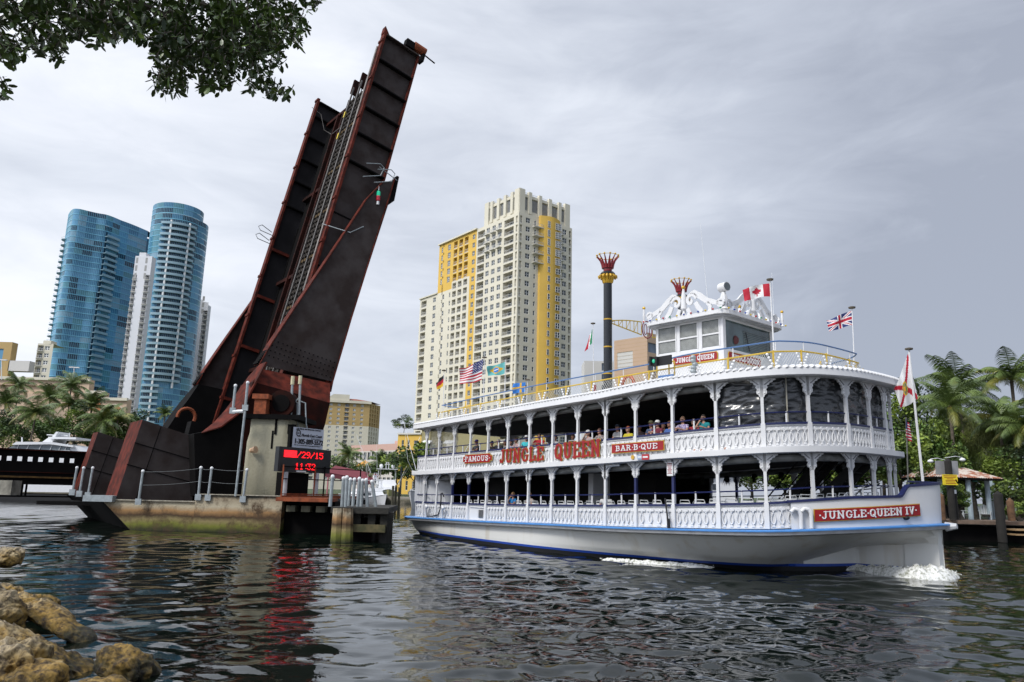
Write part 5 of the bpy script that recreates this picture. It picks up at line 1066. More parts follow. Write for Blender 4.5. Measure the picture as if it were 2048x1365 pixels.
# ---- balustrade panels
def loop_unit(w, h):
    m = MB(); pts = []
    for k in range(14):
        a = 2*math.pi*k/14; y = math.cos(a); x = math.sin(a)*(1-.70*max(0, y))*min(w*.27, .085)
        pts.append((x, 0, h*(.40-.0)+h*.26*(y if y > 0 else y*.86)))
    m.path(pts, [.026 if z < h*.45 else .017 for _, _, z in pts], 5, 0, closed=True)
    m.path([(.052*math.cos(a), 0, h*.775+.055*math.sin(a)) for a in np.linspace(0, 2*math.pi, 8, endpoint=False)], .022, 4, 0, closed=True)
    m.prism([(-w*.22, -.02, h*.05), (w*.22, -.02, h*.05), (w*.1, -.02, h*.15), (-w*.1, -.02, h*.15)], (0, .04, 0), 0); m.sph((0, 0, h*.68), (.035, .03, .04), 5, 4, 0)
    m.box((0, 0, h*.785), (w*.42, .018, h*.045), mi=0); return m
def panels():
    for up in (1, 0):
        lo, hi = ('MT', 'UC') if up else ('GT', 'LC')
        for side in (0, 1):
            ends = list(SN)+[MI(SN[-1])] if up else [x for x in SN[:14]]+[deckC.s_at(1592, 1030)]
            ends = [.3]+ends
            for i in range(len(ends)-1):
                a, c = ends[i], ends[i+1]; mid = (a+c)/2
                if side and mid > LL: continue
                aa, cc = (a, c) if not side else (MI(c), MI(a)); b = MB(); N_ = 4
                blank = (not up) and i == 4
                sweep(b, deckC, [(-.06, (lo, 0)), (-.02, (lo, 0)), (-.02, (hi, -.04)), (-.06, (hi, -.04))], aa+.07, cc-.07, N_, 0)
                if not side or (side and mid > LL-3):
                    sweep(b, deckC, [(-.02, (hi, -.09)), (.02, (hi, -.09)), (.02, (hi, -.04)), (-.02, (hi, -.04))], aa+.07, cc-.07, N_, 0)
                    sweep(b, deckC, [(-.02, (lo, 0.0)), (.02, (lo, 0)), (.02, (lo, .05)), (-.02, (lo, .05))], aa+.07, cc-.07, N_, 0)
                    n = 6 if c-a > 1.1 else 3
                    if (not up) and i in (11,): n = 4
                    if i == len(ends)-2 and up: n = max(2, int((cc-aa)/.27))
                    if not blank:
                        for k in range(n):
                            s = aa+.07+(cc-aa-.14)*(k+.5)/n; p, t, nn_ = deckC.fr(s); h = zt(hi, s)-zt(lo, s)-.06; m_ = loop_unit((cc-aa-.14)/n, h); z0 = zt(lo, s)+.01
                            b.merge(m_, lambda q: p+t*q[0]+nn_*(q[1]+.018)+V(0, 0, z0+q[2]))
                    else:
                        p, t, nn_ = deckC.fr(mid); z0 = zt(lo, mid)
                        for k in range(7): b.box(p+t*.35+nn_*.01+V(0, 0, z0+.16+.055*k), (.22, .02, .012), (t, nn_, V(0, 0, 1)), 1)
                        b.box(p+t*.0+nn_*.0+V(0, 0, z0+.62), (.75, .03, .02), (t, nn_, V(0, 0, 1)), 0)
                b.build('balustrade_panel', [m_bwhite, mat('louvre_dark', (.1, .1, .1), .7)], boat, smooth=50)
panels()
b = MB(); sweep(b, deckC, [(-.10, ('UC', -.045)), (.05, ('UC', -.045)), (.05, ('UC', .02)), (-.10, ('UC', .02))], .2, DT-.2, 200, 0); b.build('rail_cap', [m_navy], boat)
for a_, c_ in ((.2, deckC.s_at(1583, 1000)), (MI(deckC.s_at(1583, 1000)), DT-.2)):
    b = MB(); sweep(b, deckC, [(-.12, ('LC', -.05)), (.06, ('LC', -.05)), (.06, ('LC', .02)), (-.12, ('LC', .02))], a_, c_, 90, 0); b.build('rail_cap', [m_navy], boat)
for nm, dz, s1 in (('UC', .36, DT-.2), ('LC', .40, DT-.2)):
    b = MB(); b.path([deckC.P(s, zt(nm, s)+dz, -.02) for s in np.linspace(.2, s1, 160)], .025, 5, 0); b.build('hand_rail', [m_navy], boat, smooth=60)
    allp = list(SN)+[MI(x) for x in SN[::-1]]
    for i in range(len(allp)-1):
        s = (allp[i]+allp[i+1])/2
        if s > LL*1.35: continue
        b = MB(); p = deckC.P(s, 0, -.04); b.tube(p+V(0, 0, zt(nm, s)-.02), p+V(0, 0, zt(nm, s)+dz+.03), .032, n=6); b.build('stanchion', [m_bwhite], boat)
# transom rail and white partition at the stern
b = MB(); p0, p1 = deckC.P(.1), deckC.P(DT-.1); z = V(0, 0, 1)
for lo, hi in (('MT', 'UC'), ('GT', 'LC')): b.prism([p0+z*zt(lo, 0), p1+z*zt(lo, 0), p1+z*(zt(hi, 0)-.05), p0+z*(zt(hi, 0)-.05)], bA*.05, 0); b.bar(p0+z*zt(hi, 0), p1+z*zt(hi, 0), .12, .06, mi=1)
b.build('stern_rail', [m_bwhite, m_navy], boat)
b = MB()
for k in range(4):
    s = .1+.30*k; b.quad(deckC.P(s, zt('LC', s), -.08), deckC.P(s+.3, zt('LC', s), -.08), deckC.P(s+.3, zt('MB', s), -.08), deckC.P(s, zt('MB', s), -.08), 0); b.bar(deckC.P(s+.3, zt('LC', s), -.07), deckC.P(s+.3, zt('MB', s), -.07), .03, .03, mi=0)
s = 1.3; q = deckC.P(s, 0, -.1); q2 = deckC.P(MI(s), 0, -.1); qe = q+bA*1.6+(q2-q)*.10
b.quad(q+z*.9, qe+z*.9, qe+z*3.1, q+z*3.1, 0); b.build('stern_screen', [mat('screen_grey', (.50, .51, .52), .6, var=.04)], boat)
# ---- interior: dark cabin block, stairs, far-side curtains
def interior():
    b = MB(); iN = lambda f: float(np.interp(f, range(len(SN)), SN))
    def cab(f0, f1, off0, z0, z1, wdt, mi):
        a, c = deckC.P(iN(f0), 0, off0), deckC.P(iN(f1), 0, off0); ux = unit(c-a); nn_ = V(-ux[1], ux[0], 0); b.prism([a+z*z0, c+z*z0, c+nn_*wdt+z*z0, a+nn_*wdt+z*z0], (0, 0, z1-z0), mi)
    b.prism([UVp(-25.6, 3.6, .9), UVp(-25.6, -2.3, .9), UVp(-25.6, -2.3, 3.1), UVp(-25.6, 3.6, 3.1)], bA*.05, 0)  # cross wall added to keep the lower bays dark
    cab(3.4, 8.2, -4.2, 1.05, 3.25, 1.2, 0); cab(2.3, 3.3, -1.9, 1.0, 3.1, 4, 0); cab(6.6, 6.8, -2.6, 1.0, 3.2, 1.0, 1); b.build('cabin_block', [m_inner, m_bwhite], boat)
    for k, (f0, f1, off) in enumerate(((12.2, 14.2, -3.4), (13.2, 15.0, -4.4))):
        b = MB(); a = UVp(-5.5+k*1.1, 1.4, 1.15); c = UVp(-2.9+k*.9, 1.6-k, 3.75); 
        for dv in (0, .9): b.bar(a-bP*dv, c-bP*dv, .08, .32, mi=0)
        for i in range(8): t = (i+.5)/8; b.box(a+(c-a)*t-bP*.45, (.12, .45, .025), (bA, bP, z), 0)
        b.bar(a+z*.9, c+z*.9, .04, .04, mi=0); b.bar(a-bP*.9+z*.9, c-bP*.9+z*.9, .04, .04, mi=0); b.build('stairway', [m_inner], boat)
    b = MB()
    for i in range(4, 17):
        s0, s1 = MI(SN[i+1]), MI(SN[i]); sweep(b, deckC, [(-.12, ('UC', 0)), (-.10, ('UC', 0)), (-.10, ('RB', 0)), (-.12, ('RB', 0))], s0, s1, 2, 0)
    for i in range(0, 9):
        s0, s1 = MI(SN[i+1]), MI(SN[i]); sweep(b, deckC, [(-.12, ('LC', -.8)), (-.10, ('LC', -.8)), (-.10, ('MB', 0)), (-.12, ('MB', 0))], s0, s1, 2, 0)  # dark sheets added so the lower bays look dark inside
    b.build('port_dark_screen', [m_inner], boat)
    # rolled clear curtains under the eaves and hanging ones forward
    b = MB(); sweep(b, deckC, [(-.25+.13*math.cos(a), ('MB', -.15+.13*math.sin(a))) for a in np.linspace(0, 6.28, 8, endpoint=False)], .3, DT-.3, 200, 0, caps=False); b.build('rolled_curtain', [m_roll], boat, smooth=60)
    b = MB(); sweep(b, deckC, [(-.25+.12*math.cos(a), ('RB', -.14+.12*math.sin(a))) for a in np.linspace(0, 6.28, 8, endpoint=False)], SN[2], SN[12], 120, 0, caps=False); b.build('rolled_curtain', [m_roll], boat, smooth=60)
    m_clear = mat('clear_vinyl', (.045, .048, .052), .24, var=.12, vscale=1.2, alpha=.88, spec=.9); m_clear2 = mat('hazy_vinyl', (.30, .30, .28), .3, var=.2, alpha=.6)
    def curtain(s0, s1, mi, nm=('UC', 'RB')):
        b = MB(); nu, nv = 40, 30; vs = []
        for j in range(nv+1):
            for i in range(nu+1):
                s = s0+(s1-s0)*i/nu; z0, z1 = zt(nm[0], s), zt(nm[1], s); w = noise.noise(Vector((s*1.6, j*.22+s*.5, 3.)))*.06+noise.noise(Vector((s*3.2+j*.25, j*.75, 7.)))*.05-abs(noise.noise(Vector((s*2.2-j*.3, j*.5, 4.))))*.06; vs.append(deckC.P(s, z0+(z1-z0)*j/nv, -.16+w))
        b.add(vs, [(j*(nu+1)+i, j*(nu+1)+i+1, (j+1)*(nu+1)+i+1, (j+1)*(nu+1)+i) for j in range(nv) for i in range(nu)], 0); b.build('clear_curtain', [m_clear if mi == 0 else m_clear2], boat, smooth=180)
    E_ = list(SN)+[MI(x) for x in SN[::-1]]
    for i in range(12, 22): curtain(E_[i], E_[i+1], 0)
    for i in range(0, 2): curtain(E_[i], E_[i+1], 1)
    b = MB(); s = deckC.s_at(1574, 790); b.bar(deckC.P(s, zt('UC', s), -.05), deckC.P(s, zt('RB', s), -.05), .07, .02, mi=0); b.build('zip_strip', [mat('tan_zip', (.45, .42, .34), .7)], boat)
    # far lower posts silhouettes, hanging ferns, tie beams
    for i in range(8, 16, 1):
        p = deckC.P(MI(SN[i])-.6, 0, -1.6); zb_ = zt('MB', SN[i]); b = MB(); rr_ = random.Random(i)
        for k in range(90):
            a = rr_.uniform(0, 6.28); e = rr_.uniform(.1, .26); c = p+V(math.cos(a)*e*.2, math.sin(a)*e*.2, zb_-.25); t_ = p+V(math.cos(a)*e, math.sin(a)*e, zb_-.3-rr_.uniform(0, .45)); sd = V(-math.sin(a), math.cos(a), 0)*.03; b.add([c-sd, c+sd, t_], [(0, 1, 2)], 0)
        b.build('hanging_fern', [mat('fern_dark', (.015, .022, .012), .9)], boat)
interior()
# ---- slab-serif lettering
GL = {
 'A': (.92, [((.46, .97), (.14, .03)), ((.46, .97), (.78, .03)), ((.26, .34), (.66, .34))], [(0, .34, 0), (.58, .92, 0), (.28, .64, 1)]),
 'B': (.86, [((.2, 0), (.2, 1)), ((.2, .93), (.52, .93), (.66, .84), (.66, .65), (.52, .54), (.2, .54)), ((.52, .54), (.72, .42), (.72, .2), (.54, .07), (.2, .07))], [(0, .3, 0), (0, .3, 1)]),
 'E': (.82, [((.2, 0), (.2, 1)), ((.2, .93), (.74, .93), (.74, .72)), ((.2, .52), (.56, .52)), ((.2, .07), (.74, .07), (.74, .28))], [(0, .3, 0), (0, .3, 1)]),
 'F': (.80, [((.2, 0), (.2, 1)), ((.2, .93), (.72, .93), (.72, .72)), ((.2, .52), (.56, .52))], [(0, .42, 0), (0, .3, 1)]),
 'G': (.90, [((.78, .72), (.7, .88), (.5, .95), (.28, .88), (.15, .65), (.15, .35), (.28, .12), (.5, .05), (.74, .14), (.76, .42))], [(.55, .9, .45)]),
 'I': (.44, [((.22, 0), (.22, 1))], [(0, .44, 0), (0, .44, 1)]),
 'J': (.72, [((.5, 1), (.5, .25), (.38, .07), (.2, .07), (.1, .24))], [(.28, .72, 1)]),
 'L': (.80, [((.2, 0), (.2, 1)), ((.2, .07), (.72, .07), (.72, .34))], [(0, .42, 1), (0, .3, 0)]),
 'M': (1.1, [((.2, 0), (.2, 1)), ((.2, .95), (.55, .25)), ((.55, .25), (.9, .95)), ((.9, 0), (.9, 1))], [(0, .36, 0), (.72, 1.1, 0), (0, .3, 1), (.8, 1.1, 1)]),
 'N': (.98, [((.2, 0), (.2, 1)), ((.2, .95), (.78, .05)), ((.78, 0), (.78, 1))], [(0, .38, 0), (.0, .3, 1), (.6, .98, 1)]),
 'O': (.92, [((.46, .95), (.24, .86), (.14, .62), (.14, .38), (.24, .14), (.46, .05), (.68, .14), (.78, .38), (.78, .62), (.68, .86), (.46, .95))], []),
 'Q': (.92, [((.46, .95), (.24, .86), (.14, .62), (.14, .38), (.24, .14), (.46, .05), (.68, .14), (.78, .38), (.78, .62), (.68, .86), (.46, .95)), ((.5, .28), (.84, -.08))], []),
 'R': (.92, [((.2, 0), (.2, 1)), ((.2, .93), (.52, .93), (.68, .82), (.68, .63), (.52, .5), (.2, .5)), ((.5, .5), (.74, .05))], [(0, .36, 0), (0, .3, 1), (.62, .92, 0)]),
 'S': (.78, [((.66, .72), (.6, .88), (.4, .95), (.2, .88), (.14, .7), (.26, .55), (.54, .46), (.66, .3), (.58, .12), (.38, .05), (.18, .12), (.12, .28))], []),
 'U': (.92, [((.2, 1), (.2, .3), (.3, .1), (.46, .05), (.62, .1), (.72, .3), (.72, 1))], [(0, .38, 1), (.56, .92, 1)]),
 'V': (.92, [((.14, .97), (.46, .03)), ((.46, .03), (.78, .97))], [(0, .34, 1), (.58, .92, 1)]),
}
def slab_text(mb, s, mp, h, mi, tv=.17, th=.12, x0=0., gap=.12, wx=1., dth=.02, grow=0.):
    """mp(x, y, d) maps letter space in metres to the world"""
    x = x0; k = 0
    for ch in s:
        if ch == ' ': x += .5*h*wx; continue
        if ch == '.':
            c = x+.16*h*wx; m_ = MB(); m_.box((0, 0, 0), (.09*h, .5, .09*h)); mb.merge(m_, lambda q: mp(c+q[0], .5*h+q[2], (q[1]+.5)*dth), mi); x += .34*h*wx; continue
        w, st, se = GL[ch]
        segs = []
        for pl_ in st:
            for a, b_ in zip(pl_, pl_[1:]):
                vert = abs(b_[1]-a[1])/(abs(b_[0]-a[0])+abs(b_[1]-a[1])+1e-6); segs.append((a, b_, th+(tv-th)*vert))
        for a, c, y in se: segs.append(((a, .05 if y == 0 else .95 if y == 1 else y), (c, .05 if y == 0 else .95 if y == 1 else y), th*.8))
        for a, b_, t_ in segs:
            k += 1; ax_, ay, bx, by = a[0]*wx*h+x, a[1]*h, b_[0]*wx*h+x, b_[1]*h; d = np.array([bx-ax_, by-ay]); L = np.linalg.norm(d)+1e-9; d /= L; n = np.array([-d[1], d[0]])*(t_*h*.5+grow); e = d*(t_*h*.25+grow)
            P4 = [(ax_-e[0]-n[0], ay-e[1]-n[1]), (bx+e[0]-n[0], by+e[1]-n[1]), (bx+e[0]+n[0], by+e[1]+n[1]), (ax_-e[0]+n[0], ay-e[1]+n[1])]; dd = dth+.0006*(k % 9)
            mb.add([mp(p[0], p[1], 0) for p in P4]+[mp(p[0], p[1], dd) for p in P4], [(4, 5, 6, 7), (0, 1, 5, 4), (1, 2, 6, 5), (2, 3, 7, 6), (3, 0, 4, 7)], mi)
        x += (w*wx+gap)*h
    return x-x0-gap*h
def text_w(s, h, wx=1., gap=.12):
    return sum((.5*wx if c == ' ' else .34*wx if c == '.' else GL[c][0]*wx+gap)*h for c in s)-gap*h
def board(cv, p0, p1, hgt, text, th_, off, x_in=.1, plate=True):
    (x0, y0), (x1, y1) = p0, p1; s0, s1 = cv.s_at(x0, y0), cv.s_at(x1, y1); z0, z1 = z_over(x0, y0, cv.P(s0, 0, off)), z_over(x1, y1, cv.P(s1, 0, off)); Wd = s1-s0
    zc = lambda x: z0+(z1-z0)*x/Wd
    mp = lambda x, y, d: cv.P(s0+x, zc(x)+y, off+d)
    b = MB()
    if plate:
        def plate_(g, d0, d1, mi):
            xs = np.linspace(-g, Wd+g, 17); e = .22*hgt
            hh = lambda x: hgt/2+g-(e if min(x+g, Wd+g-x) < e*1.1 else 0)
            for xa, xb in zip(xs, xs[1:]):
                ha = hh((xa+xb)/2) if xa <= -g+.001 or xb >= Wd+g-.001 else hgt/2+g
                P4 = [(xa, -ha), (xb, -ha), (xb, ha), (xa, ha)]; b.add([mp(*p, d0) for p in P4]+[mp(*p, d1) for p in P4], [(4, 5, 6, 7), (0, 1, 5, 4), (2, 3, 7, 6), (1, 2, 6, 5), (3, 0, 4, 7)], mi)
        plate_(.025, 0, .025, 1); plate_(0, .025, .04, 0)
    w = text_w(text, th_); wx = (Wd-2*x_in)/w
    n_ = len([1 for _ in text]); slab_text(b, text, lambda x, y, d: mp(x_in+x, y-th_/2, .04+d), th_, 2, wx=wx*.98, gap=.12*wx) if True else None
    b.build('name_board', [m_red, m_gold, m_wcap], boat)
board(deckC, (931, 919.5), (988, 916), .40, '.FAMOUS.', .25, .10, .1)
board(deckC, (1229.5, 898.5), (1332, 891), .32, 'BAR.B.QUE', .20, .12, .22)
board(hullC, (1628, 1031.5), (1836, 1020), .36, '.JUNGLE.QUEEN IV.', .24, .04, .12)
def big_name():
    for txt, xa, ya, xb, yb, hh in (('JUNGLE', 1003, 927, 1093, 921, .60), ('QUEEN', 1113, 919.5, 1207, 912, .64)):
        s0, s1 = deckC.s_at(xa, ya-12), deckC.s_at(xb, yb-12); z0, z1 = z_over(xa, ya, deckC.P(s0)), z_over(xb, yb, deckC.P(s1)); Wd = s1-s0; w = text_w(txt, hh); wx = Wd/w
        for mi, d0, gr in ((1, .07, .014), (0, .10, 0)):
            for q in range(1):
                b = MB() if mi else b
                slab_text(b, txt, lambda x, y, d: deckC.P(s0+x, z0+(z1-z0)*x/Wd+y, d0+d), hh, mi, tv=.21, th=.11, wx=wx*.93, gap=.16*wx, grow=gr)
        b.build('name_lettering', [m_red, m_gold], boat)
big_name()
for i, (px, py, w, h, c) in enumerate(((1280, 916, .1, .1, (.6, .35, .05)), (1294.5, 915.5, .12, .09, (.35, .42, .55)), (1305.5, 915.5, .17, .1, (.5, .03, .04)))):
    s = deckC.s_at(px, py); p, t, n = deckC.fr(s); zz = z_over(px, py, p); b = MB(); c0 = p+n*.40+V(0, 0, zz)
    if i == 0: b.tube(c0-n*.01, c0+n*.01, .085, n=14)
    else: b.box(c0, (w, .012, h), (t, n, z), 0); b.box(c0+n*.012, (w*.7, .004, h*.3), (t, n, z), 1)
    b.build('sticker', [mat('sticker_%d' % i, c, .5), m_wcap], boat)
s = deckC.s_at(1344, 940); p, t, n = deckC.fr(s); b = MB(); zz = z_over(1344, 939, p); b.box(p+n*.12+V(0, 0, zz), (.13, .012, .24), (t, n, z), 0)
put_text(b, 'NOTICE', .055, p+n*.135+t*-.1+V(0, 0, zz+.17), t, z, n, 1)
for k in range(7): b.box(p+n*.135+V(0, 0, zz+.12-.045*k), (.1-.02*(k % 3), .003, .010), (t, n, z), 1)
b.build('notice', [m_wcap, m_red], boat)
# hose, fire gear, bitts at the stern
s = deckC.s_at(886, 1030); b = MB(); b.path([deckC.P(deckC.s_at(890, 1010)+d, zz_, .14+.05*math.sin(k)) for k, (d, zz_) in enumerate(((.1, 1.95), (0, 2.15), (-.15, 2.12), (-.2, 1.8), (-.35, 1.3), (-.6, 1.0), (-1.2, .9), (-1.9, .88), (-2.1, .95)))], .035, 6, 0); b.build('hose', [m_bottom], boat, smooth=60)
for px in (858, 891): 
    s = deckC.s_at(px, 1030); p, t, n = deckC.fr(s); b = MB(); b.path([p+n*.2+V(0, 0, .85), p+n*.22+V(0, 0, 1.3), p+n*.25+t*.12+V(0, 0, 1.45), p+n*.25+t*.28+V(0, 0, 1.35)], .08, 8, 0); b.build('bitt', [m_bwhite], boat, smooth=60)
s = deckC.s_at(1340, 990); p, t, n = deckC.fr(s); b = MB(); b.path([p+n*.16+V(0, 0, 2.2)-t*.1, p+n*.2+V(0, 0, 1.7), p+n*.25+t*.1+V(0, 0, 1.2)], .03, 5, 0); b.path([p+n*.25+t*.1+V(0, 0, 1.5), p+n*.26+t*.12+V(0, 0, 1.15)], .06, 6, 0); b.build('boat_hook', [m_bottom], boat)
for px, py in ((1302, 784-2), (1045, 0),): pass
for n_, nm in ((4.5, 'RB'), (5.2, 'MB'), (7.4, 'RB'), (9.3, 'MB'), (9.4, 'RB')):
    s = float(np.interp(n_, range(18), SN)); b = MB(); b.tube(deckC.P(s-.35, zt(nm, s)-.08, .1), deckC.P(s+.35, zt(nm, s)-.06, .1), .04, n=6); b.build('tube_lamp', [m_wcap], boat)
# ---- roof rails
YR = [(883, 825), (1006, 799), (1133, 774), (1238, 755), (1298, 744), (1355, 735), (1456, 718), (1547, 704), (1603, 703), (1653, 710), (1698, 721)]
BR_ = [(883, 811), (1302, 728), (1355, 713), (1466, 695), (1561, 682), (1620, 685), (1665, 694), (1715, 708)]
OFFR = -.95
def tab(lst):
    o = []
    for x, y in lst: s = deckC.s_at(x, y, OFFR); o.append((s, z_over(x, y, deckC.P(s, 0, OFFR))))
    return o
ty, tb = tab(YR), tab(BR_)
def zr(t_, s): s = deckC.fold(s); return float(np.interp(s, [q[0] for q in t_], [q[1] for q in t_]))
sR0 = ty[0][0]
b = MB(); b.path([deckC.P(s, zr(ty, s), OFFR) for s in np.linspace(sR0, MI(sR0), 150)], .032, 5, 0); b.path([deckC.P(s, zt('RB', s)+.36, OFFR) for s in np.linspace(sR0, MI(sR0), 150)], .025, 4, 0); b.build('yellow_rail', [m_yrail], boat, smooth=60)
b = MB(); b.path([deckC.P(s, zr(tb, s), OFFR-.05) for s in np.linspace(sR0, MI(sR0), 150)], .03, 5, 0); b.path([deckC.P(sR0, zr(tb, sR0), OFFR), deckC.P(sR0+2.2, zr(tb, sR0)-.35, OFFR)], .025, 5, 0); b.build('blue_rail', [m_brail], boat, smooth=60)
lan = MB()
for sg in (1, -1):
    for k in range(4): lan.sph((sg*(.07+.055*k), 0, .08+.11*k), (.055, .045, .05), 6, 4)
lan_me = lan.mesh('rail_ornament', [m_wcap], smooth=60)
RP = [883, 903, 932, 965, 1003, 1045, 1087, 1133, 1183, 1238, 1298, 1390, 1456, 1547, 1603, 1653, 1698]
rs_ = [deckC.s_at(x, 720, OFFR) for x in RP]; step = 1.9; s = rs_[-1]+step
while s < MI(sR0): rs_.append(s); s += step
for i, s in enumerate(rs_):
    b = MB(); zb_, z1 = zt('RB', s)+.26, zr(ty, s); b.tube(deckC.P(s, zb_, OFFR), deckC.P(s, z1+.05, OFFR), .038, n=6); b.build('rail_post', [m_yrail], boat)
    b = MB(); b.tube(deckC.P(s+.2, z1, OFFR-.05), deckC.P(s+.2, zr(tb, s), OFFR-.05), .018, n=5); b.build('blue_rail_post', [m_bwhite], boat)
    p, t, n = deckC.fr(s); inst('rail_ornament', lan_me, boat, deckC.P(s, z1-.52, OFFR+.06), math.atan2(t[1], t[0]))
b = MB(); sp = .13; s = sR0
while s < LL*1.25:
    h = zr(ty, s)-zt('RB', s)-.36
    for sg in (1, -1):
        p, q = deckC.P(s, zt('RB', s)+.36, OFFR+.01*sg), deckC.P(s+sg*h*.8, zr(ty, s+sg*h*.8), OFFR+.01*sg); b.tube(p, q, .0065, n=3, cap=False)
    s += sp
b.build('netting', [mat('net_white', (.62, .62, .58), .6)], boat)
# ---- wheelhouse
def wheelhouse():
    C1 = UVp(-7.13, 2.0); C2 = UVp(-7.13, -2.0); C0 = UVp(-10.6, 2.0); C3 = UVp(-10.6, -2.0)
    zw1 = z_over(1449, 636, C1); zs = z_over(1450, 690, C1); ze = z_over(1444, 628, C1)-.05; zf = zt('RB', SN[10])+.2
    wp = thing('x', 'x', 'x'); bpy.data.objects.remove(wp)
    b = MB(); fs = Facade(C0, bA, boat); ff = Facade(C1, bP, boat)
    Ls = 3.47; Lf = 4.0
    wins = [(.12, 1.10), (1.28, 2.22), (2.42, 3.30)]
    fs.wall(b, 0, Ls, zf, ze, [(a, c, [(zs, zw1, .06)]) for a, c in wins], mi=0)
    ff.wall(b, 0, Lf, zf, ze, [(.2, Lf-.2, [(zs-.1, zw1, .06)])], mi=0)
    for f0, L_ in ((Facade(C2, -bA, boat), Ls), (Facade(C3, -bP, boat), Lf)): f0.wall(b, 0, L_, zf, ze, [], mi=0)
    o = b.build('wheelhouse', [m_bwhite], boat)
    gm = mat('wheelhouse_glass', (.09, .14, .14), .06, var=.3, vscale=.8, spec=.9)
    for a, c in wins:
        b = MB(); zm = zs+(zw1-zs)*.47; b.quad(fs.p(a, zs, -.05), fs.p(c, zs, -.05), fs.p(c, zw1, -.05), fs.p(a, zw1, -.05), 0)
        for k in range(22): 
            zz = zs+.03+(zw1-zs-.06)*k/22; b.box(fs.p((a+c)/2, zz+.02, -.035), ((c-a)/2-.03, .006, .017), (fs.ux, fs.n, z), 1)
        b.box(fs.p((a+c)/2, zm, -.01), ((c-a)/2, .03, .03), (fs.ux, fs.n, z), 2)
        for x in (a, c): b.box(fs.p(x, (zs+zw1)/2, .0), (.025, .03, (zw1-zs)/2), (fs.ux, fs.n, z), 2)
        w_ = b.build('window', [gm, mat('blind_slat', (.36, .37, .35), .5), m_bwhite], boat)
    b = MB(); b.quad(ff.p(.2, zs-.1, -.05), ff.p(Lf-.2, zs-.1, -.05), ff.p(Lf-.2, zw1, -.05), ff.p(.2, zw1, -.05), 0)
    for k in range(12): b.box(ff.p(2.6, zs+.02+k*.075, -.035), (1.0, .006, .012), (ff.ux, ff.n, z), 1)
    b.bar(ff.p(2.0, zs, .0), ff.p(1.75, zw1-.35, .0), .02, .03, mi=3); b.sph(ff.p(.95, zs+.35, -.03), (.16, .1, .2), 6, 5, 4); b.build('windscreen', [gm, mat('blind_faint', (.17, .2, .2), .6), m_bwhite, m_bottom, mat('faint_red', (.12, .03, .03), .7)], boat)
    # roof slab with rounded corners
    cx = UVp(-8.87, 0); hx, hy, rad = 2.15, 2.45, .5; pts = []
    for sx, sy, a0 in ((1, -1, 270), (1, 1, 0), (-1, 1, 90), (-1, -1, 180)):
        for k in range(6): a = R(a0+18*k); pts.append(cx+bA*(sx*(hx-rad)+rad*math.cos(a))+bP*(sy*(hy-rad)+rad*math.sin(a)))
    b = MB(); b.prism([p+z*ze for p in pts], (0, 0, .16), 0); b.prism([cx+(p-cx)*.96+z*(ze-.06) for p in pts], (0, 0, .06), 1); b.prism([cx+(p-cx)*.9+z*(ze+.16) for p in pts], (0, 0, .06), 0)
    b.build('wheelhouse_roof', [m_bwhite, mat('roof_shade_grey', (.35, .36, .37), .6)], boat)
    zt_ = ze+.18
    # coloured party bulbs along the edge
    cols = [mat('bulb_red', (.5, .02, .02), .3), mat('bulb_yellow', (.7, .5, .05), .3), mat('bulb_green', (.02, .25, .12), .3), mat('bulb_blue', (.02, .06, .35), .3)]
    b = MB(); e0 = cx-bA*hx-bP*hy; 
    for k in range(24):
        t = k/23; p = (UVp(-10.9, 2.5)+(UVp(-6.75, 2.45)-UVp(-10.9, 2.5))*t*2) if t < .5 else (UVp(-6.7, 2.4)+(UVp(-6.7, -2.4)-UVp(-6.7, 2.4))*(t-.5)*2); b.sph(p+z*(ze+.2), (.05, .05, .04), 6, 4, [0, 3, 1, 0, 2, 1, 3][k % 7])
    b.build('bulb_string', cols, boat)
    # scroll crests
    def ribbon(mb, f, pts, w, d=.07, mi=0):
        n = len(pts); L_ = []; R_ = []
        for i in range(n):
            a = np.array(pts[max(i-1, 0)]); c = np.array(pts[min(i+1, n-1)]); t = (c-a)/(np.linalg.norm(c-a)+1e-9); nn_ = np.array([-t[1], t[0]])*(w[i] if isinstance(w, list) else w)*.5; L_.append(np.array(pts[i])+nn_); R_.append(np.array(pts[i])-nn_)
        for i in range(n-1):
            P4 = [L_[i], L_[i+1], R_[i+1], R_[i]]; mb.add([f.p(p[0], zt_+p[1], -d/2) for p in P4]+[f.p(p[0], zt_+p[1], d/2) for p in P4], [(0, 1, 2, 3), (7, 6, 5, 4), (0, 4, 5, 1), (2, 6, 7, 3), (1, 5, 6, 2), (3, 7, 4, 0)], mi)
    def crest(f, mid, L_):
        b = MB()
        for sg in (1, -1):
            X = lambda x: mid+sg*x
            sp_ = [(X(.38+.30*(1-k/18)*math.cos(2.2*math.pi*k/18+.2)*1.0), .62+.30*(1-k/18*.85)*math.sin(2.2*math.pi*k/18+.2)) for k in range(19)]
            ribbon(b, f, sp_, [.17-.004*k for k in range(19)])
            ribbon(b, f, [(X(.36), .95), (X(.55), .98), (X(.8), .78), (X(1.15), .50), (X(1.6), .33), (X(2.0), .20)], [.08, .18, .26, .24, .2, .1])
            ribbon(b, f, [(X(.62), .5), (X(.75), .25), (X(.95), .05)], [.2, .22, .16]); ribbon(b, f, [(X(.2), .3), (X(.3), .1), (X(.25), 0)], .18)
            ribbon(b, f, [(X(1.85+.16*math.cos(a)), .28+.16*math.sin(a)) for a in np.linspace(0, 5.2, 10)], .09)
            ribbon(b, f, [(X(1.2), .4), (X(1.35), .2), (X(1.3), 0)], .16)
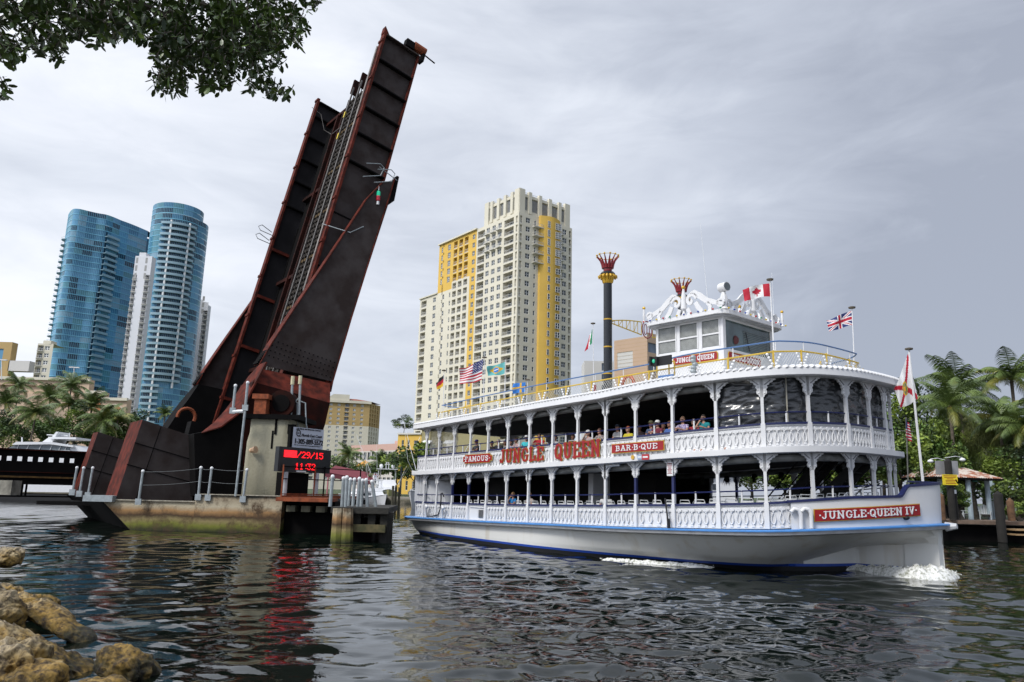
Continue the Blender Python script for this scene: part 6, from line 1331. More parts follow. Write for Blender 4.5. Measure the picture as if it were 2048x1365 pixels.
        b.lathe(f.p(mid, zt_), [(.13, 0), (.07, .12), (.06, .2), (.14, .3), (.12, .5), (.10, .9), (.05, 1.15), (.05, 1.2)], 10, 0); b.sph(f.p(mid, zt_+1.27), .09, 8, 6, 1)
        b.build('scroll_crest', [m_bwhite, m_gold], boat, smooth=35)
    crest(Facade(UVp(-10.9, 2.3), bA, boat), 2.05, 4.2); crest(Facade(UVp(-6.9, 2.3), bP, boat), 2.3, 4.6); crest(Facade(UVp(-6.9, -2.3), -bA, boat), 2.05, 4.2)
    for u, v in ((-10.95, 2.4), (-6.85, -2.4)):
        b = MB(); b.lathe(UVp(u, v, zt_), [(.07, 0), (.04, .1), (.06, .3), (.05, .62)], 8, 0); b.sph(UVp(u, v, zt_+.68), .075, 8, 6, 1); b.build('finial', [m_bwhite, m_gold], boat)
    b = MB(); q = UVp(-6.95, 2.15, zt_); b.lathe(q, [(.2, 0), (.12, .15), (.16, .5), (.08, .75)], 8, 0); b.tube(q+V(-.08, .15, .95), q+V(.1, -.18, .95), .2, n=14, mi=0); b.tube(q+V(.1, -.18, .95), q+V(.105, -.19, .95), .17, n=14, mi=1); b.build('searchlight', [m_bwhite, mat('lamp_glass', (.12, .14, .15), .15)], boat, smooth=40)
    b = MB(); q = UVp(-7.6, 2.3, zt_); b.tube(q, q+V(-.25, 0, 3.9), .012, .006, n=4); b.build('antenna', [m_wcap], boat)
    b = MB(); q = UVp(-7.2, -2.3, zt_); b.tube(q, q+V(0, 0, 2.6), .01, .006, n=4); b.build('antenna', [m_wcap], boat)
    for px, py in ((1309, 600), (1465, 604)): pass
    # JUNGLE QUEEN boards under the windows
    for f, u0, u1 in ((fs, 1.0, 3.15), (ff, .35, 2.75)):
        b = MB(); zc = zs-.42; b.prism([f.p(u0, zc-.19, .01), f.p(u1, zc-.19, .01), f.p(u1+.06, zc-.1, .01), f.p(u1+.06, zc+.1, .01), f.p(u1, zc+.19, .01), f.p(u0, zc+.19, .01), f.p(u0-.06, zc+.1, .01), f.p(u0-.06, zc-.1, .01)], f.n*.03, 1)
        b.prism([f.p(u0+.02, zc-.165, .04), f.p(u1-.02, zc-.165, .04), f.p(u1+.03, zc-.09, .04), f.p(u1+.03, zc+.09, .04), f.p(u1-.02, zc+.165, .04), f.p(u0+.02, zc+.165, .04), f.p(u0-.03, zc+.09, .04), f.p(u0-.03, zc-.09, .04)], f.n*.012, 0)
        w = text_w('JUNGLE QUEEN', .2); wx = (u1-u0-.2)/w; slab_text(b, 'JUNGLE QUEEN', lambda x, y, d: f.p(u0+.1+x, zc-.1+y, .055+d), .2, 2, wx=wx, gap=.12*wx, dth=.01); b.build('name_board', [m_red, m_gold, m_wcap], boat)
    # deckhouse step, blue box, locker
    return zf
ZF = wheelhouse()
# ---- smokestacks
def stacks():
    z_top = None
    for k, v in enumerate((2.9, -2.9)):
        c = UVp(-12.68, v); zb = zt('RB', SN[7])+.2
        if k == 0: z1 = z_over(1214, 566, c)-.0; z_top = z1
        z1 = z_top; b = MB(); b.lathe((c[0], c[1], 0), [(.20, zb), (.20, z1)], 20, 0)
        for yy in (661, 711, 610+3): pass
        for f in (.03, .27, .48, .70): b.lathe((c[0], c[1], 0), [(.207, zb+(z1-zb)*f-.03), (.21, zb+(z1-zb)*f), (.207, zb+(z1-zb)*f+.03)], 20, 1, cap=False)
        b.lathe((c[0], c[1], z1), [(.21, -.05), (.23, 0), (.24, .1)], 20, 1)
        o = b.build('smokestack', [m_stack, m_gold], boat, smooth=40)
        g = MB()
        for j in range(14):
            a = 2*math.pi*j/14; d = V(math.cos(a), math.sin(a), 0); q = V(c[0], c[1], z1); g.path([q+d*.2+z*.0, q+d*.24+z*.2, q+d*.34+z*.34, q+d*.42+z*.29, q+d*.42+z*.22], [.05, .055, .06, .055, .04], 6, 0)
        g.lathe((c[0], c[1], z1), [(.2, 0), (.24, .2), (.3, .34)], 16, 0, cap=False); g.build('gold_petals', [m_gold], o, smooth=60)
        g = MB(); g.lathe((c[0], c[1], z1), [(.32, .34), (.36, .41), (.30, .50), (.20, .55), (.16, .57)], 18, 0); g.build('collar', [m_stack], o, smooth=50)
        g = MB(); g.lathe((c[0], c[1], z1+.55), [(.20, 0), (.21, .25), (.24, .34)], 16, 0)
        for j in range(12):
            a = 2*math.pi*j/12+.1; d = V(math.cos(a), math.sin(a), 0); q = V(c[0], c[1], z1+.55); g.path([q+d*.22+z*.15, q+d*.27+z*.36, q+d*.36+z*.55, q+d*.52+z*.74], [.065, .055, .035, .02], 6, 0); g.sph(q+d*.52+z*.76, .05, 7, 5, 1)
        g.path([V(c[0], c[1], z1+1.30)+V(math.cos(a), math.sin(a), 0)*.5 for a in np.linspace(0, 2*math.pi, 24, endpoint=False)], .012, 4, 1, closed=True); g.build('crown', [m_crim, m_gold], o, smooth=60)
    # yellow truss arms meeting at a red ring
    b = MB(); a, c = UVp(-12.68, 2.7), UVp(-12.68, -2.7); zc = z_over(1298, 660, (a+c)/2); h0 = z_over(1226, 642, UVp(-12.68, 2.7))
    for sg, P0 in ((1, a), (-1, c)):
        e = (a+c)/2+(P0-(a+c)/2)*.16
        up_ = [P0+(e-P0)*t+z*(h0+(zc+.32-h0)*t+.05*math.sin(math.pi*t)) for t in np.linspace(0, 1, 9)]; dn = [P0+(e-P0)*t+z*(h0-.1+(zc-.32-h0+.1)*t) for t in np.linspace(0, 1, 9)]
        b.path(up_, .03, 5, 0); b.path(dn, .03, 5, 0)
        for i in range(1, 9): b.tube(up_[i], dn[i-1 if i % 2 else i], .018, n=4, mi=0); b.path([up_[i], (up_[i]+dn[i])/2+z*.05, dn[i]], .014, 4, 0)
    mid = (a+c)/2; tt = unit(a-c); b.path([mid+z*zc+tt*.38*math.cos(q)+z*.42*math.sin(q) for q in np.linspace(0, 6.283, 22, endpoint=False)], .03, 5, 1, closed=True)
    b.path([mid+z*zc+tt*(.12+.12*math.cos(q))+z*.26*math.sin(q) for q in np.linspace(0, 6.283, 14, endpoint=False)], .022, 5, 1, closed=True); b.tube(mid+z*(zc-.25)-tt*.18, mid+z*(zc+.28)-tt*.18, .022, n=5, mi=1)
    b.build('truss', [m_yrail, m_crim], boat)
stacks()
# ---- roof furniture
def roof_bits():
    q = UVp(-6.2, -1.6); 
    def bench(P, rz, L_, nm='yellow_bench', lab=None):
        c, s_ = math.cos(rz), math.sin(rz); ux, uy = V(c, s_, 0), V(-s_, c, 0); b = MB()
        for k in range(4): b.box(P+uy*(-.24+.16*k)+z*.42, (L_/2, .06, .02), (ux, uy, z), 0)
        for k in range(3): b.box(P+uy*(.36+.03*k)+z*(.52+.15*k), (L_/2, .02, .06), (ux, uy, z), 0)
        for x in (-L_/2+.1, L_/2-.1): b.box(P+ux*x+z*.2, (.03, .26, .2), (ux, uy, z), 0); b.box(P+ux*x+uy*.4+z*.55, (.03, .03, .4), (ux, uy, z), 0)
        b.build('bench', [m_yrail], boat)
    zr_ = zt('RB', SN[14])+.27
    bench(UVp(-3.6, -.4, zr_), 1.0, 1.9); bench(UVp(-3.0, -1.6, zr_), .6, 1.4); bench(UVp(-22, 1.5, zt('RB', SN[2])+.27), -.8, 2.2)
    b = MB(); P = UVp(-16.5, 1.0, zt('RB', SN[6])+.27); b.box(P+z*.3, (1.6, 1.2, .3), (bA, bP, z), 0); b.box(P+z*.64, (1.75, 1.35, .05), (bA, bP, z), 0); b.build('skylight', [m_bwhite], boat)
    b = MB(); P = UVp(-24.2, 1.0, zt('RB', SN[1])+.27); b.box(P+z*.25, (.9, .9, .25), (bA, bP, z), 0); b.box(P+z*.54, (1.0, 1.0, .05), (bA, bP, z), 1); b.build('hatch', [m_bwhite, m_wcap], boat)
    # starboard navigation light box, blue board, gate frame
    s = deckC.s_at(1325, 720, OFFR+.3); p, t, n = deckC.fr(s); zc = z_over(1325, 722, deckC.P(s, 0, OFFR+.3)); c = deckC.P(s, zc, OFFR+.3); b = MB(); b.box(c, (.44, .03, .18), (t, n, z), 0); b.box(c-t*.40+n*.14, (.03, .14, .18), (t, n, z), 0); b.box(c-t*.3+n*.06-z*.0, (.14, .1, .17), (t, n, z), 0); b.sph(c-t*.3+n*.17, (.06, .06, .08), 8, 6, 1); b.build('side_light', [m_bottom, mat('green_light', (.03, .35, .2), .3, emit=.5)], boat)
    b = MB(); s = deckC.s_at(1332, 762, OFFR+.5); p, t, n = deckC.fr(s); b.box(deckC.P(s, zt('RB', s)+.5, OFFR+.5), (.36, .02, .13), (t, n, z), 0); b.build('blue_board', [m_brail], boat)
    b = MB()
    for px in (1314, 1338, 1349): s = deckC.s_at(px, 740, OFFR-.3); b.tube(deckC.P(s, zt('RB', s)+.25, OFFR-.3), deckC.P(s, zt('RB', s)+1.3, OFFR-.3), .03, n=5)
    s0, s1 = deckC.s_at(1314, 740, OFFR-.3), deckC.s_at(1349, 740, OFFR-.3); b.tube(deckC.P(s0, zt('RB', s0)+1.3, OFFR-.3), deckC.P(s1, zt('RB', s1)+1.3, OFFR-.3), .03, n=5); b.build('gate_frame', [m_yrail], boat)
    s = deckC.s_at(1258, 770, OFFR-.3); p, t, n = deckC.fr(s); b = MB(); c = deckC.P(s, zt('RB', s)+.72, OFFR-.25); ar = np.linspace(0, 6.283, 22, endpoint=False); b.path([c+t*.33*math.cos(a)+z*.38*math.sin(a) for a in ar], .075, 8, 0, closed=True); b.build('life_ring', [mat('lifering_orange', (.6, .12, .03), .6)], boat, smooth=60)
    b = MB(); s = deckC.s_at(1190, 770, OFFR-.4); c = deckC.P(s, zt('RB', s)+.27, OFFR-.4); b.tube(c, c+z*.75, .06, n=8); b.build('fire_extinguisher', [m_red], boat)
    b = MB(); s = deckC.s_at(1388, 740, OFFR+.2); c = deckC.P(s, zt('RB', s)+.3, OFFR+.2)
    for k in range(7): b.sph(c+z*(.1+k*.13)+V(.04*math.sin(k*2), 0, 0), (.12, .08, .09), 7, 5)
    b.build('folded_cover', [m_galv], boat, smooth=60)
    s = deckC.s_at(1698, 735, OFFR-.5); c = deckC.P(s, zt('RB', s)+.6, OFFR-.5); b = MB(); b.box(c, (.16, .12, .1), mi=0); b.tube(c-z*.4, c, .04, n=5); b.build('deck_lamp', [mat('cream_lamp', (.5, .42, .25), .5)], boat)
    P = UVp(-9.6, 2.9, ZF); b = MB(); b.box(P+z*.35, (.3, .25, .35), (bA, bP, z)); b.build('white_locker', [m_bwhite], boat)
roof_bits()
# ---- flags
FC = {'w': (.72, .72, .72), 'r': (.42, .01, .03), 'n': (.02, .03, .14), 'k': (.012, .012, .012), 'y': (.65, .38, .02), 'g': (.02, .22, .10), 't': (.12, .42, .42), 'b': (.03, .18, .55), 'o': (.45, .2, .06)}
FM = {k: mat('cloth_'+k, c, .8, var=.06, vscale=4) for k, c in FC.items()}; FK = list(FM)
def leafpoly(x, y):
    x = abs(x); P = [(0, .95), (.14, .62), (.32, .72), (.25, .30), (.42, .42), (.5, .32), (.78, .36), (.70, .12), (.82, .02), (.38, -.30), (.44, -.46), (.05, -.40), (.05, -.9), (0, -.9)]; c = False; j = len(P)-1
    for i in range(len(P)):
        (xi, yi), (xj, yj) = P[i], P[j]
        if (yi > y) != (yj > y) and x < (xj-xi)*(y-yi)/(yj-yi)+xi: c = not c
        j = i
    return c
def pat(name, u, v):      # u: 0 hoist .. 1 fly, v: 0 bottom .. 1 top
    if name == 'us':
        if u < .42 and v > 6/13: 
            a, b_ = (u/.42*11) , ((v-6/13)/(7/13)*9); return 'w' if (abs(a-round(a)) < .27 and abs(b_-round(b_)) < .3 and (round(a)+round(b_)) % 2 == 0 and 0 < round(a) < 11 and 0 < round(b_) < 9) else 'n'
        return 'r' if int(v*13) % 2 == 0 else 'w'
    if name == 'de': return 'y' if v < 1/3 else 'r' if v < 2/3 else 'k'
    if name == 'br': d = abs(u-.5)/.42+abs(v-.5)/.38; r_ = math.hypot((u-.5)*1.43, v-.5); return ('w' if abs(v-.5+(u-.5)*.25-.02) < .035 else 'b') if r_ < .25 else 'y' if d < 1 else 't'
    if name == 'se': return 'y' if abs(u-.37) < .08 or abs(v-.5) < .11 else 'b'
    if name == 'mx': return 'g' if u < .34 else 'r' if u > .67 else ('o' if math.hypot(u-.5, v-.5) < .12 else 'w')
    if name == 'ca': return 'r' if u < .25 or u > .75 or leafpoly((u-.5)*4.6, (v-.5)*2.4) else 'w'
    if name == 'uk':
        x, y = (u-.5)*2, v-.5
        if abs(x) < .1*1 or abs(y) < .1: return 'r'
        if abs(x) < .17 or abs(y) < .165: return 'w'
        d = abs(abs(x)*.5-abs(y))*.9; return 'r' if d < .03 else 'w' if d < .10 else 'n'
    if name == 'fl':
        r_ = math.hypot((u-.5)*1.5, v-.5)
        if r_ < .2: return 'y' if r_ < .07 or .16 < r_ else 'o' if (u*37) % 1 < .5 else 'g'
        return 'r' if abs(abs(u-.5)-abs(v-.5)) < .09 else 'w'
def flag(parent, name, quad, Y, seed=0, amp=.07, nu=48, nv=30, label=None):
    """quad: image corners hoist-top, fly-top, fly-bottom, hoist-bottom at distance Y; the cloth ripples in depth"""
    HT, FT, FB, HB = [at_y(x, y, Y+(.0 if i in (0, 3) else .35)) for i, (x, y) in enumerate(quad)]; b = MB(); vs = []; nrm = unit(np.cross(FT-HT, HB-HT))
    sz = np.linalg.norm(FT-HT)
    for j in range(nv+1):
        for i in range(nu+1):
            u, v = i/nu, j/nv; p = (HB*(1-u)+FB*u)*(1-v)+(HT*(1-u)+FT*u)*v; w = math.sin(u*9+v*2.4+seed)*u**.6*amp*sz*1.1+math.sin(u*4+v*5+seed*2)*.5*amp*sz*u; vs.append(p+nrm*w+V(0, 0, math.sin(u*5+seed)*.03*sz))
    for j in range(nv):
        for i in range(nu): a = j*(nu+1)+i; b.f.append((a, a+1, a+nu+2, a+nu+1)); b.m.append(FK.index(pat(name, (i+.5)/nu, (j+.5)/nv)))
    b.v = [tuple(x) for x in vs]; return b.build('flag', [FM[k] for k in FK], parent, smooth=180, label=label)
def flagstaff(px, ptop, base, quad, name, seed, label, r=.025, parent=None):
    parent = parent or boat
    d = ray(px, ptop); P = V(base[0], base[1], 0); zt_ = z_over(px, ptop, P); Y = P[1]; b = MB(); top = at_y(px, ptop, Y); b.tube(V(base), top, r, r*.7, n=6, mi=0); b.lathe(top, [(.03, 0), (.13, .02), (.14, .07), (.04, .1)], 10, 1); o = b.build('flagstaff', [m_bwhite, mat('bronze_cap', (.12, .10, .07), .5)], parent); flag(o, name, quad, Y, seed, label=label); return o
def base_on(px, v, z): 
    # point of the roof on line v at the azimuth of px
    best = None
    for u in np.linspace(-26, -1, 500):
        p = UVp(u, v, z); x, y = proj(p)
        if best is None or abs(x-px) < best[0]: best = (abs(x-px), p)
    return best[1]
zR = lambda u: 6.2
flagstaff(888, 743, base_on(886, 2.5, 5.95), [(888, 750), (871, 766), (873, 780), (886, 762+12)], 'de', 1, 'black, red and gold flag')
flagstaff(969, 717, base_on(966, 2.5, 6.0), [(967, 719), (919, 739), (918, 769), (963, 762)], 'us', 2, 'stars and stripes flag')
flagstaff(1011, 718, base_on(1009, 2.5, 6.0), [(1010, 724), (975, 735), (975, 753), (1009, 748)], 'br', 3, 'faded green flag with yellow diamond and blue disc')
flagstaff(1055, 762, base_on(1053, 3.4, 6.1), [(1051, 764), (1026, 769), (1026, 789), (1051, 783)], 'se', 4, 'blue flag with a yellow cross')
flagstaff(1186, 649, base_on(1188, -2.5, 6.2), [(1185, 658), (1178, 676), (1171, 704), (1184, 686)], 'mx', 5, 'drooping green, white and red flag')
flagstaff(1540, 562, base_on(1551, 2.2, 6.5), [(1539, 567), (1485, 578), (1489, 602), (1541, 593)], 'ca', 6, 'red and white maple leaf flag', .035)
flagstaff(1704, 618, base_on(1712, -.6, 6.5), [(1703, 623), (1653, 640), (1658, 662), (1705, 652)], 'uk', 7, 'blue flag with red and white crosses')
fb = UVp(-.45, .25, btop(HL)); flagstaff(1818, 701, fb, [(1816, 710), (1788, 779), (1801, 816), (1836, 800)], 'fl', 8, 'white flag with a red saltire and round seal', .05)
# ---- bow wave and wake foam
def foam_mat():
    m = bpy.data.materials.new('foam'); m.use_nodes = True; t = m.node_tree; b = t.nodes['Principled BSDF']; b.inputs['Roughness'].default_value = .7
    g = t.nodes.new('ShaderNodeNewGeometry'); n_ = t.nodes.new('ShaderNodeTexNoise'); n_.inputs['Scale'].default_value = 7; n_.inputs['Detail'].default_value = 8; n_.inputs['Roughness'].default_value = .7; t.links.new(g.outputs['Position'], n_.inputs[0])
    r = t.nodes.new('ShaderNodeValToRGB'); r.color_ramp.elements[0].position = .36; r.color_ramp.elements[0].color = (.30, .31, .23, 1); r.color_ramp.elements[1].position = .54; r.color_ramp.elements[1].color = (.92, .92, .88, 1); t.links.new(n_.outputs[0], r.inputs[0]); t.links.new(r.outputs[0], b.inputs['Base Color'])
    bp = t.nodes.new('ShaderNodeBump'); bp.inputs['Distance'].default_value = .05; t.links.new(n_.outputs[0], bp.inputs['Height']); t.links.new(bp.outputs[0], b.inputs['Normal']); return m
m_foam = foam_mat()
def foam(name, label, path, seed, drops=60, nw=14, thin=0.):
    """a churned ridge of water along a path of (point, half width, height); droplets fly off its crest"""
    rnd = random.Random(seed); P = [V(p[0]) for p in path]; seg = [np.linalg.norm(b-a) for a, b in zip(P, P[1:])]; S = np.concatenate([[0], np.cumsum(seg)]); n = int(S[-1]/.045); b = MB(); vs = []; pts = []
    for i in range(n+1):
        s = S[-1]*i/n; p = V([np.interp(s, S, [q[k] for q in P]) for k in range(3)]); w = np.interp(s, S, [q[1] for q in path]); h = np.interp(s, S, [q[2] for q in path]); p2 = V([np.interp(min(s+.3, S[-1]), S, [q[k] for q in P]) for k in range(3)]); p0 = V([np.interp(max(s-.3, 0), S, [q[k] for q in P]) for k in range(3)]); t = unit(p2-p0); nn_ = V(t[1], -t[0], 0); e = min(1, i/8, (n-i)/8); w *= 1+.35*noise.noise(Vector((s*1.7, seed, 0)))
        for j in range(nw+1):
            x = j/nw*2-1; env = max(0, 1-x*x)**.8*e; q = p+nn_*x*w; nz = noise.noise(Vector((q[0]*4, q[1]*4, seed)))*.5+noise.noise(Vector((q[0]*11, q[1]*11, seed+5)))*.4+noise.noise(Vector((q[0]*26, q[1]*26, seed+9)))*.22; z = WATER-.04+env*(h*(1.15+.8*nz)+.10+.05*nz); vs.append(q+V(nz*.05, nz*.05, z))
        pts.append((p, nn_, w, h))
    b.add(vs, [(i*(nw+1)+j, i*(nw+1)+j+1, (i+1)*(nw+1)+j+1, (i+1)*(nw+1)+j) for i in range(n) for j in range(nw)], 0)
    for k in range(int(drops*S[-1])):
        p, nn_, w, h = rnd.choice(pts); q = p+nn_*rnd.gauss(0, .5)*w; r_ = rnd.uniform(.006, .024); b.sph(q+V(0, 0, WATER+h*rnd.uniform(.5, 1.25)+.02), r_, 5, 4)
    return tag(b.build(name, [m_foam], smooth=180), label, None, kind='stuff')
W_ = lambda px, py: V(at_z(px, py, WATER)[0], at_z(px, py, WATER)[1], 0)
foam('bow_wave', 'white foaming bow wave curling from the stem', [(W_(1912, 1152), .12, .03), (W_(1896, 1154), .32, .14), (W_(1872, 1158), .50, .27), (W_(1840, 1157), .54, .29), (W_(1805, 1153), .46, .23), (W_(1760, 1147), .32, .17), (W_(1700, 1141), .24, .10), (W_(1640, 1139), .18, .07), (W_(1585, 1137), .14, .03)], 1, 220)
foam('hull_wash', 'thin white wash along the hull side', [(W_(1540, 1137), .07, .01), (W_(1500, 1137), .17, .04), (W_(1440, 1136), .22, .07), (W_(1390, 1134), .20, .06), (W_(1330, 1130), .17, .05), (W_(1270, 1126), .14, .04), (W_(1200, 1119), .08, .02)], 2, 60)
foam('splash', 'small white splash beside the hull', [(W_(972, 1090), .12, .02), (W_(985, 1090), .16, .08), (W_(998, 1089), .10, .16)], 3, 90)
# ================= VEGETATION =================
m_frond = mat('palm_frond', (.15, .21, .045), .5, var=.3, vscale=.8, col2=(.05, .085, .02))
m_frondy = mat('palm_frond_yellow', (.24, .22, .04), .5, var=.2, vscale=1, col2=(.09, .12, .02))
m_trunk = mat('palm_trunk', (.16, .13, .10), .9, var=.2, vscale=3, stretch=(1, 1, 4))
m_leafd = mat('leaf_dark', (.10, .18, .03), .6, var=.3, vscale=.55, col2=(.018, .034, .010), thr=(.38, .62))
m_leafl = mat('leaf_light', (.23, .31, .045), .6, var=.3, vscale=.5, col2=(.05, .085, .018), thr=(.38, .6))
m_leaff = mat('leaf_feathery', (.14, .16, .04), .7, var=.3, vscale=.4, col2=(.05, .065, .02))
m_bark = mat('bark', (.10, .085, .065), .9, var=.3, vscale=2)
def palm_crown(seed, n=24, L=3.4, yel=0):
    r = random.Random(seed); b = MB()
    for k in range(n):
        az = 2*math.pi*k/n*2.4+r.uniform(-.2, .2); el = R(r.uniform(-28, 82)) ; l = L*r.uniform(.8, 1.12); d = V(math.cos(az), math.sin(az), 0); pts = []; p = V(0, 0, 0); e = el; st = 12
        for i in range(st+1):
            pts.append(p.copy()); p = p+(d*math.cos(e)+V(0, 0, 1)*math.sin(e))*(l/st); e -= R(r.uniform(6, 9.5))*(.35+i/st)
        mi = 1 if (r.random() < .10+.25*yel or el < -.3) else 0
        b.path(pts, [.035*(1-i/st)+.006 for i in range(st+1)], 3, mi, cap=False); sd = unit(np.cross(d, (0, 0, 1)))
        for i in range(2, st*3):
            t = i/(st*3); q = t*st; a = int(q); pp = pts[a]+(pts[min(a+1, st)]-pts[a])*(q-a); tg = unit(pts[min(a+1, st)]-pts[max(a-1, 0)]); ll = l*.27*math.sin(math.pi*min(1, .12+t*.86))**.6
            for s_ in (1, -1):
                dr = unit(sd*s_*.85+tg*.6+V(0, 0, -.35-.3*r.random())); w = tg*.032; e1 = pp+dr*ll*.55; e2 = pp+dr*ll+V(0, 0, -ll*.30)
                b.add([pp-w, pp+w, e1+w, e1-w, e2], [(0, 1, 2, 3), (3, 2, 4)], mi)
    for k in range(6): a = k*1.05; b.sph((.16*math.cos(a), .16*math.sin(a), -.22), .1, 5, 4, 1)
    return b.mesh('crown', [m_frond, m_frondy])
PC = [palm_crown(1), palm_crown(2, 26, 3.6), palm_crown(3, 22, 3.1, 1)]
def palm(px, py, Y, k, sc_, label, group, lean=.0, base=1.0):
    c = at_y(px, py, Y); root = thing('palm_tree', label, 'palm tree', (c[0]-lean, c[1], base), group)
    b = MB(); h = c[2]-base; b.path([V(c[0]-lean*(1-t)**1.7, c[1], base+h*t) for t in np.linspace(0, 1, 8)], [.20, .17, .15, .14, .13, .12, .13, .15], 8, 0); b.build('trunk', [m_trunk], root, smooth=60)
    inst('crown', PC[k % 3], root, c, k*1.7, sc_); return root
gl = 'coconut palms on the far bank behind the drawbridge'
for i, (px, py, Y, s_, lb) in enumerate(((12, 806, 104, .95, 'palm whose fronds touch the left edge of the view'), (38, 770, 122, .85, 'palm standing highest at the far left above the yacht'), (72, 826, 92, 1.05, 'palm with broad drooping fronds straight above the white yacht'), (101, 796, 108, .95, 'palm between the drooping one and the tall dark one'), (143, 772, 112, .95, 'tall dark palm in front of the step in the arcade building'), (146, 808, 98, .95, 'lower palm under the tall dark palm'), (184, 812, 100, .95, 'palm in front of the smaller arch'), (205, 840, 92, .9, 'low palm behind the far counterweight'), (236, 836, 99, .9, 'palm in front of the larger arch, nearest the drawbridge'), (330, 828, 130, .6, 'small palm crown showing just above the near counterweight'))):
    palm(px, py, Y*1.30, i, s_*1.24, lb, gl, lean=(.8, -.5, 1.1, .3, -.6)[i % 5])
gr = 'coconut palms behind the gazebo'
for i, (px, py, Y, s_, lb) in enumerate(((1916, 776, 66, 1.12, 'palm with wide crown left above the gazebo'), (2022, 752, 64, 1.15, 'tallest palm, its bare trunk against the sky at the right edge'), (1900, 812, 60, .9, 'yellow green palm crown below the wide one'), (2000, 836, 61, .95, 'palm with one yellowing frond above the gazebo roof'), (2052, 850, 58, .95, 'palm crown cut by the right edge'))):
    palm(px, py, Y, i+1, s_, lb, gr, lean=(-.5, .3, .2, .6, -.4)[i])
gm_ = 'small palms at the marina'
palm(698, 910, 150, 1, .95, 'marina palm with a reddish trunk in front of the hotel tower', gm_); palm(762, 926, 165, 0, 1.1, 'dark marina palm in front of the office block', gm_); palm(731, 963-8, 140, 2, .6, 'short bushy palm above the pink canopy', gm_)
def crown_mesh(seed, n=5200, rx=3.2, rz=2.6, leaf=.26, mats=None, clumps=26, feather=0):
    r = random.Random(seed); b = MB(); cl = []
    for k in range(clumps):
        a, e = r.uniform(0, 6.28), math.asin(r.uniform(-.55, 1)); q = r.uniform(.45, .95); cl.append((V(math.cos(a)*math.cos(e)*rx*q, math.sin(a)*math.cos(e)*rx*q, math.sin(e)*rz*q), r.uniform(.55, 1.15), r.random() < .35))
    for k in range(n):
        c, cr_, li = r.choice(cl); d = unit(V(r.gauss(0, 1), r.gauss(0, 1), r.gauss(0, 1)))*cr_*r.uniform(.35, 1)**.5; p = c+V(d[0], d[1], d[2]*.75); nn_ = unit(V(r.gauss(0, .6), r.gauss(0, .6), 1+r.gauss(0, .5))) if not feather else unit(V(r.gauss(0, 1), r.gauss(0, 1), .2)); t = unit(np.cross(nn_, V(r.gauss(0, 1), r.gauss(0, 1), r.gauss(0, 1)))); w = np.cross(nn_, t); l = leaf*r.uniform(.6, 1.3)
        if feather: t = unit(V(r.gauss(0, .4), r.gauss(0, .4), -.6+r.gauss(0, .4))); w = unit(np.cross(t, nn_)); b.add([p-w*.02, p+w*.02, p+t*l*1.6], [(0, 1, 2)], 0 if not li else 1)
        else: b.add([p-t*l*.5, p+w*l*.3, p+t*l*.55, p-w*l*.3], [(0, 1, 2, 3)], 0 if not li else 1)
    return b.mesh('crown', mats or [m_leafd, m_leafl])
CM = [crown_mesh(11), crown_mesh(12, rx=3.6, rz=2.2), crown_mesh(13, leaf=.32, clumps=20, mats=[m_leafl, m_leafd]), crown_mesh(14, n=7000, leaf=.34, mats=[m_leaff, m_leafl], feather=1, rx=3.0, rz=3.0), crown_mesh(15, n=2600, leaf=.42, clumps=22)]
def tree(px, py, Y, k, s_, label, group, name='broadleaf_tree', base=1.0):
    """py = image height of the crown's middle"""
    c = at_y(px, py, Y); root = thing(name, label, 'tree' if name != 'bush' else 'bush', (c[0], c[1], base), group); b = MB(); h = max(.4, c[2]-base)
    b.path([V(c[0]+.15*math.sin(3*t+k), c[1], base+h*t) for t in np.linspace(0, 1, 6)], [.22, .17, .15, .13, .1, .06], 7, 0)
    r = random.Random(k+int(px))
    for j in range(5): a = r.uniform(0, 6.28); q = V(c[0], c[1], base+h*r.uniform(.4, .8)); b.path([q, q+V(math.cos(a)*.8, math.sin(a)*.8, .7)*s_[0]*1.0, q+V(math.cos(a)*1.6, math.sin(a)*1.6, 1.0)*s_[0]], [.09, .06, .02], 5, 0)
    b.build('trunk', [m_bark], root); o = inst('crown', CM[k % 5], root, c, px*.37, (s_[0], s_[0], s_[1])); return root
gt = 'dense trees on the far bank behind and right of the bow'
T_ = [(1812, 862, 66, 0, (1.25, 1.5), 'round dark tree just right of the upper deck'), (1845, 905, 60, 1, (.9, 1.2), 'dark leafy tree behind the bow flagstaff'), (1868, 865, 70, 0, (1.1, 1.3), 'dark tree under the wide palm crown'), (1800, 935, 58, 2, (.9, 1.1), 'light green tree right behind the bow rail'), (1880, 960, 57, 2, (.7, .9), 'light green shrub tree left of the gazebo'),
      (1940, 885, 68, 3, (1.25, 1.2), 'feathery olive tree left behind the gazebo roof'), (1990, 895, 66, 3, (1.2, 1.3), 'feathery reddish tree right behind the gazebo roof'), (2040, 915, 62, 3, (1.2, 1.3), 'feathery tree at the right edge'), (2030, 975, 58, 0, (1.0, 1.0), 'dark tree low at the right edge'), (1960, 940, 74, 0, (1.5, 1.4), 'dark tree filling the gap behind the gazebo'),
      (1760, 900, 70, 0, (1.5, 1.4), 'dark tree seen through the bow end of the lower deck'), (1700, 950, 66, 2, (1.2, .9), 'bright tree seen under the forward deck'), (1640, 955, 70, 1, (1.3, .9), 'spreading tree behind the stairway of the boat'), (1570, 950, 72, 2, (1.2, 1.0), 'bright tree seen between the lower posts'), (1500, 950, 78, 0, (1.3, 1.0), 'dark tree behind the middle of the lower deck')]
for px, py, Y, k, s_, lb in T_: tree(px, py, Y, k, s_, lb, gt)
gm2 = 'trees around the marina'
